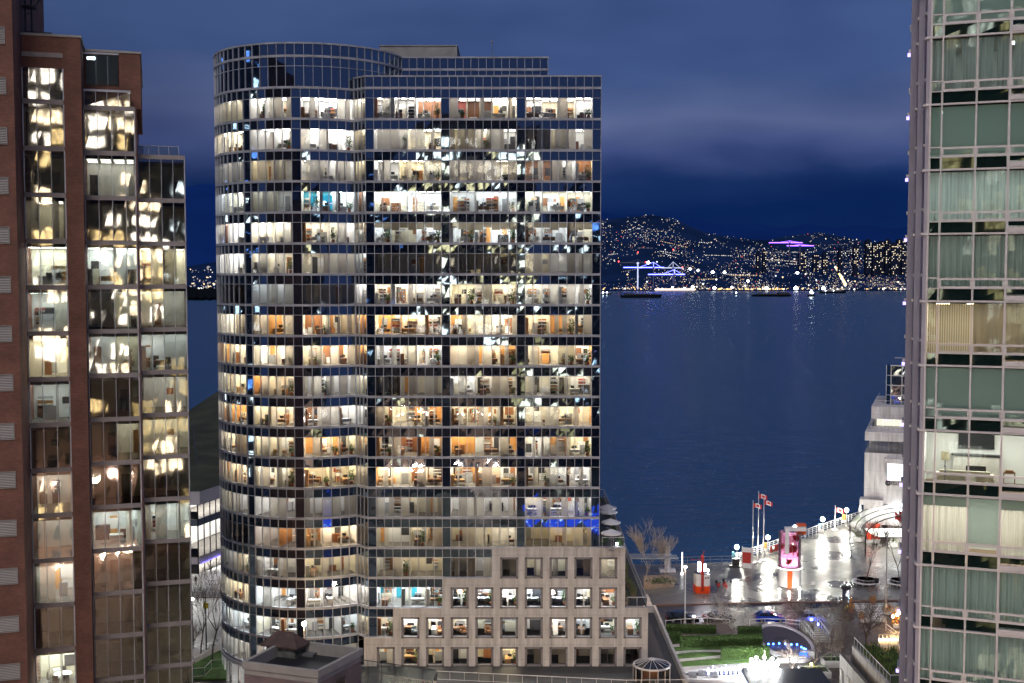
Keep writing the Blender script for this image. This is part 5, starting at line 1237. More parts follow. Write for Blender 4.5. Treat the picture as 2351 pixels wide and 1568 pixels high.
# glass entrance canopy
cq = G(2070, 1262, .12); co_ = thing('glass_canopy', 'curved glass entrance canopy with dark hoops beside the hotel', 'canopy', (cq.x, cq.y, .12))
s = MB(); g = MB(); RX, RZ, CL = 8.5, 4.2, 14
for j in range(4):
    y = -5+j*3.4; sc = 1-.18*j if j else 1.0
    for i in range(16):
        t0, t1 = PI*i/16, PI*(i+1)/16
        s.tube((RX*math.cos(t0), y, 3.5+RZ*math.sin(t0)), (RX*math.cos(t1), y, 3.5+RZ*math.sin(t1)), .12, n=4)
        if j < 3: g.face([(RX*math.cos(t0),y,3.5+RZ*math.sin(t0)),(RX*math.cos(t1),y,3.5+RZ*math.sin(t1)),(RX*math.cos(t1),y+3.4,3.5+RZ*math.sin(t1)),(RX*math.cos(t0),y+3.4,3.5+RZ*math.sin(t0))])
for sx in (-1,1):
    for y in (-5,5.2): s.tube((sx*RX,y,0),(sx*RX,y,3.6),.16,n=6)
s.build('hoop', dark_metal, co_); cgm, cgn, cgo = newmat('canopy_glass'); c1_ = N(cgn,'ShaderNodeBsdfTransparent'); c2_ = N(cgn,'ShaderNodeBsdfTranslucent'); c2_.inputs[0].default_value = (.75,.78,.78,1); c3_ = N(cgn,'ShaderNodeMixShader'); c3_.inputs[0].default_value = .35
cgn.links.new(c1_.outputs[0],c3_.inputs[1]); cgn.links.new(c2_.outputs[0],c3_.inputs[2]); cgn.links.new(c3_.outputs[0],cgo.inputs[0]); g.build('canopy_glass', cgm, co_)
s = MB(); s.box(-6,6,-3,4,3.2,3.25); s.build('canopy_light', EM('canopy_light',(1,.98,.9),5), co_)

# ------------------------------------------------------------------ convention centre in the gap
cc_ = thing('convention_centre', 'low glass convention hall with a sloping green grass roof', 'hall', (-55.5, 205.5, 0))
fdir = Vector((.284,.959,0)); fn = Vector((.959,-.284,0))
def fp(s, z, o=0): return (fdir.x*s+fn.x*o, fdir.y*s+fn.y*o, z)
g = MB(); wmat = M('hall_fascia', (.5,.48,.52), .5)
def wallband(mb, z0, z1, o=0): 
    mb.face([fp(0,z0,o),fp(42,z0,o),fp(42,z1,o),fp(0,z1,o)]); mb.face([(-22,0-o,z0),fp(0,z0,o),fp(0,z1,o),(-22,-o,z1)])
a = MB(); wallband(a,12.4,14.8,.5); wallband(a,1.8,3.0,.25); a.box(-60,-22,0,40,0,14.8); a.build('fascia', wmat, cc_)
a = MB(); wallband(a,8.6,9.8,.12); a.build('spandrel_band', M('hall_spandrel',(.11,.13,.16),.3), cc_)
a = MB(); wallband(a,9.8,12.4); wallband(a,3.0,8.6); wallband(a,.15,1.8,-.3); a.build('hall_glass', GLASS('hall_glass',(.9,.93,.95),.08,.5,.004), cc_)
a = MB()
for i in range(22):
    p = fp(i*2,0,.05); a.obox((p[0],p[1]), (fdir.x,fdir.y), .06, .08, 0, 12.4)
for i in range(6): a.box(-i*3-.06,-i*3+.06,-.12,.03,0,12.4)
for zz in (6.0,): 
    a.tube(fp(0,zz,.06),fp(42,zz,.06),.08,n=4)
a.build('hall_mullion', dark_metal, cc_)
a = MB()
for z0_,z1_ in ((.1,1.8),(3.0,8.6),(9.8,12.4)):
    a.face([fp(0,z0_,-7),fp(42,z0_,-7),fp(42,z1_,-7),fp(0,z1_,-7)],0); a.face([fp(0,z0_,-.1),fp(42,z0_,-.1),fp(42,z0_,-7),fp(0,z0_,-7)],1); a.face([fp(0,z1_,-.1),fp(42,z1_,-.1),fp(42,z1_,-7),fp(0,z1_,-7)],0)
    a.face([(-22,7,z0_),(-4,7,z0_),(-4,7,z1_),(-22,7,z1_)],0); a.face([(-22,.1,z0_),(0,.1,z0_),(-2,7,z0_),(-22,7,z0_)],1)
a.build('hall_interior', [W_white, carpet], cc_)
a = MB()
for zz in (1.75, 8.5, 12.3):
    for i in range(12): q0 = fp(1+i*3.3,zz,-1.2); q1 = fp(3+i*3.3,zz,-1.2); q2 = fp(3+i*3.3,zz,-5); q3 = fp(1+i*3.3,zz,-5); a.face([q0,q1,q2,q3])
a.box(-20,-2,2.5,3.5,8.45,8.5); a.box(-20,-2,2.5,3.5,12.25,12.3); a.box(-20,-2,2.5,3.5,1.7,1.75); a.build('hall_light', EM('hall_light',(1,.95,.88),16), cc_)
a = MB(); a.face([fp(0,1.85,.53),fp(42,1.85,.53),fp(42,2.05,.53),fp(0,2.05,.53)]); a.build('blue_strip_light', EM('blue_strip',(.25,.2,1),2.5), cc_)
roofm = M('grass_roof', (.035,.04,.02), .95, 0, .5, .15, .15, 3)
def rel(v): return (v.x+55.5, v.y-205.5, v.z)
r0 = P(437,940,310); r1 = P(505,892,330); r2 = P(380,985,310)
a = MB(); e0 = (-60,-.3,14.82); e1 = tuple(Vector(fp(0,14.82,.55))); e2 = tuple(Vector(fp(42,14.82,.55)))
def gridq(mb, A, B, Cc, D, n=10):
    A,B,Cc,D = map(Vector,(A,B,Cc,D)); k=len(mb.v)
    for j in range(n+1):
        for i in range(n+1):
            u,v = i/n,j/n; p = (A*(1-u)+B*u)*(1-v)+(D*(1-u)+Cc*u)*v; p.z += .5*math.sin(u*9+v*4)*v*(1-v)*3; mb.v.append(tuple(p))
    for j in range(n):
        for i in range(n): q=k+j*(n+1)+i; mb.f.append((q,q+1,q+n+2,q+n+1)); mb.m.append(0)
gridq(a, e1, e2, rel(P(540,872,340)), rel(r0)); gridq(a, e0, e1, rel(r0), rel(P(300,1010,310)))
a.build('grass_roof', roofm, cc_)
# street floor and things in the gap
a = MB(); q = [G(400,1372,.06),G(520,1366,.06),G(520,1300,.06),G(400,1330,.06)]; tag((a.face([tuple(v) for v in q]), a)[1].build('hall_forecourt', walk_m), kind='structure')
a = MB()
for i in range(5): p = G(400,1372-i*2.2,0); p2 = G(530,1369-i*2.2,0); a.box(p.x,p2.x,p.y,p.y+.7,-.2,.03+.1*(i+1) if i < 4 else .4)
tag(a.build('forecourt_steps', concrete), 'broad low concrete steps in front of the convention hall', 'steps')
a = MB(); a.prism([G(430,1562)[:2],G(520,1562)[:2],G(520,1490)[:2],G(452,1522)[:2],G(430,1530)[:2]], .008, .25); tag(a.build('verge_lawn', lawn_m), kind='structure')
a = MB(); p0, p1 = G(436,1531,.0), G(517,1486,.0); dv=(p1-p0); L=dv.length; dv.normalize(); a.obox(((p0.x+p1.x)/2,(p0.y+p1.y)/2),(dv.x,dv.y),L/2,.25,0,.9); tag(a.build('planter_wall', stone), 'low stone wall between the verge lawn and the roadside planting', 'wall')
glass_rail('entry_railing', 'glass railing around the sunken entry below the rounded tower', [tuple(G(438,1556,.26)),tuple(G(470,1553,.26)),tuple(G(486,1536,.26)),tuple(G(516,1535,.26))], 1.2, 2.0)

# ------------------------------------------------------------------ trees
def bare_tree(name, label, base, h, spread, seed, trunk=.16, depth=5, fork=.3, mat=bark, group=None, droop=0.0, kids=2, cat='tree'):
    R = random.Random(seed); th = thing(name, label, cat, base, 0, group); t = MB(); c = MB()
    def grow(p, d, L, r, lv):
        n = 2; q = p
        for i in range(n):
            d2 = (d + Vector((R.gauss(0,.10),R.gauss(0,.10),R.gauss(0,.05)-droop*(depth-lv)*.05))).normalized(); e = q + d2*L/n; r2 = r*(.8 if i else .9)
            (t if lv >= depth-1 else c).tube(q, e, r, r2, 5 if lv >= depth-1 else 3, 0, False); q, r, d = e, r2, d2
            if lv <= depth-2 and lv > 0 and R.random() < .6: side(q, d, L*.6, r*.6, lv-1)
        if lv > 0:
            for i in range(kids if lv < depth else kids+2): side(q, d, (h*.26 if lv == depth else L)*R.uniform(.72,1.0), r*.72, lv-1)
    def side(p, d, L, r, lv):
        o = d.orthogonal().normalized(); o.rotate(Matrix.Rotation(R.random()*6.283, 3, d))
        a = R.uniform(.25,.75)*spread; grow(p, (d*math.cos(a)+o*math.sin(a)+Vector((0,0,.18))).normalized(), L, max(r,.018), lv)
    grow(Vector((0,0,0)), Vector((0,0,1)), h*fork, trunk, depth)
    t.build('trunk', mat, th); c.build('crown', mat, th); return th
bare_tree('street_tree', 'slender bare street tree by the left lamp, nearer the brick tower', G(461,1511,.25), 10, .8, 31, .12, 5, .34, bark, 'bare trees in the gap')
bare_tree('street_tree', 'taller bare street tree by the drum of the office tower', G(487,1522,.25), 12.5, .8, 32, .14, 5, .36, bark, 'bare trees in the gap')
bare_tree('street_tree', 'small bare shrubby tree low beside the brick tower edge', G(446,1524,.25), 5, 1.0, 33, .07, 5, .3, bark, 'bare trees in the gap')
bare_tree('waterside_tree', 'wide pale bare tree by the waterside shelter, nearest the terraces', G(1485.5,1330,.5), 7.5, .6, 41, .10, 6, .24, pale_bark, 'pale bare trees at the waterside', 0, 2)
bare_tree('waterside_tree', 'narrower pale bare tree beside the tall lit marker post', G(1528,1336,.5), 6.5, .5, 42, .08, 6, .24, pale_bark, 'pale bare trees at the waterside', 0, 2)
bare_tree('plaza_tree', 'bare plaza tree inside the nearer white ring bench', G(1988,1341,.12), 9.5, .75, 43, .12, 6, .3, bark, 'bare trees in ring benches')
bare_tree('plaza_tree', 'bare plaza tree inside the ring bench at the apartment tower edge', G(2066,1343,.12), 10, .8, 44, .12, 6, .3, bark, 'bare trees in ring benches')
bare_tree('garden_tree', 'many stemmed bare tree behind the hedges, in front of the grey sedan', G(1683,1466), 6.0, 1.15, 45, .14, 6, .13, pale_bark)
bare_tree('garden_tree', 'dense twiggy bare tree beside the steps of the oval bowl', G(1905,1482), 7.5, 1.25, 46, .17, 6, .2, bark)
bare_tree('garden_tree', 'dense bare tree behind the oval bowl, at the parked white car', G(1868,1462), 5.5, 1.1, 52, .12, 6, .2, bark)
bare_tree('garden_tree', 'open branching dark tree between the crosswalk and the clipped bushes', G(1990,1494), 8, 1.1, 47, .2, 6, .2, bark)
bare_tree('garden_tree', 'small bare tree in the grey planter box by the bright cluster lamp', G(1821,1562), 4.2, 1.0, 48, .07, 5, .3, bark)
bare_tree('garden_tree', 'small bare tree at the rim of the bowl beside the planter with a yellow lamp', G(1866,1545), 4.6, 1.0, 49, .07, 5, .3, bark)
bare_tree('garden_tree', 'low tangled bare shrub tree behind the concrete wall', G(1935,1528), 4.5, 1.3, 50, .08, 6, .14, bark)
bare_tree('garden_tree', 'tangled brown bare shrub between the bowl steps and the planted wall', G(1925,1502), 4.6, 1.3, 53, .08, 6, .14, bark)
bare_tree('street_tree', 'small bare tree among the yellow planters beside the crosswalk', G(2062,1440), 4, 1.1, 51, .06, 5, .25, bark)

# ------------------------------------------------------------------ street lamps, poles, flags
globe = EM('plaza_lamp_glow', (1,.97,.84), 1050); st_glow = EM('street_lamp_glow', (1,.74,.52), 450)
def lamp_post(label, base, h, banner=None, group='globe lamps along the pier railing'):
    th = thing('pier_lamp', label, 'street lamp', base, 0, group)
    a = MB(); a.tube((0,0,0),(0,0,h-.35),.09,.06,8); a.lathe([(.22,0),(.2,.35),(.1,.5)],n=10); a.lathe([(.08,h-.4),(.26,h-.34),(.26,h-.3)],n=12); a.build('post', white_metal, th)
    a = MB(); a.ball((0,0,h),.34,0,12,8,1.15); a.build('globe', globe, th)
    if banner: a = MB(); a.box(-.95,-.2,-.02,.02,h-2.6,h-.9,0); a.box(-.95,-.2,-.025,-.021,h-2.6,h-2.1,1); a.build('banner', [banner, white_paint], th)
    return th
ban_b, ban_y = M('blue_banner',(.12,.3,.42),.7), M('ochre_banner',(.55,.3,.08),.7)
def hgt(px, py_base, py_top, z=.12):
    b = G(px, py_base, z); return P(px, py_top, b.y).z - z
LP = [(1691.5,1283,1256,ban_b,'globe lamp with blue banner at the near end of the pier railing'),(1762.5,1274,1234,ban_y,'globe lamp with ochre banner just beyond the flagpoles'),(1824.5,1252,1211,None,'globe lamp half hidden behind the maple leaf drum'),(1888.5,1221,1192,ban_b,'globe lamp with blue banner halfway along the far railing'),(1943.5,1208,1171,ban_y,'globe lamp with ochre banner nearest the hotel')]
for px, pb, pt, bn, lab in LP: lamp_post(lab, G(px,pb,.12), hgt(px,pb,pt), bn)
flag_m = CLOTH('red_flag', (.42,.03,.03), .35); flag_w = CLOTH('white_flag', (.7,.7,.7), .35)
def flagpole(label, px, pb, pt, mats, group, hang=False, fl=.8):
    b = G(px,pb,.12); h = hgt(px,pb,pt); th = thing('flagpole', label, 'flagpole', b, 0, group)
    a = MB(); a.tube((0,0,0),(0,0,h),.11,.055,8); a.lathe([(.7,0),(.65,.25),(.3,.3)],n=12); a.build('pole', white_metal, th)
    a = MB(); a.ball((0,0,h+.08),.1,0,8,5); a.build('finial', white_metal, th)
    a = MB(); n = 12; Lf = 2.0*fl; hf = 1.0*fl; z0 = h-.35-hf
    if hang: a.lathe([(.02,h-.4),(.12,h-1.2),(.42,h-2.6),(.2,h-3.2)],n=9)
    else:
        k = 0
        def fx(i): t=i/n; return (.1+Lf*t*.93, .22*math.sin(t*7)*t-.1*t, -.32*t*t*hf+.1*math.sin(t*6)*t)
        for i in range(n):
            x0,y0,d0=fx(i); x1,y1,d1=fx(i+1); mi = 0 if (i < n/4 or i >= 3*n/4) else (1 if len(mats)>1 else 0)
            if mi == 1 and n*.36 < i+.5 < n*.64:
                for za,zb_,m2 in ((0,.22,1),(.22,.78,0),(.78,1,1)): a.face([(x0,y0,z0+d0+hf*za),(x1,y1,z0+d1+hf*za),(x1,y1,z0+d1+hf*zb_),(x0,y0,z0+d0+hf*zb_)],m2)
            else: a.face([(x0,y0,z0+d0),(x1,y1,z0+d1),(x1,y1,z0+d1+hf),(x0,y0,z0+d0+hf)],mi)
    a.build('flag', mats, th); return th
flagpole('shorter white flagpole with red flag, nearest the red signboard', 1727.5, 1295, 1151, [flag_m, flag_w], 'flagpoles on the plaza')
flagpole('tallest white flagpole with a red and white flag at its top', 1740, 1292, 1130, [flag_m, flag_w], 'flagpoles on the plaza')
flagpole('white flagpole with red flag, nearest the maple leaf drum', 1752.5, 1288, 1145, [flag_m, flag_w], 'flagpoles on the plaza')
flagpole('flagpole with a waving red and white flag on the far railing', 1917, 1217, 1162, [flag_m, flag_w], 'flagpoles on the pier railing', False, .95)
flagpole('flagpole with a furled white flag beside the hotel column', 1975, 1199, 1144, [flag_w], 'flagpoles on the pier railing', True)
for n,(px,pb,pt) in enumerate(((2054,1200,1180),(2064,1198,1177),(2072,1200,1180))):
    b = P(px,pt,HY-9); th = thing('flagpole','%s of the short flagpoles with red flags over the hotel canopy' % NUM[n],'flagpole',(b.x,b.y,9),0,'red flags over the canopy')
    a = MB(); a.tube((0,0,-1.2),(0,0,b.z-9+.8),.06,n=5); a.build('pole', white_metal, th)
    a = MB(); 
    for i in range(8): a.face([(.05+i*.22,.1*math.sin(i),b.z-10-.03*i*i),(.27+i*.22,.1*math.sin(i+1),b.z-10-.03*(i+1)**2),(.27+i*.22,.1*math.sin(i+1),b.z-8.7-.03*(i+1)**2),(.05+i*.22,.1*math.sin(i),b.z-8.7-.03*i*i)])
    a.build('flag', flag_m, th)
def pole(name, label, cat, px, pb, pt, r=.07, m=grey_metal, lampm=None, arm=None, z=0.0, sign=None):
    b = G(px,pb,z); h = P(px,pt,b.y).z - z; th = thing(name, label, cat, b)
    a = MB(); a.tube((0,0,0),(0,0,h),r,r*.6,8); a.lathe([(r*2.2,0),(r*2,.4),(r*1.2,.5)],n=8)
    if arm: a.tube((0,0,h),(arm,0,h+.15),r*.5,n=5)
    a.build('post', m, th)
    if lampm: a = MB(); a.ball((arm or 0,0,h+.1),.22,0,10,6,.7); a.build('lamp_head', lampm, th)
    if sign: a = MB(); a.box(-.35,.35,-.06,-.03,h*.75,h*.75+sign[0],0); a.build('sign_plate', sign[1], th)
    return th
pole('street_lamp','tall white lamp post beside the black parked car','street lamp',1572.5,1433,1303,.11,white_metal,EM('road_lamp',(1,.7,.45),1300))
pole('light_pole','tall grey pole in front of the hotel, beyond the crosswalk','pole',2033,1431,1221,.11,grey_metal)
pole('sign_post','thin signpost alone on the plaza kerb','sign post',1866,1377,1331,.04,grey_metal,None,None,.12,(.5,white_paint))
pole('sign_post','thin signpost beside the nearer ring bench','sign post',2012.5,1352,1335,.05,grey_metal,None,None,.12,(.9,dark_metal))
pole('bollard_post','short white marker post at the plaza kerb','post',1924,1384,1370,.06,white_metal,None,None,.12)
pole('street_lamp','starry white street lamp at the brick tower edge','street lamp',442.5,1470,1377,.1,dark_metal,st_glow)
pole('signal_pole','dark pole between two bare trees with a yellow sign','pole',474,1500,1362,.1,dark_metal,None,None,0,(.8,M('yellow_sign',(.7,.5,.03),.5)))
pole('sign_post','white road sign on a thin post near the drum','sign post',496,1400,1350,.05,grey_metal,None,.6,0,(1.6,white_paint))
amber = EM('amber_lamp', (1,.7,.38), 900)
for (x, y, lab) in ((-26.5,137,'amber street lamp in front of the lowest drum windows'),):
    q = P(698,1432,137); th = thing('street_lamp', lab, 'street lamp', (q.x,q.y,0)); a = MB(); a.tube((0,0,0),(0,0,q.z-.2),.1,.07,8); a.build('post', white_metal, th); a = MB(); a.ball((0,0,q.z),.26,0,10,6); a.build('lamp_head', amber, th)
for i,(x,y) in enumerate(((-8,126),(6,127),(20,127))):     # the same street's other lamps, below the frame
    th = thing('street_lamp', 'amber street lamp on the street below the podium, %s from the drum' % NUM[i+1], 'street lamp', (x,y,0), 0, 'amber lamps on the street below the podium'); a = MB(); a.tube((0,0,0),(0,0,6.4),.1,.07,8); a.build('post', white_metal, th); a = MB(); a.ball((0,0,6.6),.26,0,10,6); a.build('lamp_head', amber, th)
# bright many armed lamp in the foreground
q = P(1755,1532,150); th = thing('cluster_lamp','dazzling white cluster lamp with many bulbs beside the garden','street lamp',(q.x,q.y,0))
a = MB(); a.tube((0,0,0),(0,0,q.z+2.3),.09,.05,8); a.lathe([(1.1,q.z-2.6),(1.2,q.z-2.4),(.1,q.z-2.2)],n=16)
cb = MB()
for r_, zz, n in ((1.75,.75,10),(1.5,.1,9),(1.0,-.55,7),(.5,-1.1,4)):
    for i in range(n):
        t = 2*PI*i/n+zz; e = (r_*math.cos(t), r_*math.sin(t), q.z+zz); a.tube((0,0,q.z+zz-.25), e, .025, n=4); cb.ball(e, .17, 0, 8, 5)
a.build('post', white_metal, th); cb.build('bulb', EM('cluster_bulb',(.97,1,1),430), th)

# ------------------------------------------------------------------ railings
def bar_rail(name, label, pts, h=1.15, posts=2.0, bars=3, m=white_metal, r=.045, parent=None):
    f = MB()
    for a, b in zip(pts, pts[1:]):
        a, b = Vector(a), Vector(b); L = (b-a).length; n = max(1, int(round(L/posts)))
        for i in range(n+1): q = a+(b-a)*i/n; f.tube(q, q+Vector((0,0,h)), r, n=5)
        for k in range(bars): z_ = Vector((0,0,h*(1-k/bars))); f.tube(a+z_, b+z_, r*(1.15 if k == 0 else .7), n=4)
    return tag(f.build(name, m), label, 'railing')
bar_rail('pier_railing','white bar railing running along the pier edge to the hotel',[tuple(E[3]+Vector((0,-.5,.12))),tuple(E[4]+Vector((0,-.5,.12))),tuple(E[5]+Vector((0,-.5,.12)))],1.5,1.6,4,white_paint,.055)
bar_rail('quay_railing','dark railing with a pale top rail at the water behind the kiosk',[tuple(E[2]+Vector((-2,-.5,.12))),tuple(E[3]+Vector((-.4,-.6,.12)))],1.2,2.2,2,grey_metal,.05)
red_panel = M('red_panel',(.45,.04,.03),.6)
a = MB(); p0 = G(1768,1271,.3); p1 = G(1788,1264,.3); dv=(p1-p0).normalized(); L=(p1-p0).length
a.obox(((p0.x+p1.x)/2,(p0.y+p1.y)/2),(dv.x,dv.y),L/2,.05,.35,1.6); tag(a.build('railing_banner', red_panel),'red banner panel hung on the pier railing behind the person','banner')
b = G(1714.5,1304,.12); th = thing('signboard','upright red and white signboard in front of the flagpoles','signboard',b,-.35); a = MB(); a.box(-.75,.75,-.15,.15,0,.9,1); a.box(-.75,.75,-.15,.15,.9,2.9,0); a.box(-.75,.75,-.15,.15,2.9,3.7,1); a.build('board',[red_panel,white_paint],th); a=MB(); a.box(-.9,-.76,-.2,.2,0,3.9); a.box(.76,.9,-.2,.2,0,3.9); a.build('post',white_metal,th)
b = G(1692,1300,.12); a = MB(); a.prism([(b.x-1.4,b.y-.5),(b.x+.8,b.y-.8),(b.x+.8,b.y+.3),(b.x-1.4,b.y+.5)],.12,.3); a.box(b.x-.9,b.x+.4,b.y-.3,b.y+.1,.3,1.6); tag(a.build('information_stand', dark_metal),'dark slanted information stand where the two railings meet','stand')

# ------------------------------------------------------------------ maple leaf drum
b = G(1812,1343,.12); dr = thing('leaf_drum','tall round glass drum with red maple leaf panels lit pink, on a white base','pavilion',b)
hd = P(1812,1222,b.y).z-.12; hb = P(1812,1309,b.y-1.8).z-.12; r_ = 25*b.y/F*1.02
a = MB(); a.lathe([(r_*1.02,0),(r_*1.02,hb),(r_*1.12,hb+.05),(r_*1.12,hb+.25),(0.01,hb+.25)],n=32); a.build('base', M('glossy_white',(.8,.78,.76),.3), dr)
a = MB()
for i in range(40): t0,t1 = 2*PI*i/40,2*PI*(i+1)/40; a.face([(r_*math.cos(t0),r_*math.sin(t0),hb+.3),(r_*math.cos(t1),r_*math.sin(t1),hb+.3),(r_*math.cos(t1),r_*math.sin(t1),hd),(r_*math.cos(t0),r_*math.sin(t0),hd)])
a.build('drum_glass', GLASS('drum_glass',(.97,.93,.96),.08,.5,.004), dr)
a = MB()
for zz in (hb+.3, hb+(hd-hb)*.36, hb+(hd-hb)*.7, hd):
    for i in range(32): t0,t1 = 2*PI*i/32,2*PI*(i+1)/32; a.tube((r_*1.01*math.cos(t0),r_*1.01*math.sin(t0),zz),(r_*1.01*math.cos(t1),r_*1.01*math.sin(t1),zz),.05,n=4)
for i in range(16): t=2*PI*i/16; a.tube((r_*math.cos(t),r_*math.sin(t),hb+.3),(r_*math.cos(t),r_*math.sin(t),hd),.028,n=4)
a.build('drum_frame', grey_metal, dr)
a = MB(); a.lathe([(r_*.72,hb+.3),(r_*.72,hd-.3)],n=24); a.build('inner_screen', CLOTH('pink_screen',(.8,.5,.66),.4), dr)
LEAF = [(0,1),(.12,.72),(.3,.8),(.24,.42),(.44,.56),(.5,.42),(.78,.46),(.68,.26),(.86,.14),(.46,-.18),(.5,-.34),(.06,-.28),(.05,-.7)]
LEAF = LEAF + [(-x,y) for x,y in reversed(LEAF[1:])]
def leaf_panel(ang, zc, s, tw):
    a = MB(); R_ = r_*.84; pts = []
    for x,y in LEAF:
        x2 = x*math.cos(tw)-y*math.sin(tw); y2 = x*math.sin(tw)+y*math.cos(tw); t = ang + x2*s/R_
        pts.append((R_*math.sin(t), -R_*math.cos(t), zc+y2*s))
    cen = (R_*math.sin(ang), -R_*math.cos(ang), zc)
    for p_, q_ in zip(pts, pts[1:]+pts[:1]): a.face([cen,p_,q_])
    a.build('maple_leaf', M('leaf_red_%d' % int(zc*10),(.72,.02,.03),.5), dr)
leaf_panel(.12, hb+(hd-hb)*.55, 1.35, .1); leaf_panel(-.25, hb+(hd-hb)*.2, .8, .7); leaf_panel(.5, hb+(hd-hb)*.86, 1.1, -.4); leaf_panel(1.2, hb+(hd-hb)*.4, 1.2, .3); leaf_panel(-1.3, hb+(hd-hb)*.6, 1.2, .3)
a = MB(); a.box(-1.15,-.5,-r_*.95,-r_*.75,hb+(hd-hb)*.45,hd+1.0); a.box(-1.15,2.4,-r_*.8,-r_*.4,hd+.5,hd+1.15); a.build('roof_beam', white_paint, dr)
a = MB(); a.box(1.2,2.6,-.6,.6,hd-.3,hd+1.5); a.build('roof_box', orange_paint, dr)
a = MB(); a.box(-.75,.05,-r_*1.02-.03,-r_*.9,.02,hb-.15); a.build('door', orange_paint, dr)
a = MB(); a.lathe([(r_*.5,hb+.42),(r_*.5,hb+.5),(.01,hb+.5)],n=16); a.build('pink_lamp', EM('pink_lamp',(1,.58,.8),70), dr)
a = MB(); a.lathe([(r_*1.13,hb+.05),(r_*1.13,hb+.16)],n=32); a.build('ring_lamp', EM('ring_lamp',(1,.97,.9),8), dr)
wlm = EM('base_flood',(1,.97,.9),600)
for n,(px,py) in enumerate(((1790,1356),(1812,1362),(1836,1355))):
    q = G(px,py,.12); th = thing('ground_flood','small ground floodlight aimed at the drum base, %s in its arc' % NUM[n],'floodlight',q,0,'ground floodlights round the leaf drum')
    a = MB(); a.lathe([(.2,0),(.2,.12),(.01,.13)],n=10); a.build('housing', dark_metal, th); a = MB(); a.ball((0,.1,.2),.1,0,8,5); a.build('bulb', wlm, th)

# ------------------------------------------------------------------ red and white tug kiosk
b = G(1611,1358,.12); kk = thing('tug_kiosk','red and white kiosk shaped like a tugboat wheelhouse with a lit mast','kiosk',b,.1)
zA = P(1611,1342,b.y).z-.12; zB_ = P(1611,1315,b.y).z-.12; zM = P(1603,1275,b.y).z-.12
w2 = 17*b.y/F
def octo(w, d, c=.45): return [(-w,-d+c),(-w+c,-d),(w-c,-d),(w,-d+c),(w,d-c),(w-c,d),(-w+c,d),(-w,d-c)]
a = MB(); a.prism(octo(w2*1.03,1.3),0,zA); a.build('base', M('vermilion',(.8,.075,.01),.3), kk)
a = MB(); a.prism(octo(w2*.98,1.24),zA+.003,zB_); a.build('house', white_paint, kk)
a = MB(); a.box(-.45,0,-1.34,-1.2,zA*.3,zM-.2); a.box(-.45,0,-1.2,-.3,zB_,zB_+.5); a.build('mast', M('dark_red',(.4,.03,.02),.4), kk)
a = MB(); a.lathe([(w2*1.1,zB_+.003),(w2*1.1,zB_+.12),(w2*.9,zB_+.16),(.02,zB_+.18)],n=10); a.build('roof', dark_metal, kk)
a = MB(); a.box(-.95,-.5,-1.15,-.8,zB_+.5,zM-.9); a.box(.05,.4,-1.15,-.8,zB_+.5,zM-1.2); a.build('mast_light', EM('mast_white',(.85,.85,1),16), kk)
a = MB(); a.lathe([(.3,zM-.2),(.3,zM+.1),(.1,zM+.4)],(-.22,-1.1,0),8); a.tube((-.22,-1.1,zM),(.05,-1.1,zM+1.0),.06,n=5); a.tube((-.22,-1.1,zM-.5),(-2.0,-1.1,zM-.4),.04,n=4); a.ball((-2.0,-1.1,zM-.4),.13,0,8,5); a.build('mast_fitting', red_paint, kk)
a = MB()
for x in (.35,.75):
    k0 = len(a.v)
    for i in range(12): t=2*PI*i/12; a.v.append((x+.14*math.cos(t),-1.256,zA+(zB_-zA)*.72+.14*math.sin(t)))
    a.f.append(tuple(range(k0,k0+12))); a.m.append(0)
a.build('porthole', black_plastic, kk)
a = MB(); a.ball((.75,-.9,zB_+.6),.2,0,8,5); a.build('roof_lamp', EM('kiosk_lamp',(.95,.97,1),160), kk)
tb = None
for n,(px,py) in enumerate(((1652,1347),(1661,1352),(1668,1344))):
    q = G(px,py,.12); a = MB(); a.lathe([(.01,.72),(.4,.72),(.4,.76),(.01,.76)],n=12); a.tube((0,0,0),(0,0,.72),.04,n=5)
    for t in range(3): ang=t*2.1+n; x,y=.8*math.cos(ang),.8*math.sin(ang); a.box(x-.2,x+.2,y-.2,y+.2,.42,.46); a.box(x-.2,x+.2,y+.17,y+.2,.46,.9); a.tube((x,y,0),(x,y,.42),.04,n=4)
    o = a.build('cafe_set', red_panel if n == 1 else dark_metal); o.location = q; tag(o,['dark cafe table set nearest the tug kiosk','red cafe table set between two dark ones by the kiosk','dark cafe table set farthest from the tug kiosk'][n],'cafe set')
# waterside shelter, marker post, light column, planters
s0 = G(1490,1312,.2); s1 = G(1545,1312,.2); th = thing('waterside_shelter','long low flat roofed shelter at the water behind the pale trees','shelter',s0)
L = s1.x-s0.x; a = MB(); a.box(-5,L,-1.6,1.6,2.6,2.85); a.box(L,L+.8,-1.4,1.4,2.55,2.7); a.build('roof', M('shelter_roof',(.3,.33,.36),.4), th); a = MB()
for x in (-4,0,L*.5,L-.4): a.tube((x,0,0),(x,0,2.6),.08)
a.build('post', grey_metal, th)
b = G(1532,1312,.12); h_ = hgt(1532,1312,1255); a = MB(); a.box(-.45,.45,-.3,.3,.5,h_); a.box(-1.4,1.4,-.7,.7,0,.5); o=a.build('marker_post', M('perforated_white',(.6,.6,.68),.4,0,.35,4)); o.location=b; tag(o,'tall pale flat marker post on a bench like base by the shelter','marker')
pole('light_column','slim glowing light column at the end of the quay railing','light column',1566,1320,1268,.12,EM('column_glow',(1,.98,.95),5))
a = MB(); pp = [G(1478,1344),G(1478,1330),G(1532,1328),G(1552,1336),G(1545,1349),G(1500,1353),G(1478,1353)]; a.prism([(p.x,p.y) for p in pp],.02,.65); tag(a.build('raised_planter', M('tan_stone',(.36,.27,.2),.8,0,.2,.6)),'curved tan stone planter under the pale bare trees','planter')
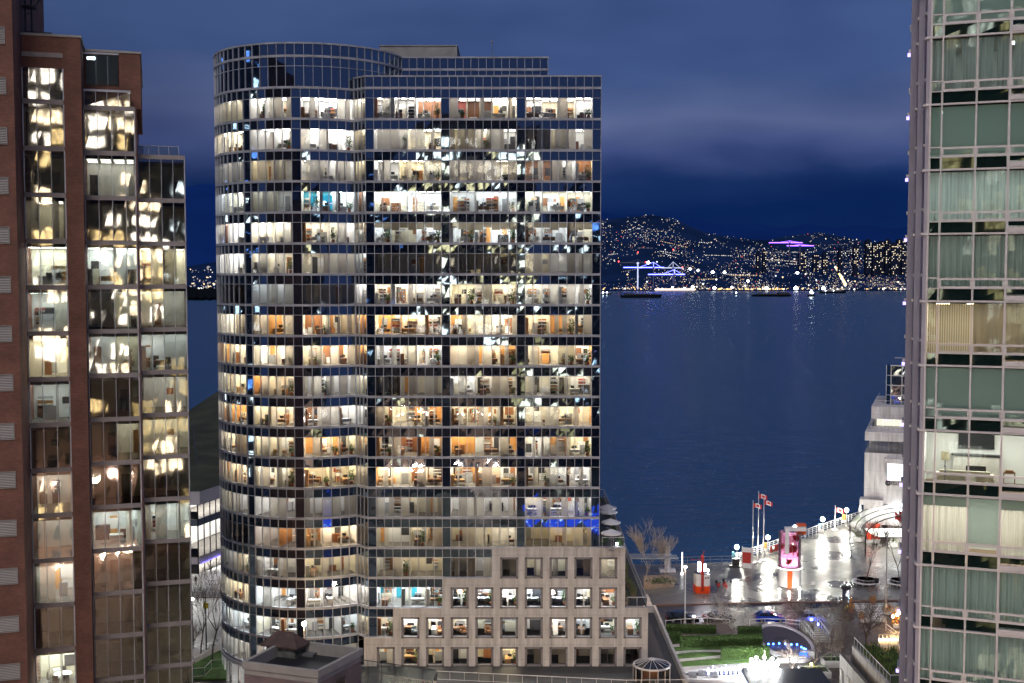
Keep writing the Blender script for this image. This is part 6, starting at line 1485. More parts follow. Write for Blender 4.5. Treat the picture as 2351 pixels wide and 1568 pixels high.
for i,(px,py) in enumerate(((1500,1338),(1512,1340),(1520,1335),(1536,1338))): 
    q=G(px,py,.65); shrub('low_shrub','low dark shrub in the tan planter, %s from the terraces'%NUM[i],q,1.4,.9,90,600+i,group='low shrubs in the tan planter',pw=(2,1,0))
# ring benches, yellow topped planters
for n,(px,py,lab) in enumerate(((1988,1341,'white slatted ring bench round the bare plaza tree nearer the drum'),(2066,1343,'white slatted ring bench round the tree at the apartment tower edge'))):
    q = G(px,py,.12); th = thing('ring_bench',lab,'bench',q,0,'ring benches on the plaza'); a = MB()
    for rr_ in (1.7,1.95,2.2): a.lathe([(rr_,.45),(rr_+.18,.45),(rr_+.18,.5),(rr_,.5),(rr_,.45)],n=24)
    a.build('seat', white_paint, th); a = MB()
    for i in range(12): t=2*PI*i/12; c_,s_=math.cos(t),math.sin(t); a.tube((2.3*c_,2.3*s_,0),(2.3*c_,2.3*s_,.46),.04,n=4); a.tube((1.7*c_,1.7*s_,0),(1.6*c_,1.6*s_,.95),.035,n=4)
    a.lathe([(1.58,.93),(1.64,.93),(1.64,.99),(1.58,.99),(1.58,.93)],n=24); a.build('frame', white_metal, th)
    a = MB(); a.lathe([(1.5,.005),(1.5,.05),(.01,.05)],n=20); a.build('tree_pit', M('pit_soil_%d'%n,(.04,.03,.025),.95), th)
yel = [M('gold_leaf',(.45,.25,.03),.7), M('amber_leaf',(.5,.17,.03),.7), M('olive_leaf',(.2,.2,.04),.7)]
for n,(px,py,s,lab) in enumerate(((1949,1386,.75,'round planter with gold shrub on the crosswalk corner near the poster column'),(2004,1386,.75,'round planter with gold shrub at the plaza end of the crosswalk'),(1953,1405,.85,'gold shrub in a round planter below the poster column'),(2038,1410,.95,'tall golden potted shrub right of the crosswalk stripes'),(2055,1424,.8,'amber potted shrub next to the warm patio lamps'),(2058,1441,1.0,'large gold shrub lit by the patio lamps'),(1978,1420,.6,'small gold shrub at the near end of the crosswalk'))):
    shrub('gold_planter',lab,G(px,py,.1 if py<1390 else .02),s*.8,s*1.3,170,700+n,yel,'gold shrubs round the crosswalk',.55*s,'planter')
for n,(px,py) in enumerate(((1966,1210),(1974,1208),(1990,1243),(2010,1247),(2050,1256),(1972,1243))):
    shrub('plaza_planter',['white planter of green shrubs by the pier railing, nearer the lamp','white planter of green shrubs by the pier railing, nearer the hotel','planter pot beside the red wrapped column','planter pot between the column and the canopy','planter pot under the curved glass canopy','slim planter pot on the plaza side of the column'][n],G(px,py,.12),1.0,1.4,130,800+n,leaf_mats,'white planters on the plaza',.9,'planter',(1,2,2))
# poster column
b = G(1941,1404,.02); th = thing('poster_column','dark round poster column with cyan, white and yellow posters at the crosswalk','column',b)
a = MB(); a.lathe([(.55,0),(.55,3.6)],n=16); a.build('drum', M('dark_poster',(.03,.03,.05),.4), th); a = MB(); a.lathe([(.75,3.6),(.85,3.8),(.75,4.1),(.1,4.3)],n=16); a.tube((0,0,4.3),(0,0,5.4),.04); a.build('cap', dark_metal, th)
a = MB(); RR = random.Random(2)
for i in range(12):
    t = -PI/2+RR.uniform(-.9,.9); zz = RR.uniform(.4,3); hh = RR.uniform(.2,.6); t2 = t+RR.uniform(.15,.4); mi = 2 if zz < 1.1 else RR.choice([0,1])
    a.face([(.57*math.cos(t),.57*math.sin(t),zz),(.57*math.cos(t2),.57*math.sin(t2),zz),(.57*math.cos(t2),.57*math.sin(t2),zz+hh),(.57*math.cos(t),.57*math.sin(t),zz+hh)],mi)
a.build('poster', [EM('poster_cyan',(.1,.55,.9),1.6), EM('poster_white',(.85,.9,1),1.8), EM('poster_yellow',(1,.75,.05),1.8)], th)
# ------------------------------------------------------------------ road, crosswalk, garden
def Z8(zx, zy, z=0.0): return G(1371.4+zx*.30037, 1097.1+zy*.30037, z)
a = MB()
for i in range(13):
    t = i/12; zy = 962+150*t; x0 = 1955+70*t; x1 = 2165+45*t; p, q = Z8(x0,zy,.005), Z8(x1,zy,.005); hw = .32
    a.face([(p.x,p.y-hw,.006),(q.x,q.y-hw,.006),(q.x,q.y+hw,.006),(p.x,p.y+hw,.006)])
tag(a.build('crosswalk_stripes', paint_w), kind='structure')
a = MB()
for (z0_, z1_) in (((560,1028),(1700,1012)),((560,1062),(1000,1052))):
    p, q = Z8(*z0_,.005), Z8(*z1_,.005); n = 9
    for i in range(n): u = p+(q-p)*i/n; v_ = p+(q-p)*(i+.5)/n; a.face([(u.x,u.y-.08,.007),(v_.x,v_.y-.08,.007),(v_.x,v_.y+.08,.007),(u.x,u.y+.08,.007)])
tag(a.build('lane_markings', paint_w), kind='structure')
gz = .16
a = MB(); poly = [Z8(520,1128),Z8(840,1110),Z8(1160,1122),Z8(1400,1114),Z8(1590,1132),Z8(1680,1240),Z8(1720,1568),Z8(1500,1640),Z8(500,1640),Z8(500,1300)]
a.prism([(p.x,p.y) for p in poly], .004, gz-.02); tag(a.build('garden_paving', walk_m), kind='structure')
a = MB(); poly = [Z8(1600,1140),Z8(1960,1115),Z8(2330,1100),Z8(2400,1640),Z8(1725,1600),Z8(1690,1250)]
brown_pave = WET('brown_pavers', (.075,.058,.05), .4, .02, 3, 3, .3, .9)
a.prism([(p.x,p.y) for p in poly], .003, .1); tag(a.build('patio_paving', brown_pave), kind='structure')
# lawn strips between pale curved paths
def strip(mb, top, bot, z0_, z1_):
    n = 14; T = []; B = []
    for i in range(n+1):
        t = i/n
        def ev(c): return (c[0][0]*(1-t)**2+2*c[1][0]*t*(1-t)+c[2][0]*t*t, c[0][1]*(1-t)**2+2*c[1][1]*t*(1-t)+c[2][1]*t*t)
        T.append(Z8(*ev(top))); B.append(Z8(*ev(bot)))
    for i in range(n):
        f = [B[i],B[i+1],T[i+1],T[i]]; k = len(mb.v)
        mb.v += [(p.x,p.y,z0_) for p in f]+[(p.x,p.y,z1_) for p in f]
        for q in ((4,5,6,7),(0,1,5,4),(1,2,6,5),(2,3,7,6),(3,0,4,7)): mb.f.append(tuple(k+j for j in q)); mb.m.append(0)
lw_ = MB()
strip(lw_, [(570,1312),(700,1296),(960,1300)], [(572,1338),(700,1322),(960,1322)], gz-.02, gz+.12)
strip(lw_, [(582,1368),(760,1336),(950,1352)], [(586,1392),(780,1378),(950,1360)], gz-.02, gz+.12)
strip(lw_, [(598,1428),(800,1398),(1180,1380)], [(606,1454),(820,1440),(1180,1420)], gz-.02, gz+.12)
tag(lw_.build('lawn_strips', lawn_m), kind='structure')
gr = MB(); RG = random.Random(9)
for f_ in lw_.f[::5]:
    vs = [Vector(lw_.v[i]) for i in f_]
    for q in range(260):
        u, v_ = RG.random(), RG.random(); p = (vs[0]*(1-u)+vs[1]*u)*(1-v_)+(vs[3]*(1-u)+vs[2]*u)*v_; d_ = RG.uniform(-.05,.05); hh = RG.uniform(.05,.12)
        gr.face([(p.x-.02,p.y,p.z),(p.x+.02,p.y,p.z),(p.x+d_,p.y+RG.uniform(-.04,.04),p.z+hh)], RG.choice([0,0,1]))
tag(gr.build('grass', [leaf_mats[1], leaf_mats[2]]), 'short green grass growing on the curved lawn strips', 'grass', kind='stuff')
pathm = M('pale_path', (.55,.53,.52), .5, 0, .12, .8)
pw_ = MB()
strip(pw_, [(565,1284),(600,1278),(650,1278)], [(570,1308),(600,1302),(650,1302)], gz-.02, gz+.03)
strip(pw_, [(575,1340),(700,1323),(950,1324)], [(580,1366),(730,1345),(950,1350)], gz-.02, gz+.03)
strip(pw_, [(590,1395),(790,1385),(950,1362)], [(596,1424),(780,1410),(960,1388)], gz-.02, gz+.03)
strip(pw_, [(610,1458),(830,1444),(1190,1424)], [(620,1500),(860,1480),(1190,1452)], gz-.02, gz+.05)
strip(pw_, [(630,1530),(800,1548),(1110,1528)], [(640,1556),(830,1590),(1120,1560)], gz-.02, gz+.3)
tag(pw_.build('curved_paths', pathm), kind='structure')
# fountain basin with lit jets
a = MB(); strip(a, [(640,1506),(880,1486),(1110,1480)], [(720,1516),(900,1520),(1110,1512)], gz-.02, gz+.01); fo_ = thing('fountain','long curved fountain basin with a row of blue white lit jets','fountain',(0,0,0)); a.build('basin_water', M('basin_water',(.02,.03,.08),.08), fo_)
a = MB(); strip(a, [(636,1502),(880,1480),(1110,1474)], [(640,1506),(880,1486),(1110,1480)], gz-.02, gz+.35); a.build('basin_rim', pathm, fo_)
a = MB()
jet = EM('jet_glow',(.5,.55,1),7)
for i in range(9):
    p = Z8(815+i*34, 1506-i*1.6, gz); a.lathe([(.16,0),(.1,.4),(.05,.7+.25*(i%3))],(p.x,p.y,p.z),6)
a.build('water_jet', jet, fo_)
# hedges
def hedge(label, quad, h, n, seed, warm=.15):
    R = random.Random(seed); pts = [Z8(*q) for q in quad]; c = sum(pts, Vector())/4
    th = thing('hedge', label, 'hedge', (c.x,c.y,gz), 0, 'clipped hedges of the garden')
    P4 = [(p.x-c.x,p.y-c.y) for p in pts]
    def at(u, v): 
        a0 = Vector((*P4[0],0))*(1-u)+Vector((*P4[1],0))*u; b0 = Vector((*P4[3],0))*(1-u)+Vector((*P4[2],0))*u
        return a0*(1-v)+b0*v
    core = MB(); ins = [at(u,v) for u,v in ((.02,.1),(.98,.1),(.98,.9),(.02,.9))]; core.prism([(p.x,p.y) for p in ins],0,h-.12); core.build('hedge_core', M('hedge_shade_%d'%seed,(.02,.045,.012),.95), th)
    a = MB()
    for i in range(n):
        q = R.random(); bump = .05*noise.noise(Vector((i*.01,seed,0)))
        if q < .45: p = at(R.random(),R.random()); p.z = h+R.gauss(0,.035)+.05*noise.noise(Vector((p.x*.9,p.y*.9,seed)))
        elif q < .85: u=R.random(); p = at(u,R.gauss(0,.012)); p.z = R.random()*h
        elif q < .95: p = at(R.choice([0,1]),R.random()); p.z = R.random()*h
        else: p = at(R.random(),1); p.z = R.random()*h
        a.leaf(p, R.uniform(.07,.14), R, R.choices([0,1,2],[1,2.2,1+warm*4])[0])
    a.build('foliage', leaf_mats, th)
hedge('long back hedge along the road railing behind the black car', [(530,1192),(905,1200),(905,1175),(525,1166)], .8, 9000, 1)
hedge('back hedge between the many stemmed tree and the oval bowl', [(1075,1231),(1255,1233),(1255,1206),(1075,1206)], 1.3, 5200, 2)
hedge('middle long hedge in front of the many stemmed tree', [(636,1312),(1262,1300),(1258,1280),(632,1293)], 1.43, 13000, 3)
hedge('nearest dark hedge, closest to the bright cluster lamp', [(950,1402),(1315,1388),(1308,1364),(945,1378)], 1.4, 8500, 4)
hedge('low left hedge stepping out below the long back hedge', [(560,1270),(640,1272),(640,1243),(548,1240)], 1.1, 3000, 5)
bar_rail('garden_railing','curved white railing between the hedges and the parked cars',[tuple(Z8(x,y,gz)) for x,y in ((522,1142),(640,1130),(840,1122),(1010,1132))],1.0,2.6,1,white_paint,.05)
bar_rail('garden_railing','curved white railing above the rim of the oval bowl',[tuple(Z8(x,y,gz)) for x,y in ((1165,1138),(1280,1132),(1440,1136),(1588,1152))],1.1,2.4,2,white_paint,.05)
# oval bowl
bc = Z8(1440,1283); bx = abs(Z8(1622,1283).x-bc.x); by = (Z8(1440,1150).y-Z8(1440,1412).y)/2; bc = Vector((bc.x,(Z8(1440,1150).y+Z8(1440,1412).y)/2,0))
bo = thing('oval_bowl','sunken oval amphitheatre with pale rim and blue lit steps','amphitheatre',(bc.x,bc.y,0))
nring = 48
def ell(f, z): return [(bx*f*math.cos(2*PI*i/nring), by*f*math.sin(2*PI*i/nring), z) for i in range(nring)]
def rings(lst, mb, mi=0):
    for A_, B_ in zip(lst, lst[1:]):
        for i in range(nring): j=(i+1)%nring; mb.face([A_[i],A_[j],B_[j],B_[i]],mi)
a = MB(); rings([ell(1.08,.1),ell(1.08,.62),ell(.97,.62),ell(.97,.1)], a); a.build('rim', M('pale_rim',(.62,.6,.64),.5,0,.1,.8), bo)
a = MB(); L_ = []; z_ = .2
for i in range(8): L_ += [ell(.97-i*.075,z_),ell(.97-i*.075-.004,z_-.0)] if 0 else [ell(.97-i*.075,.25+.02*(8-i))]; L_ += [ell(.97-(i+1)*.075+.005,.25+.02*(8-i))]
rings(L_, a); a.face(ell(.37,.26)); a.build('stepped_seat', M('bowl_step',(.06,.055,.065),.6,0,.2,1), bo)
a = MB(); 
for i in range(8): 
    e1_, e2_ = ell(.97-i*.075,.25+.02*(8-i)+.01), ell(.97-i*.075-.012,.25+.02*(8-i)+.01)
    rings([e1_,e2_],a)
a.build('step_nosing', M('step_edge',(.2,.18,.25),.5), bo)
blue_l = EM('blue_step_lamp',(.04,.16,1),26)
a = MB()
for zx, zy in ((1308,1272),(1345,1272),(1390,1268),(1437,1272),(1483,1276),(1526,1276),(1560,1296),(1578,1306),(1592,1312)):
    p = Z8(zx,zy,.5); a.ball((p.x-bc.x,p.y-bc.y,.55),.13,0,8,5); 
a.build('blue_lamp', blue_l, bo)
a = MB(); p = Z8(1582,1362,.6); a.box(p.x-bc.x-.7,p.x-bc.x+.3,p.y-bc.y-.3,p.y-bc.y,.35,1.1); a.build('blue_panel', EM('blue_panel',(.02,.1,1),4), bo)
a = MB()
for zx,zy,w_x,h_ in ((1420,1418,.7,.9),(1500,1408,.7,1.1),(1605,1385,.9,1.2),(1560,1404,.5,.8)): p = Z8(zx,zy); a.box(p.x-bc.x-w_x,p.x-bc.x+w_x,p.y-bc.y-.4,p.y-bc.y+.4,.1,h_)
a.build('front_block', concrete, bo)
# stairs beside the bowl, with pale rails
sa, sb_ = Z8(1605,1170), Z8(1722,1262); th = thing('garden_stairs','narrow steps with pale rails running down beside the oval bowl','stairs',(sa.x,sa.y,.1)); dv = (sb_-sa)
a = MB()
for i in range(9): p = dv*((i+.5)/9); a.box(p.x-1.1,p.x+1.1,p.y-.45,p.y+.45,0,1.35-.14*i)
a.build('step', concrete, th)
a = MB()
for sx in (-1.15,1.15):
    a.tube((sx,0,2.4),(dv.x+sx,dv.y,1.1),.05,n=5); a.tube((sx,0,1.6),(dv.x+sx,dv.y,.3),.03,n=4)
    for i in range(8): p = dv*(i/7); a.tube((p.x+sx,p.y,.2),(p.x+sx,p.y,2.4-1.3*i/7),.03,n=4)
a.build('handrail', white_paint, th)

# ------------------------------------------------------------------ parked cars
tyre_m = rubber; glass_car = MIRRORGLASS('car_glass',(.01,.012,.015),.12); head_m = M('head_lamp',(.6,.6,.62),.1); tail_m = M('tail_lamp',(.4,.01,.01),.2); rim_m = M('alloy_rim',(.35,.35,.37),.3,.8)
def carpaint(n, c, metal=.3):
    m = M(n, c, .22, metal); m.node_tree.nodes['Principled BSDF'].inputs['Coat Weight'].default_value = 1; return m
def car(label, cat, zx, zy, L, Hh, paint, kind, flip=False, rz=0.0):
    c = Z8(zx, zy, .0); th = thing('parked_car', label, cat, (c.x,c.y,.0), rz+(PI if flip else 0), 'cars parked along the road')
    W = .9
    if kind == 'suv': low = [(-1,.32),(-.98,.78),(-.95,1.0),(.36,1.02),(.9,.9),(.99,.7),(1,.34)]; cab = [(-.93,1.0),(-.86,Hh-.06),(-.78,Hh),(.1,Hh),(.2,Hh-.06),(.42,1.02)]
    elif kind == 'sedan': low = [(-1,.3),(-.99,.7),(-.9,.9),(-.62,.96),(.42,.93),(.88,.78),(.98,.6),(1,.3)]; cab = [(-.72,.94),(-.42,Hh-.04),(-.3,Hh),(.04,Hh),(.16,Hh-.05),(.52,.92)]
    else: low = [(-1,.3),(-.99,.68),(-.94,.95),(-.8,.99),(.42,.94),(.86,.8),(.98,.6),(1,.3)]; cab = [(-.9,.97),(-.66,Hh-.08),(-.5,Hh),(.0,Hh),(.12,Hh-.05),(.5,.93)]
    a = MB(); hl = L/2
    ys = [(-W,.0),(-W*.97,.08),(W*.97,.08),(W,.0)]
    def loft(mb, prof, wb, wt, zb_, zt, mi=0):
        n = len(prof); rows = []
        for s, ins in ((-1,0),(-1,1),(1,1),(1,0)):
            pass
        k = len(mb.v)
        for s in (-1,1):
            for x,z in prof:
                t = (z-zb_)/max(.01,(zt-zb_)); w_ = wb+(wt-wb)*max(0,min(1,t)); mb.v.append((x*hl, s*w_, z))
        for i in range(n-1): mb.f.append((k+i,k+i+1,k+n+i+1,k+n+i)); mb.m.append(mi)
        mb.f.append(tuple(k+i for i in range(n))); mb.m.append(mi); mb.f.append(tuple(k+n+i for i in reversed(range(n)))); mb.m.append(mi)
        mb.f.append((k,k+n,k+2*n-1,k+n-1)); mb.m.append(mi)
    loft(a, low, W, W*.92, .3, 1.0)
    o = a.build('body', paint, th); bv = o.modifiers.new('bevel','BEVEL'); bv.width = .05; bv.segments = 2; bv.limit_method = 'ANGLE'
    a = MB(); loft(a, cab, W*.9, W*.68, .95, Hh); a.build('window_glass', glass_car, th)
    a = MB(); roof = [(x,z) for x,z in cab if z > Hh-.1]
    loft(a, [(roof[0][0]-.01,Hh-.05)]+[(x,z+.015) for x,z in roof[1:-1]]+[(roof[-1][0]+.01,Hh-.05)], W*.7, W*.67, Hh-.06, Hh)
    for s in (-1,1):
        for i in (0,len(cab)-2): 
            (x0,z0_),(x1,z1_) = cab[i],cab[i+1]; a.tube((x0*hl,s*W*.9,z0_),(x1*hl,s*W*.72,z1_),.04,n=4)
        a.tube((-.12*hl,s*W*.905,.97),(-.14*hl,s*W*.7,Hh-.02),.04,n=4)
    a.build('roof', paint, th)
    wr = .36 if kind == 'suv' else .32
    for fx in (-.62,.62):
        for s in (-1,1):
            w1 = MB(); w1.tube((fx*hl,s*(W-.16),wr),(fx*hl,s*(W+.025),wr),wr,n=18); wo1 = w1.build('wheel', tyre_m, th)
            w1 = MB(); w1.tube((fx*hl,s*(W+.02),wr),(fx*hl,s*(W+.04),wr),wr*.62,n=14); w1.build('rim', rim_m, wo1)
    for s in (-1,1):
        a = MB(); a.box(hl*.9,hl*.985,s*W*.72-.18,s*W*.72+.18,.62,.76); a.build('headlight', head_m, th)
        a = MB(); a.box(-hl*1.0,-hl*.95,s*W*.76-.15,s*W*.76+.15,.7,.88); a.build('taillight', tail_m, th)
        a = MB(); a.box(.4*hl,.5*hl,s*(W+.0)-.02,s*(W+.16)+.02,.95,1.08); a.build('wing_mirror', paint, th)
car('black parked SUV nearest the stone terraces','car',648,1104,4.9,1.75,carpaint('black_car',(.008,.008,.009)),'suv')
car('grey parked sedan behind the many stemmed bare tree','car',930,1100,4.8,1.45,carpaint('grey_car',(.16,.15,.14),.6),'sedan')
car('bright blue parked hatchback facing the hotel','car',1318,1097,4.6,1.5,carpaint('blue_car',(.01,.05,.42)),'hatch')
car('silver white parked sedan next to the blue tinted bare tree','car',1622,1100,4.6,1.45,carpaint('silver_car',(.5,.5,.52),.4),'sedan')
p = Z8(1640,1120,0); small_lamp('blue_uplight','small blue uplight colouring the bare tree by the silver white car',(p.x+.5,p.y-1.5,.1),.14,EM('blue_uplight',(.06,.1,1),420),'uplight',.35)

# ------------------------------------------------------------------ person at the railing
def person(label, base, hgt_, top, trous, skin, rz=0.0, pose=0):
    th = thing('person', label, 'person', base, rz); s = hgt_/1.75
    J = {'pel':(0,0,.95),'spine':(0,0,1.2),'chest':(0,0,1.4),'neck':(0,-.01,1.52),'head':(0,-.03,1.63),'crown':(0,-.02,1.74),
         'lh':(.1,0,.9),'lk':(.11,-.03,.5),'la':(.12,.02,.09),'lt':(.13,-.14,.03),'rh':(-.1,0,.9),'rk':(-.12,-.02,.5),'ra':(-.14,.03,.09),'rt':(-.16,-.13,.03),
         'ls':(.19,0,1.42),'le':(.25,.02,1.15),'lw':(.26,-.12,.95),'lf':(.26,-.18,.87),'rs':(-.19,0,1.42),'re':(-.27,-.05,1.16),'rw':(-.2,-.25,1.1),'rf':(-.16,-.32,1.1)}
    Ed = [('pel','spine'),('spine','chest'),('chest','neck'),('neck','head'),('head','crown'),('pel','lh'),('lh','lk'),('lk','la'),('la','lt'),('pel','rh'),('rh','rk'),('rk','ra'),('ra','rt'),('chest','ls'),('ls','le'),('le','lw'),('lw','lf'),('chest','rs'),('rs','re'),('re','rw'),('rw','rf')]
    Rr = {'pel':.15,'spine':.14,'chest':.15,'neck':.06,'head':.1,'crown':.075,'lh':.1,'rh':.1,'lk':.07,'rk':.07,'la':.05,'ra':.05,'lt':.045,'rt':.045,'ls':.07,'rs':.07,'le':.05,'re':.05,'lw':.038,'rw':.038,'lf':.035,'rf':.035}
    names = list(J); me = bpy.data.meshes.new('body'); me.from_pydata([tuple(c*s for c in J[n]) for n in names],[(names.index(x),names.index(y)) for x,y in Ed],[])
    o = bpy.data.objects.new('body', me); C.objects.link(o)
    sk = o.modifiers.new('skin','SKIN'); 
    for i,n in enumerate(names): d_ = me.skin_vertices[0].data[i]; d_.radius = (Rr[n]*s,Rr[n]*s*.8); d_.use_root = n == 'pel'
    o.modifiers.new('sub','SUBSURF').levels = 1
    dg = bpy.context.evaluated_depsgraph_get(); m2 = bpy.data.meshes.new_from_object(o.evaluated_get(dg)); bpy.data.objects.remove(o)
    m2.materials.clear()
    for m in (top, trous, skin, black_plastic): m2.materials.append(m)
    for p_ in m2.polygons: 
        z_ = p_.center.z/s; x_ = abs(p_.center.x/s)
        p_.material_index = 3 if z_ < .12 else 1 if z_ < .95 and x_ < .21 else 2 if (z_ > 1.5 or (z_ < .92 and x_ > .21)) else 0
        p_.use_smooth = True
    b_ = bpy.data.objects.new('body', m2); C.objects.link(b_); b_.parent = th
    a = MB(); a.ball((0,.015*s,1.69*s),.105*s,0,10,6); a.build('hair', M('dark_hair',(.03,.02,.015),.7), th)
    return th
skin_m = M('skin', (.45,.27,.2), .6)
person('person in a pale jacket standing at the pier railing by the red banner', G(1775.5,1272,.12), 1.75, M('pale_jacket',(.5,.55,.5),.8), M('dark_trousers',(.03,.03,.04),.8), skin_m, 2.8)
q = G(574*.7837,1716*.7837,.02); person('person in dark clothes standing at the convention hall door', q, 1.75, M('dark_coat',(.03,.03,.035),.8), M('black_trousers',(.02,.02,.02),.8), skin_m, .5)

# ------------------------------------------------------------------ round glass kiosks with spoked roofs
def kiosk(label, c, r, h, rise, n=14):
    th = thing('glass_kiosk', label, 'kiosk', c, 0, 'round glass kiosks with spoked roofs'); f = MB(); g = MB(); rg = MB()
    for i in range(n):
        t0,t1 = 2*PI*i/n,2*PI*(i+1)/n; p0=(r*math.cos(t0),r*math.sin(t0)); p1=(r*math.cos(t1),r*math.sin(t1)); k=.2
        f.tube((*p0,0),(*p0,h),.05,n=5); f.tube((*p0,h),(p0[0]*k,p0[1]*k,h+rise),.045,n=5); f.tube((*p0,h),(*p1,h),.1,n=6)
        g.face([(*p0,.02),(*p1,.02),(*p1,h),(*p0,h)]); rg.face([(*p0,h+.02),(*p1,h+.02),(p1[0]*k,p1[1]*k,h+rise+.02),(p0[0]*k,p0[1]*k,h+rise+.02)])
    f.lathe([(r*.2,h+rise-.05),(r*.2,h+rise+.12),(.02,h+rise+.22)],n=n); f.lathe([(r+.08,h-.12),(r+.08,h+.06)],n=n)
    f.build('frame', white_metal, th); g.build('wall_glass', GL_clear, th); rg.build('roof_glass', MIRRORGLASS('kiosk_roof_glass_%d'%int(c[0]),(.03,.032,.036),.1,.5,.004), th)
    a = MB(); a.box(-.8,.8,.2,.9,.02,h*.92); a.box(-1.1,-.9,-.9,.6,.02,h*.85); a.build('lift_core', wood_brown, th)
    a = MB(); a.lathe([(.01,h-.25),(.5,h-.25),(.5,h-.2)],n=10); a.build('kiosk_lamp', EM('kiosk_lamp_%d'%int(c[0]),(1,.85,.68),5), th)
q = P(1496.5,1519,143); kiosk('round glass kiosk with spoked roof on the corner of the dark podium', (q.x,143,3.0), 2.28, q.z-3.0-.35, .62)
q = P(2061,1556,139); kiosk('round glass kiosk with spoked roof half cut by the apartment tower', (q.x,139,.1), 2.35, q.z-.6, .62)

# ------------------------------------------------------------------ concrete planted wall
cw = thing('planted_terrace','pale concrete terrace wall with a glass rail and a planted trough','terrace',(40.7,133,0))
a = MB()
a.box(0,.45,-14,10.6,0,6.0); a.box(.45,1.15,9.9,10.55,0,5.995); a.box(1.17,1.65,-14,9.4,0,7.4); a.box(1.65,9,-14,8.8,0,6.2); a.box(.46,1.16,-14,9.88,0,4.6)
for i in range(9): a.box(-.14,-.002,-12+i*2.6,-10.9+i*2.6,0,4.4)
a.build('terrace_wall', PANELSTONE('terrace_concrete',(.36,.345,.32),2.4,2.0), cw)
a = MB(); a.box(.5,1.12,-13.9,9.8,4.6,4.75); a.build('trough_soil', M('trough_soil',(.03,.035,.015),.95), cw)
glass_rail('terrace_glass_rail','glass railing along the top of the pale concrete terrace wall',[(41.95,141.8,7.4),(42.0,128.2,7.4),(45.5,128.2,7.4)],1.2,1.25)
R = random.Random(14)
for n,(yy,xx,ww) in enumerate(((139.6,43.6,1.2),(137.2,43.8,1.25),(134.8,43.9,1.3),(132.4,44.0,1.3),(130.2,44.1,1.2),(138.4,45.6,1.1),(135.4,46.0,1.2),(132,46.2,1.2))):
    th = thing('terrace_bush','tall grassy green bush on the concrete terrace, %s along the glass rail'%NUM[n],'bush',(xx,yy,6.2),0,'bushes on the concrete terrace'); a = MB()
    for i in range(900):
        an=R.random()*6.28; rr_=ww*math.sqrt(R.random()); hh=R.uniform(.8,3.0)*(1-.25*(rr_/ww)); x,y=rr_*math.cos(an),rr_*math.sin(an)
        dx,dy=R.gauss(0,.16),R.gauss(0,.16); w0=.05; z_=hh*R.uniform(.2,.9)
        a.face([(x-w0,y,z_),(x+w0,y,z_),(x+dx,y+dy,z_+R.uniform(.3,.6))],R.choices([0,1,2,3],[2,2,1.3,.6])[0])
    a.build('foliage',leaf_mats+[yel[2]],th); a = MB(); a.lathe([(ww*.5,0),(ww*.55,1.0),(ww*.3,1.9),(.02,2.2)],n=8); a.build('stem',M('bush_inner_%d'%n,(.018,.03,.01),.95),th)
# patio with warm bulbs behind it
warm = EM('string_bulb',(1,.62,.28),200)
a0 = Z8(2150,1300,.1); a1 = Z8(2300,1298,.1); pt_ = thing('patio_fence','low patio fence with a row of warm bulbs behind the bushes','fence',(a0.x,a0.y,.1)); L=a1.x-a0.x
a = MB(); a.box(0,L,-.08,.08,0,.9); a.box(0,L,-.06,.06,1.9,2.0)
for i in range(6): a.box(i*L/5-.05,i*L/5+.05,-.09,.09,0,2.0)
a.build('fence_panel', concrete, pt_); a = MB()
for i in range(5): a.ball((L*(i+.25)/5,-.15,1.25),.14,0,8,5)
a.build('string_bulb', warm, pt_)
for n,(zx,zy) in enumerate(((2258,1125),(2290,1112),(2310,1100))): small_lamp('patio_lamp','warm glowing patio lamp among the gold shrubs, %s from the crosswalk'%NUM[n],tuple(Z8(zx,zy+30,.1)),.2,EM('patio_lamp_%d'%n,(1,.6,.25),260),'lamp',1.9)
bar_rail('patio_railing','pale railing round the patio beside the apartment tower',[tuple(Z8(2205,1170,.1)),tuple(Z8(2325,1265,.1)),tuple(Z8(2330,1268,.1))],1.1,1.8,2,white_paint,.04)
# planters at the bottom
for n,(zx,zy,w_,d_) in enumerate(((1490,1560,2.0,1.6),(1660,1510,1.9,1.3),(1580,1550,1.2,1.0),(1810,1430,1.6,1.1))):
    q = Z8(zx,zy,.1); th = thing('stone_planter',['large grey planter box with a small bare tree at the bottom','grey planter box with a yellow lamp in the dark patio','small grey planter box between the two larger ones','low pale planter near the tangled shrubs and concrete wall'][n],'planter',q,0,'grey planter boxes in the dark patio')
    a = MB(); a.box(-w_,w_,-d_,-d_+.2,0,.9); a.box(-w_,w_,d_-.2,d_,0,.9); a.box(-w_,-w_+.2,-d_+.2,d_-.2,0,.9); a.box(w_-.2,w_,-d_+.2,d_-.2,0,.9); a.build('box', concrete, th)
    a = MB(); a.box(-w_+.2,w_-.2,-d_+.2,d_-.2,0,.75); a.build('soil', M('planter_soil_%d'%n,(.03,.025,.02),.95), th)
    a = MB(); R=random.Random(n)
    for i in range(120): a.leaf((R.uniform(-w_,w_)*.85,R.uniform(-d_,d_)*.85,R.uniform(.75,1.3)),R.uniform(.08,.15),R,R.choice([0,0,1]))
    a.build('foliage', leaf_mats, th)
q = Z8(1635,1490,.1); small_lamp('planter_lamp','small yellow lamp glowing in a grey planter box',(q.x,q.y,.8),.13,EM('planter_yellow',(1,.8,.2),110),'lamp',.5)
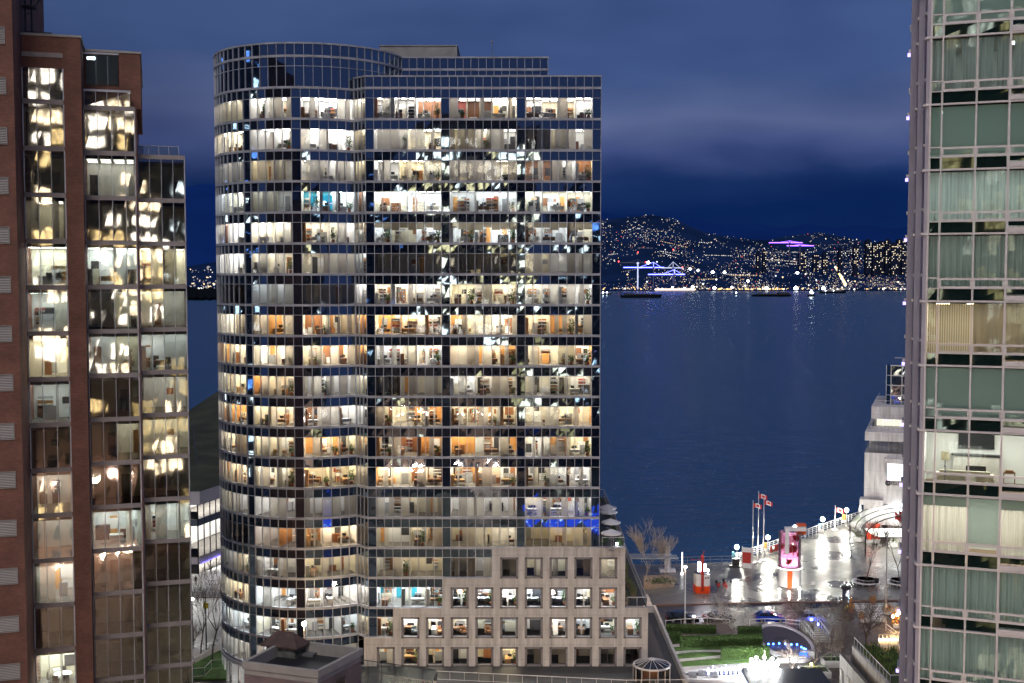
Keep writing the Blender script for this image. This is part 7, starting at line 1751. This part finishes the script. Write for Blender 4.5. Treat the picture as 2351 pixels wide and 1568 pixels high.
# dark low building under the cluster lamp
p0 = G(1708,1536,2.4); th = thing('garden_pavilion','dark flat roofed low pavilion beside the bright cluster lamp','pavilion',(p0.x,p0.y,0))
a = MB(); a.box(0,9.5,-13,0,0,2.1); a.build('wall', M('pavilion_wall',(.1,.11,.11),.7), th); a = MB(); a.box(-.3,9.8,-13.3,.3,2.1,2.4); a.build('roof', black_roof, th); a=MB(); a.box(-.35,-.301,-13,.2,.2,2.0); a.build('lit_edge', EM('pavilion_edge',(.8,.85,1),1.5), th)
for n,(px,py) in enumerate(((1590,1560),(1612,1556),(1640,1560))):
    q = G(px,py,.16); a=MB(); a.box(-.5,.5,-.25,.25,.42,.48); a.box(-.5,.5,.2,.26,.5,.95)
    for s in (-1,1): a.box(s*.45-.03,s*.45+.03,-.22,.22,0,.42)
    o=a.build('garden_bench', grey_metal); o.location=q; tag(o,['grey bench at the bottom below the fountain, nearest the kiosk','grey bench at the bottom below the fountain, in the middle','grey bench at the bottom below the fountain, nearest the dark pavilion'][n],'bench')

# ------------------------------------------------------------------ near roof with a hooded vent
def ZR(x, y, z=29.0): return G((700+x/5.8775)*.78367, (1830+y/5.8775)*.78367, z)
Lc, Fc, Rc, Bc = ZR(50,635), ZR(1365,800), ZR(2140,405), ZR(825,240)
nr = thing('near_roof_block','pinkish stucco rooftop block with a parapet and black tar roof','roof block',(Fc.x,Fc.y,0))
c4 = [(p.x-Fc.x,p.y-Fc.y) for p in (Lc,Fc,Rc,Bc)]; cen = (sum(p[0] for p in c4)/4, sum(p[1] for p in c4)/4)
def ins(f): return [(cen[0]+(x-cen[0])*f, cen[1]+(y-cen[1])*f) for x,y in c4]
stucco = BRICK('pink_brick', (.23,.175,.17), (.2,.15,.145), (.22,.18,.175))
a = MB(); a.prism(ins(.965),0,28.2); a.build('wall', stucco, nr)
a = MB(); O_, I_ = ins(1.0), ins(.915); W_ = ins(.962)
for i in range(4):
    j=(i+1)%4; a.face([(*O_[i],29),(*O_[j],29),(*I_[j],29),(*I_[i],29)]); a.face([(*O_[i],28.55),(*O_[j],28.55),(*O_[j],29),(*O_[i],29)]); a.face([(*I_[i],28.1),(*I_[j],28.1),(*I_[j],29),(*I_[i],29)]); a.face([(*O_[i],28.55),(*O_[j],28.55),(*W_[j],28.5),(*W_[i],28.5)]); a.face([(*W_[i],28.1),(*W_[j],28.1),(*W_[j],28.55),(*W_[i],28.55)])
a.build('parapet', M('parapet_metal',(.33,.31,.285),.6,0,.12,1.2), nr)
a = MB(); a.face([(*p,28.25) for p in ins(.93)]); a.build('roof_surface', black_roof, nr)
e1v = Vector((c4[1][0]-c4[0][0],c4[1][1]-c4[0][1],0)); e2v = Vector((c4[2][0]-c4[1][0],c4[2][1]-c4[1][1],0)); e1n, e2n = e1v.normalized(), e2v.normalized()
vb = [ZR(470,500,28.3),ZR(945,588,28.3),ZR(1125,500,28.3)]; vc = (vb[0]+vb[2])/2; vc = Vector((vc.x-Fc.x,vc.y-Fc.y,0)); hx_ = (vb[1]-vb[0]).length/2; hy_ = (vb[2]-vb[1]).length/2
def vq(u,v,z): p = vc+e1n*u+e2n*v; return (p.x,p.y,z)
a = MB(); a.prism([vq(u,v,0)[:2] for u,v in ((-hx_,-hy_),(hx_,-hy_),(hx_,hy_),(-hx_,hy_))],28.2,28.55); a.prism([vq(u*.92,v*.92,0)[:2] for u,v in ((-hx_,-hy_),(hx_,-hy_),(hx_,hy_),(-hx_,hy_))],28.55,28.93); a.build('vent_base', M('old_render',(.11,.115,.105),.9,0,.5,2.5,.03,6), nr)
a = MB(); ex, ey = hx_*1.22, hy_*1.28; ze, zr = 28.98, 29.75; rg_ = hx_*.5
E4 = [vq(-ex,-ey,ze),vq(ex,-ey,ze),vq(ex,ey,ze),vq(-ex,ey,ze)]; r0_, r1_ = vq(-rg_,0,zr), vq(rg_,0,zr)
a.face([E4[0],E4[1],r1_,r0_]); a.face([E4[1],E4[2],r1_]); a.face([E4[2],E4[3],r0_,r1_]); a.face([E4[3],E4[0],r0_]); a.face([(p[0],p[1],ze-.1) for p in E4])
for i in range(4): j=(i+1)%4; a.face([(E4[i][0],E4[i][1],ze-.1),(E4[j][0],E4[j][1],ze-.1),E4[j],E4[i]])
for t in (-.6,-.2,.2,.6): a.tube(vq(ex*t,-ey,ze+.02),vq(rg_*t*1.4 if abs(t)<.5 else rg_*t*1.6,-.0,zr),.025,n=4)
for p in E4: a.tube(p, r1_ if p in E4[1:3] else r0_, .03, n=4)
a.tube(r0_, r1_, .035, n=4); a.build('vent_hood', M('rusted_hood',(.085,.052,.043),.7,0,.35,2), nr)
a = MB(); p = ZR(1262,455,28.3); a.tube((p.x-Fc.x,p.y-Fc.y,28.2),(p.x-Fc.x,p.y-Fc.y,28.75),.07,n=10); a.build('roof_pipe', grey_metal, nr)
a = MB(); p = ZR(1200,500,28.3); a.obox((p.x-Fc.x,p.y-Fc.y),(e1n.x,e1n.y),.55,.45,28.2,28.42); a.build('roof_hatch', M('hatch_metal',(.14,.14,.14),.6), nr)
wc0 = ZR(1680,990,27.4); wv = (Rc-Fc).normalized(); wv.z = 0
def wp(s, o): p = Vector((0,0,0))+e2n*s; nrm = Vector((e2n.y,-e2n.x,0)); c_ = Vector((c4[1][0]*.965+cen[0]*.035,c4[1][1]*.965+cen[1]*.035,0)); q = c_+p+nrm*o; return (q.x,q.y)
a = MB(); s0_ = e2v.length*.4; wd = .9
a.prism([wp(s0_,.02),wp(s0_+wd,.02),wp(s0_+wd,-.02),wp(s0_,-.02)],26.2,27.75); a.build('barred_window', MIRRORGLASS('near_window',(.01,.01,.015),.1), nr)
a = MB()
for i in range(8): q = wp(s0_+wd*i/7,.08); a.tube((*q,26.1),(*q,27.8),.018,n=4)
for z_ in (26.15,27.0,27.78): a.tube((*wp(s0_-.03,.08),z_),(*wp(s0_+wd+.03,.08),z_),.025,n=4)
a.build('window_bars', dark_metal, nr)
# wet roof terrace with a black glass rail behind it
t0_, t1_ = G(845,1543,16.9), G(1006,1566,16.9); tz = 16.9
th = thing('roof_terrace','wet dark roof terrace with a black framed glass rail','roof terrace',(t0_.x,t0_.y,0)); d1_ = (t1_-t0_)
a = MB(); a.prism([(0,0),(d1_.x,d1_.y),(d1_.x-1.2,d1_.y-26),(-8,-20),(-8,1.5)],0,tz-.05); a.build('wall', concrete, th)
a = MB(); a.prism([(0,-.05),(d1_.x-.05,d1_.y-.05),(d1_.x-1.2,d1_.y-25.9),(-7.9,-19.9),(-7.9,1.4)],tz-.049,tz); a.build('terrace_floor', WET('wet_roof',(.03,.03,.032),.14,.01,1.5,1.5,.5), th)
glass_rail('roof_terrace_rail','black framed glass rail round the wet roof terrace',[tuple(t0_+Vector((-7.5,1.2,0))),tuple(t0_+Vector((0,-.1,0))),tuple(t1_+Vector((-.1,-.1,0))),tuple(t1_+Vector((-.8,-9,0)))],1.1,1.3,None,dark_metal,GL_rail)
a = MB(); a.box(0,2.6,0,1.2,0,.5); o = a.build('covered_skylight', M('pale_cover',(.3,.3,.32),.5)); q = G(1000,1563,16.9); o.location=(q.x+.3,q.y+2.0,0.02); o.scale=(1,1,1)
bpy.data.objects.remove(o)
# amber lamp on the road, tucked behind the terraced stone corner
th = thing('street_lamp','amber road lamp standing behind the terraces of the office tower','street lamp',(13,196,0)); a = MB(); a.tube((0,0,0),(0,0,8),.1,.07,8); a.tube((0,0,8),(2.0,-2,8.3),.05,n=5); a.build('post', grey_metal, th); a = MB(); a.ball((2.0,-2,8.15),.28,0,10,6,.6); a.build('lamp_head', amber, th)
# leave out the unused prototypes
for k_, o_ in PROTO.items():
    if k_ not in USED: 
        o_.hide_render = True; bpy.data.objects.remove(o_)

# trees wound with blue bulbs on the street below, mirrored in the lowest glass
bb = EM('blue_bulb',(.05,.12,1),1.8,False); wb2 = EM('white_bulb',(.5,.65,1),5,False)
for n,(x,y) in enumerate(((4.5,66),(8.5,70),(12.5,67),(16,72))):
    th = thing('blue_lit_tree','blue lit street tree below the frame, mirrored low in the facade, %s from the drum'%NUM[n],'tree',(x,y,0),0,'blue lit trees mirrored in the facade'); R = random.Random(n)
    a = MB(); a.tube((0,0,0),(0,0,3),.2,.14,8); e_ = []
    for i in range(26):
        t=R.random()*6.28; q=(R.uniform(.6,2.4)*math.cos(t),R.uniform(.6,2.4)*math.sin(t),R.uniform(4,9)); a.tube((0,0,R.uniform(2.4,3)),q,.06,.02,4); e_.append(q)
    a.build('trunk', bark, th); a = MB()
    for q in e_:
        for k_ in range(9): f_ = R.uniform(.3,1); a.octa((q[0]*f_+R.gauss(0,.2),q[1]*f_+R.gauss(0,.2),2.8+(q[2]-2.8)*f_+R.gauss(0,.2)),.3,0 if R.random()<.93 else 1)
    tag(a.build('bulb',[bb,wb2],th),kind='stuff')
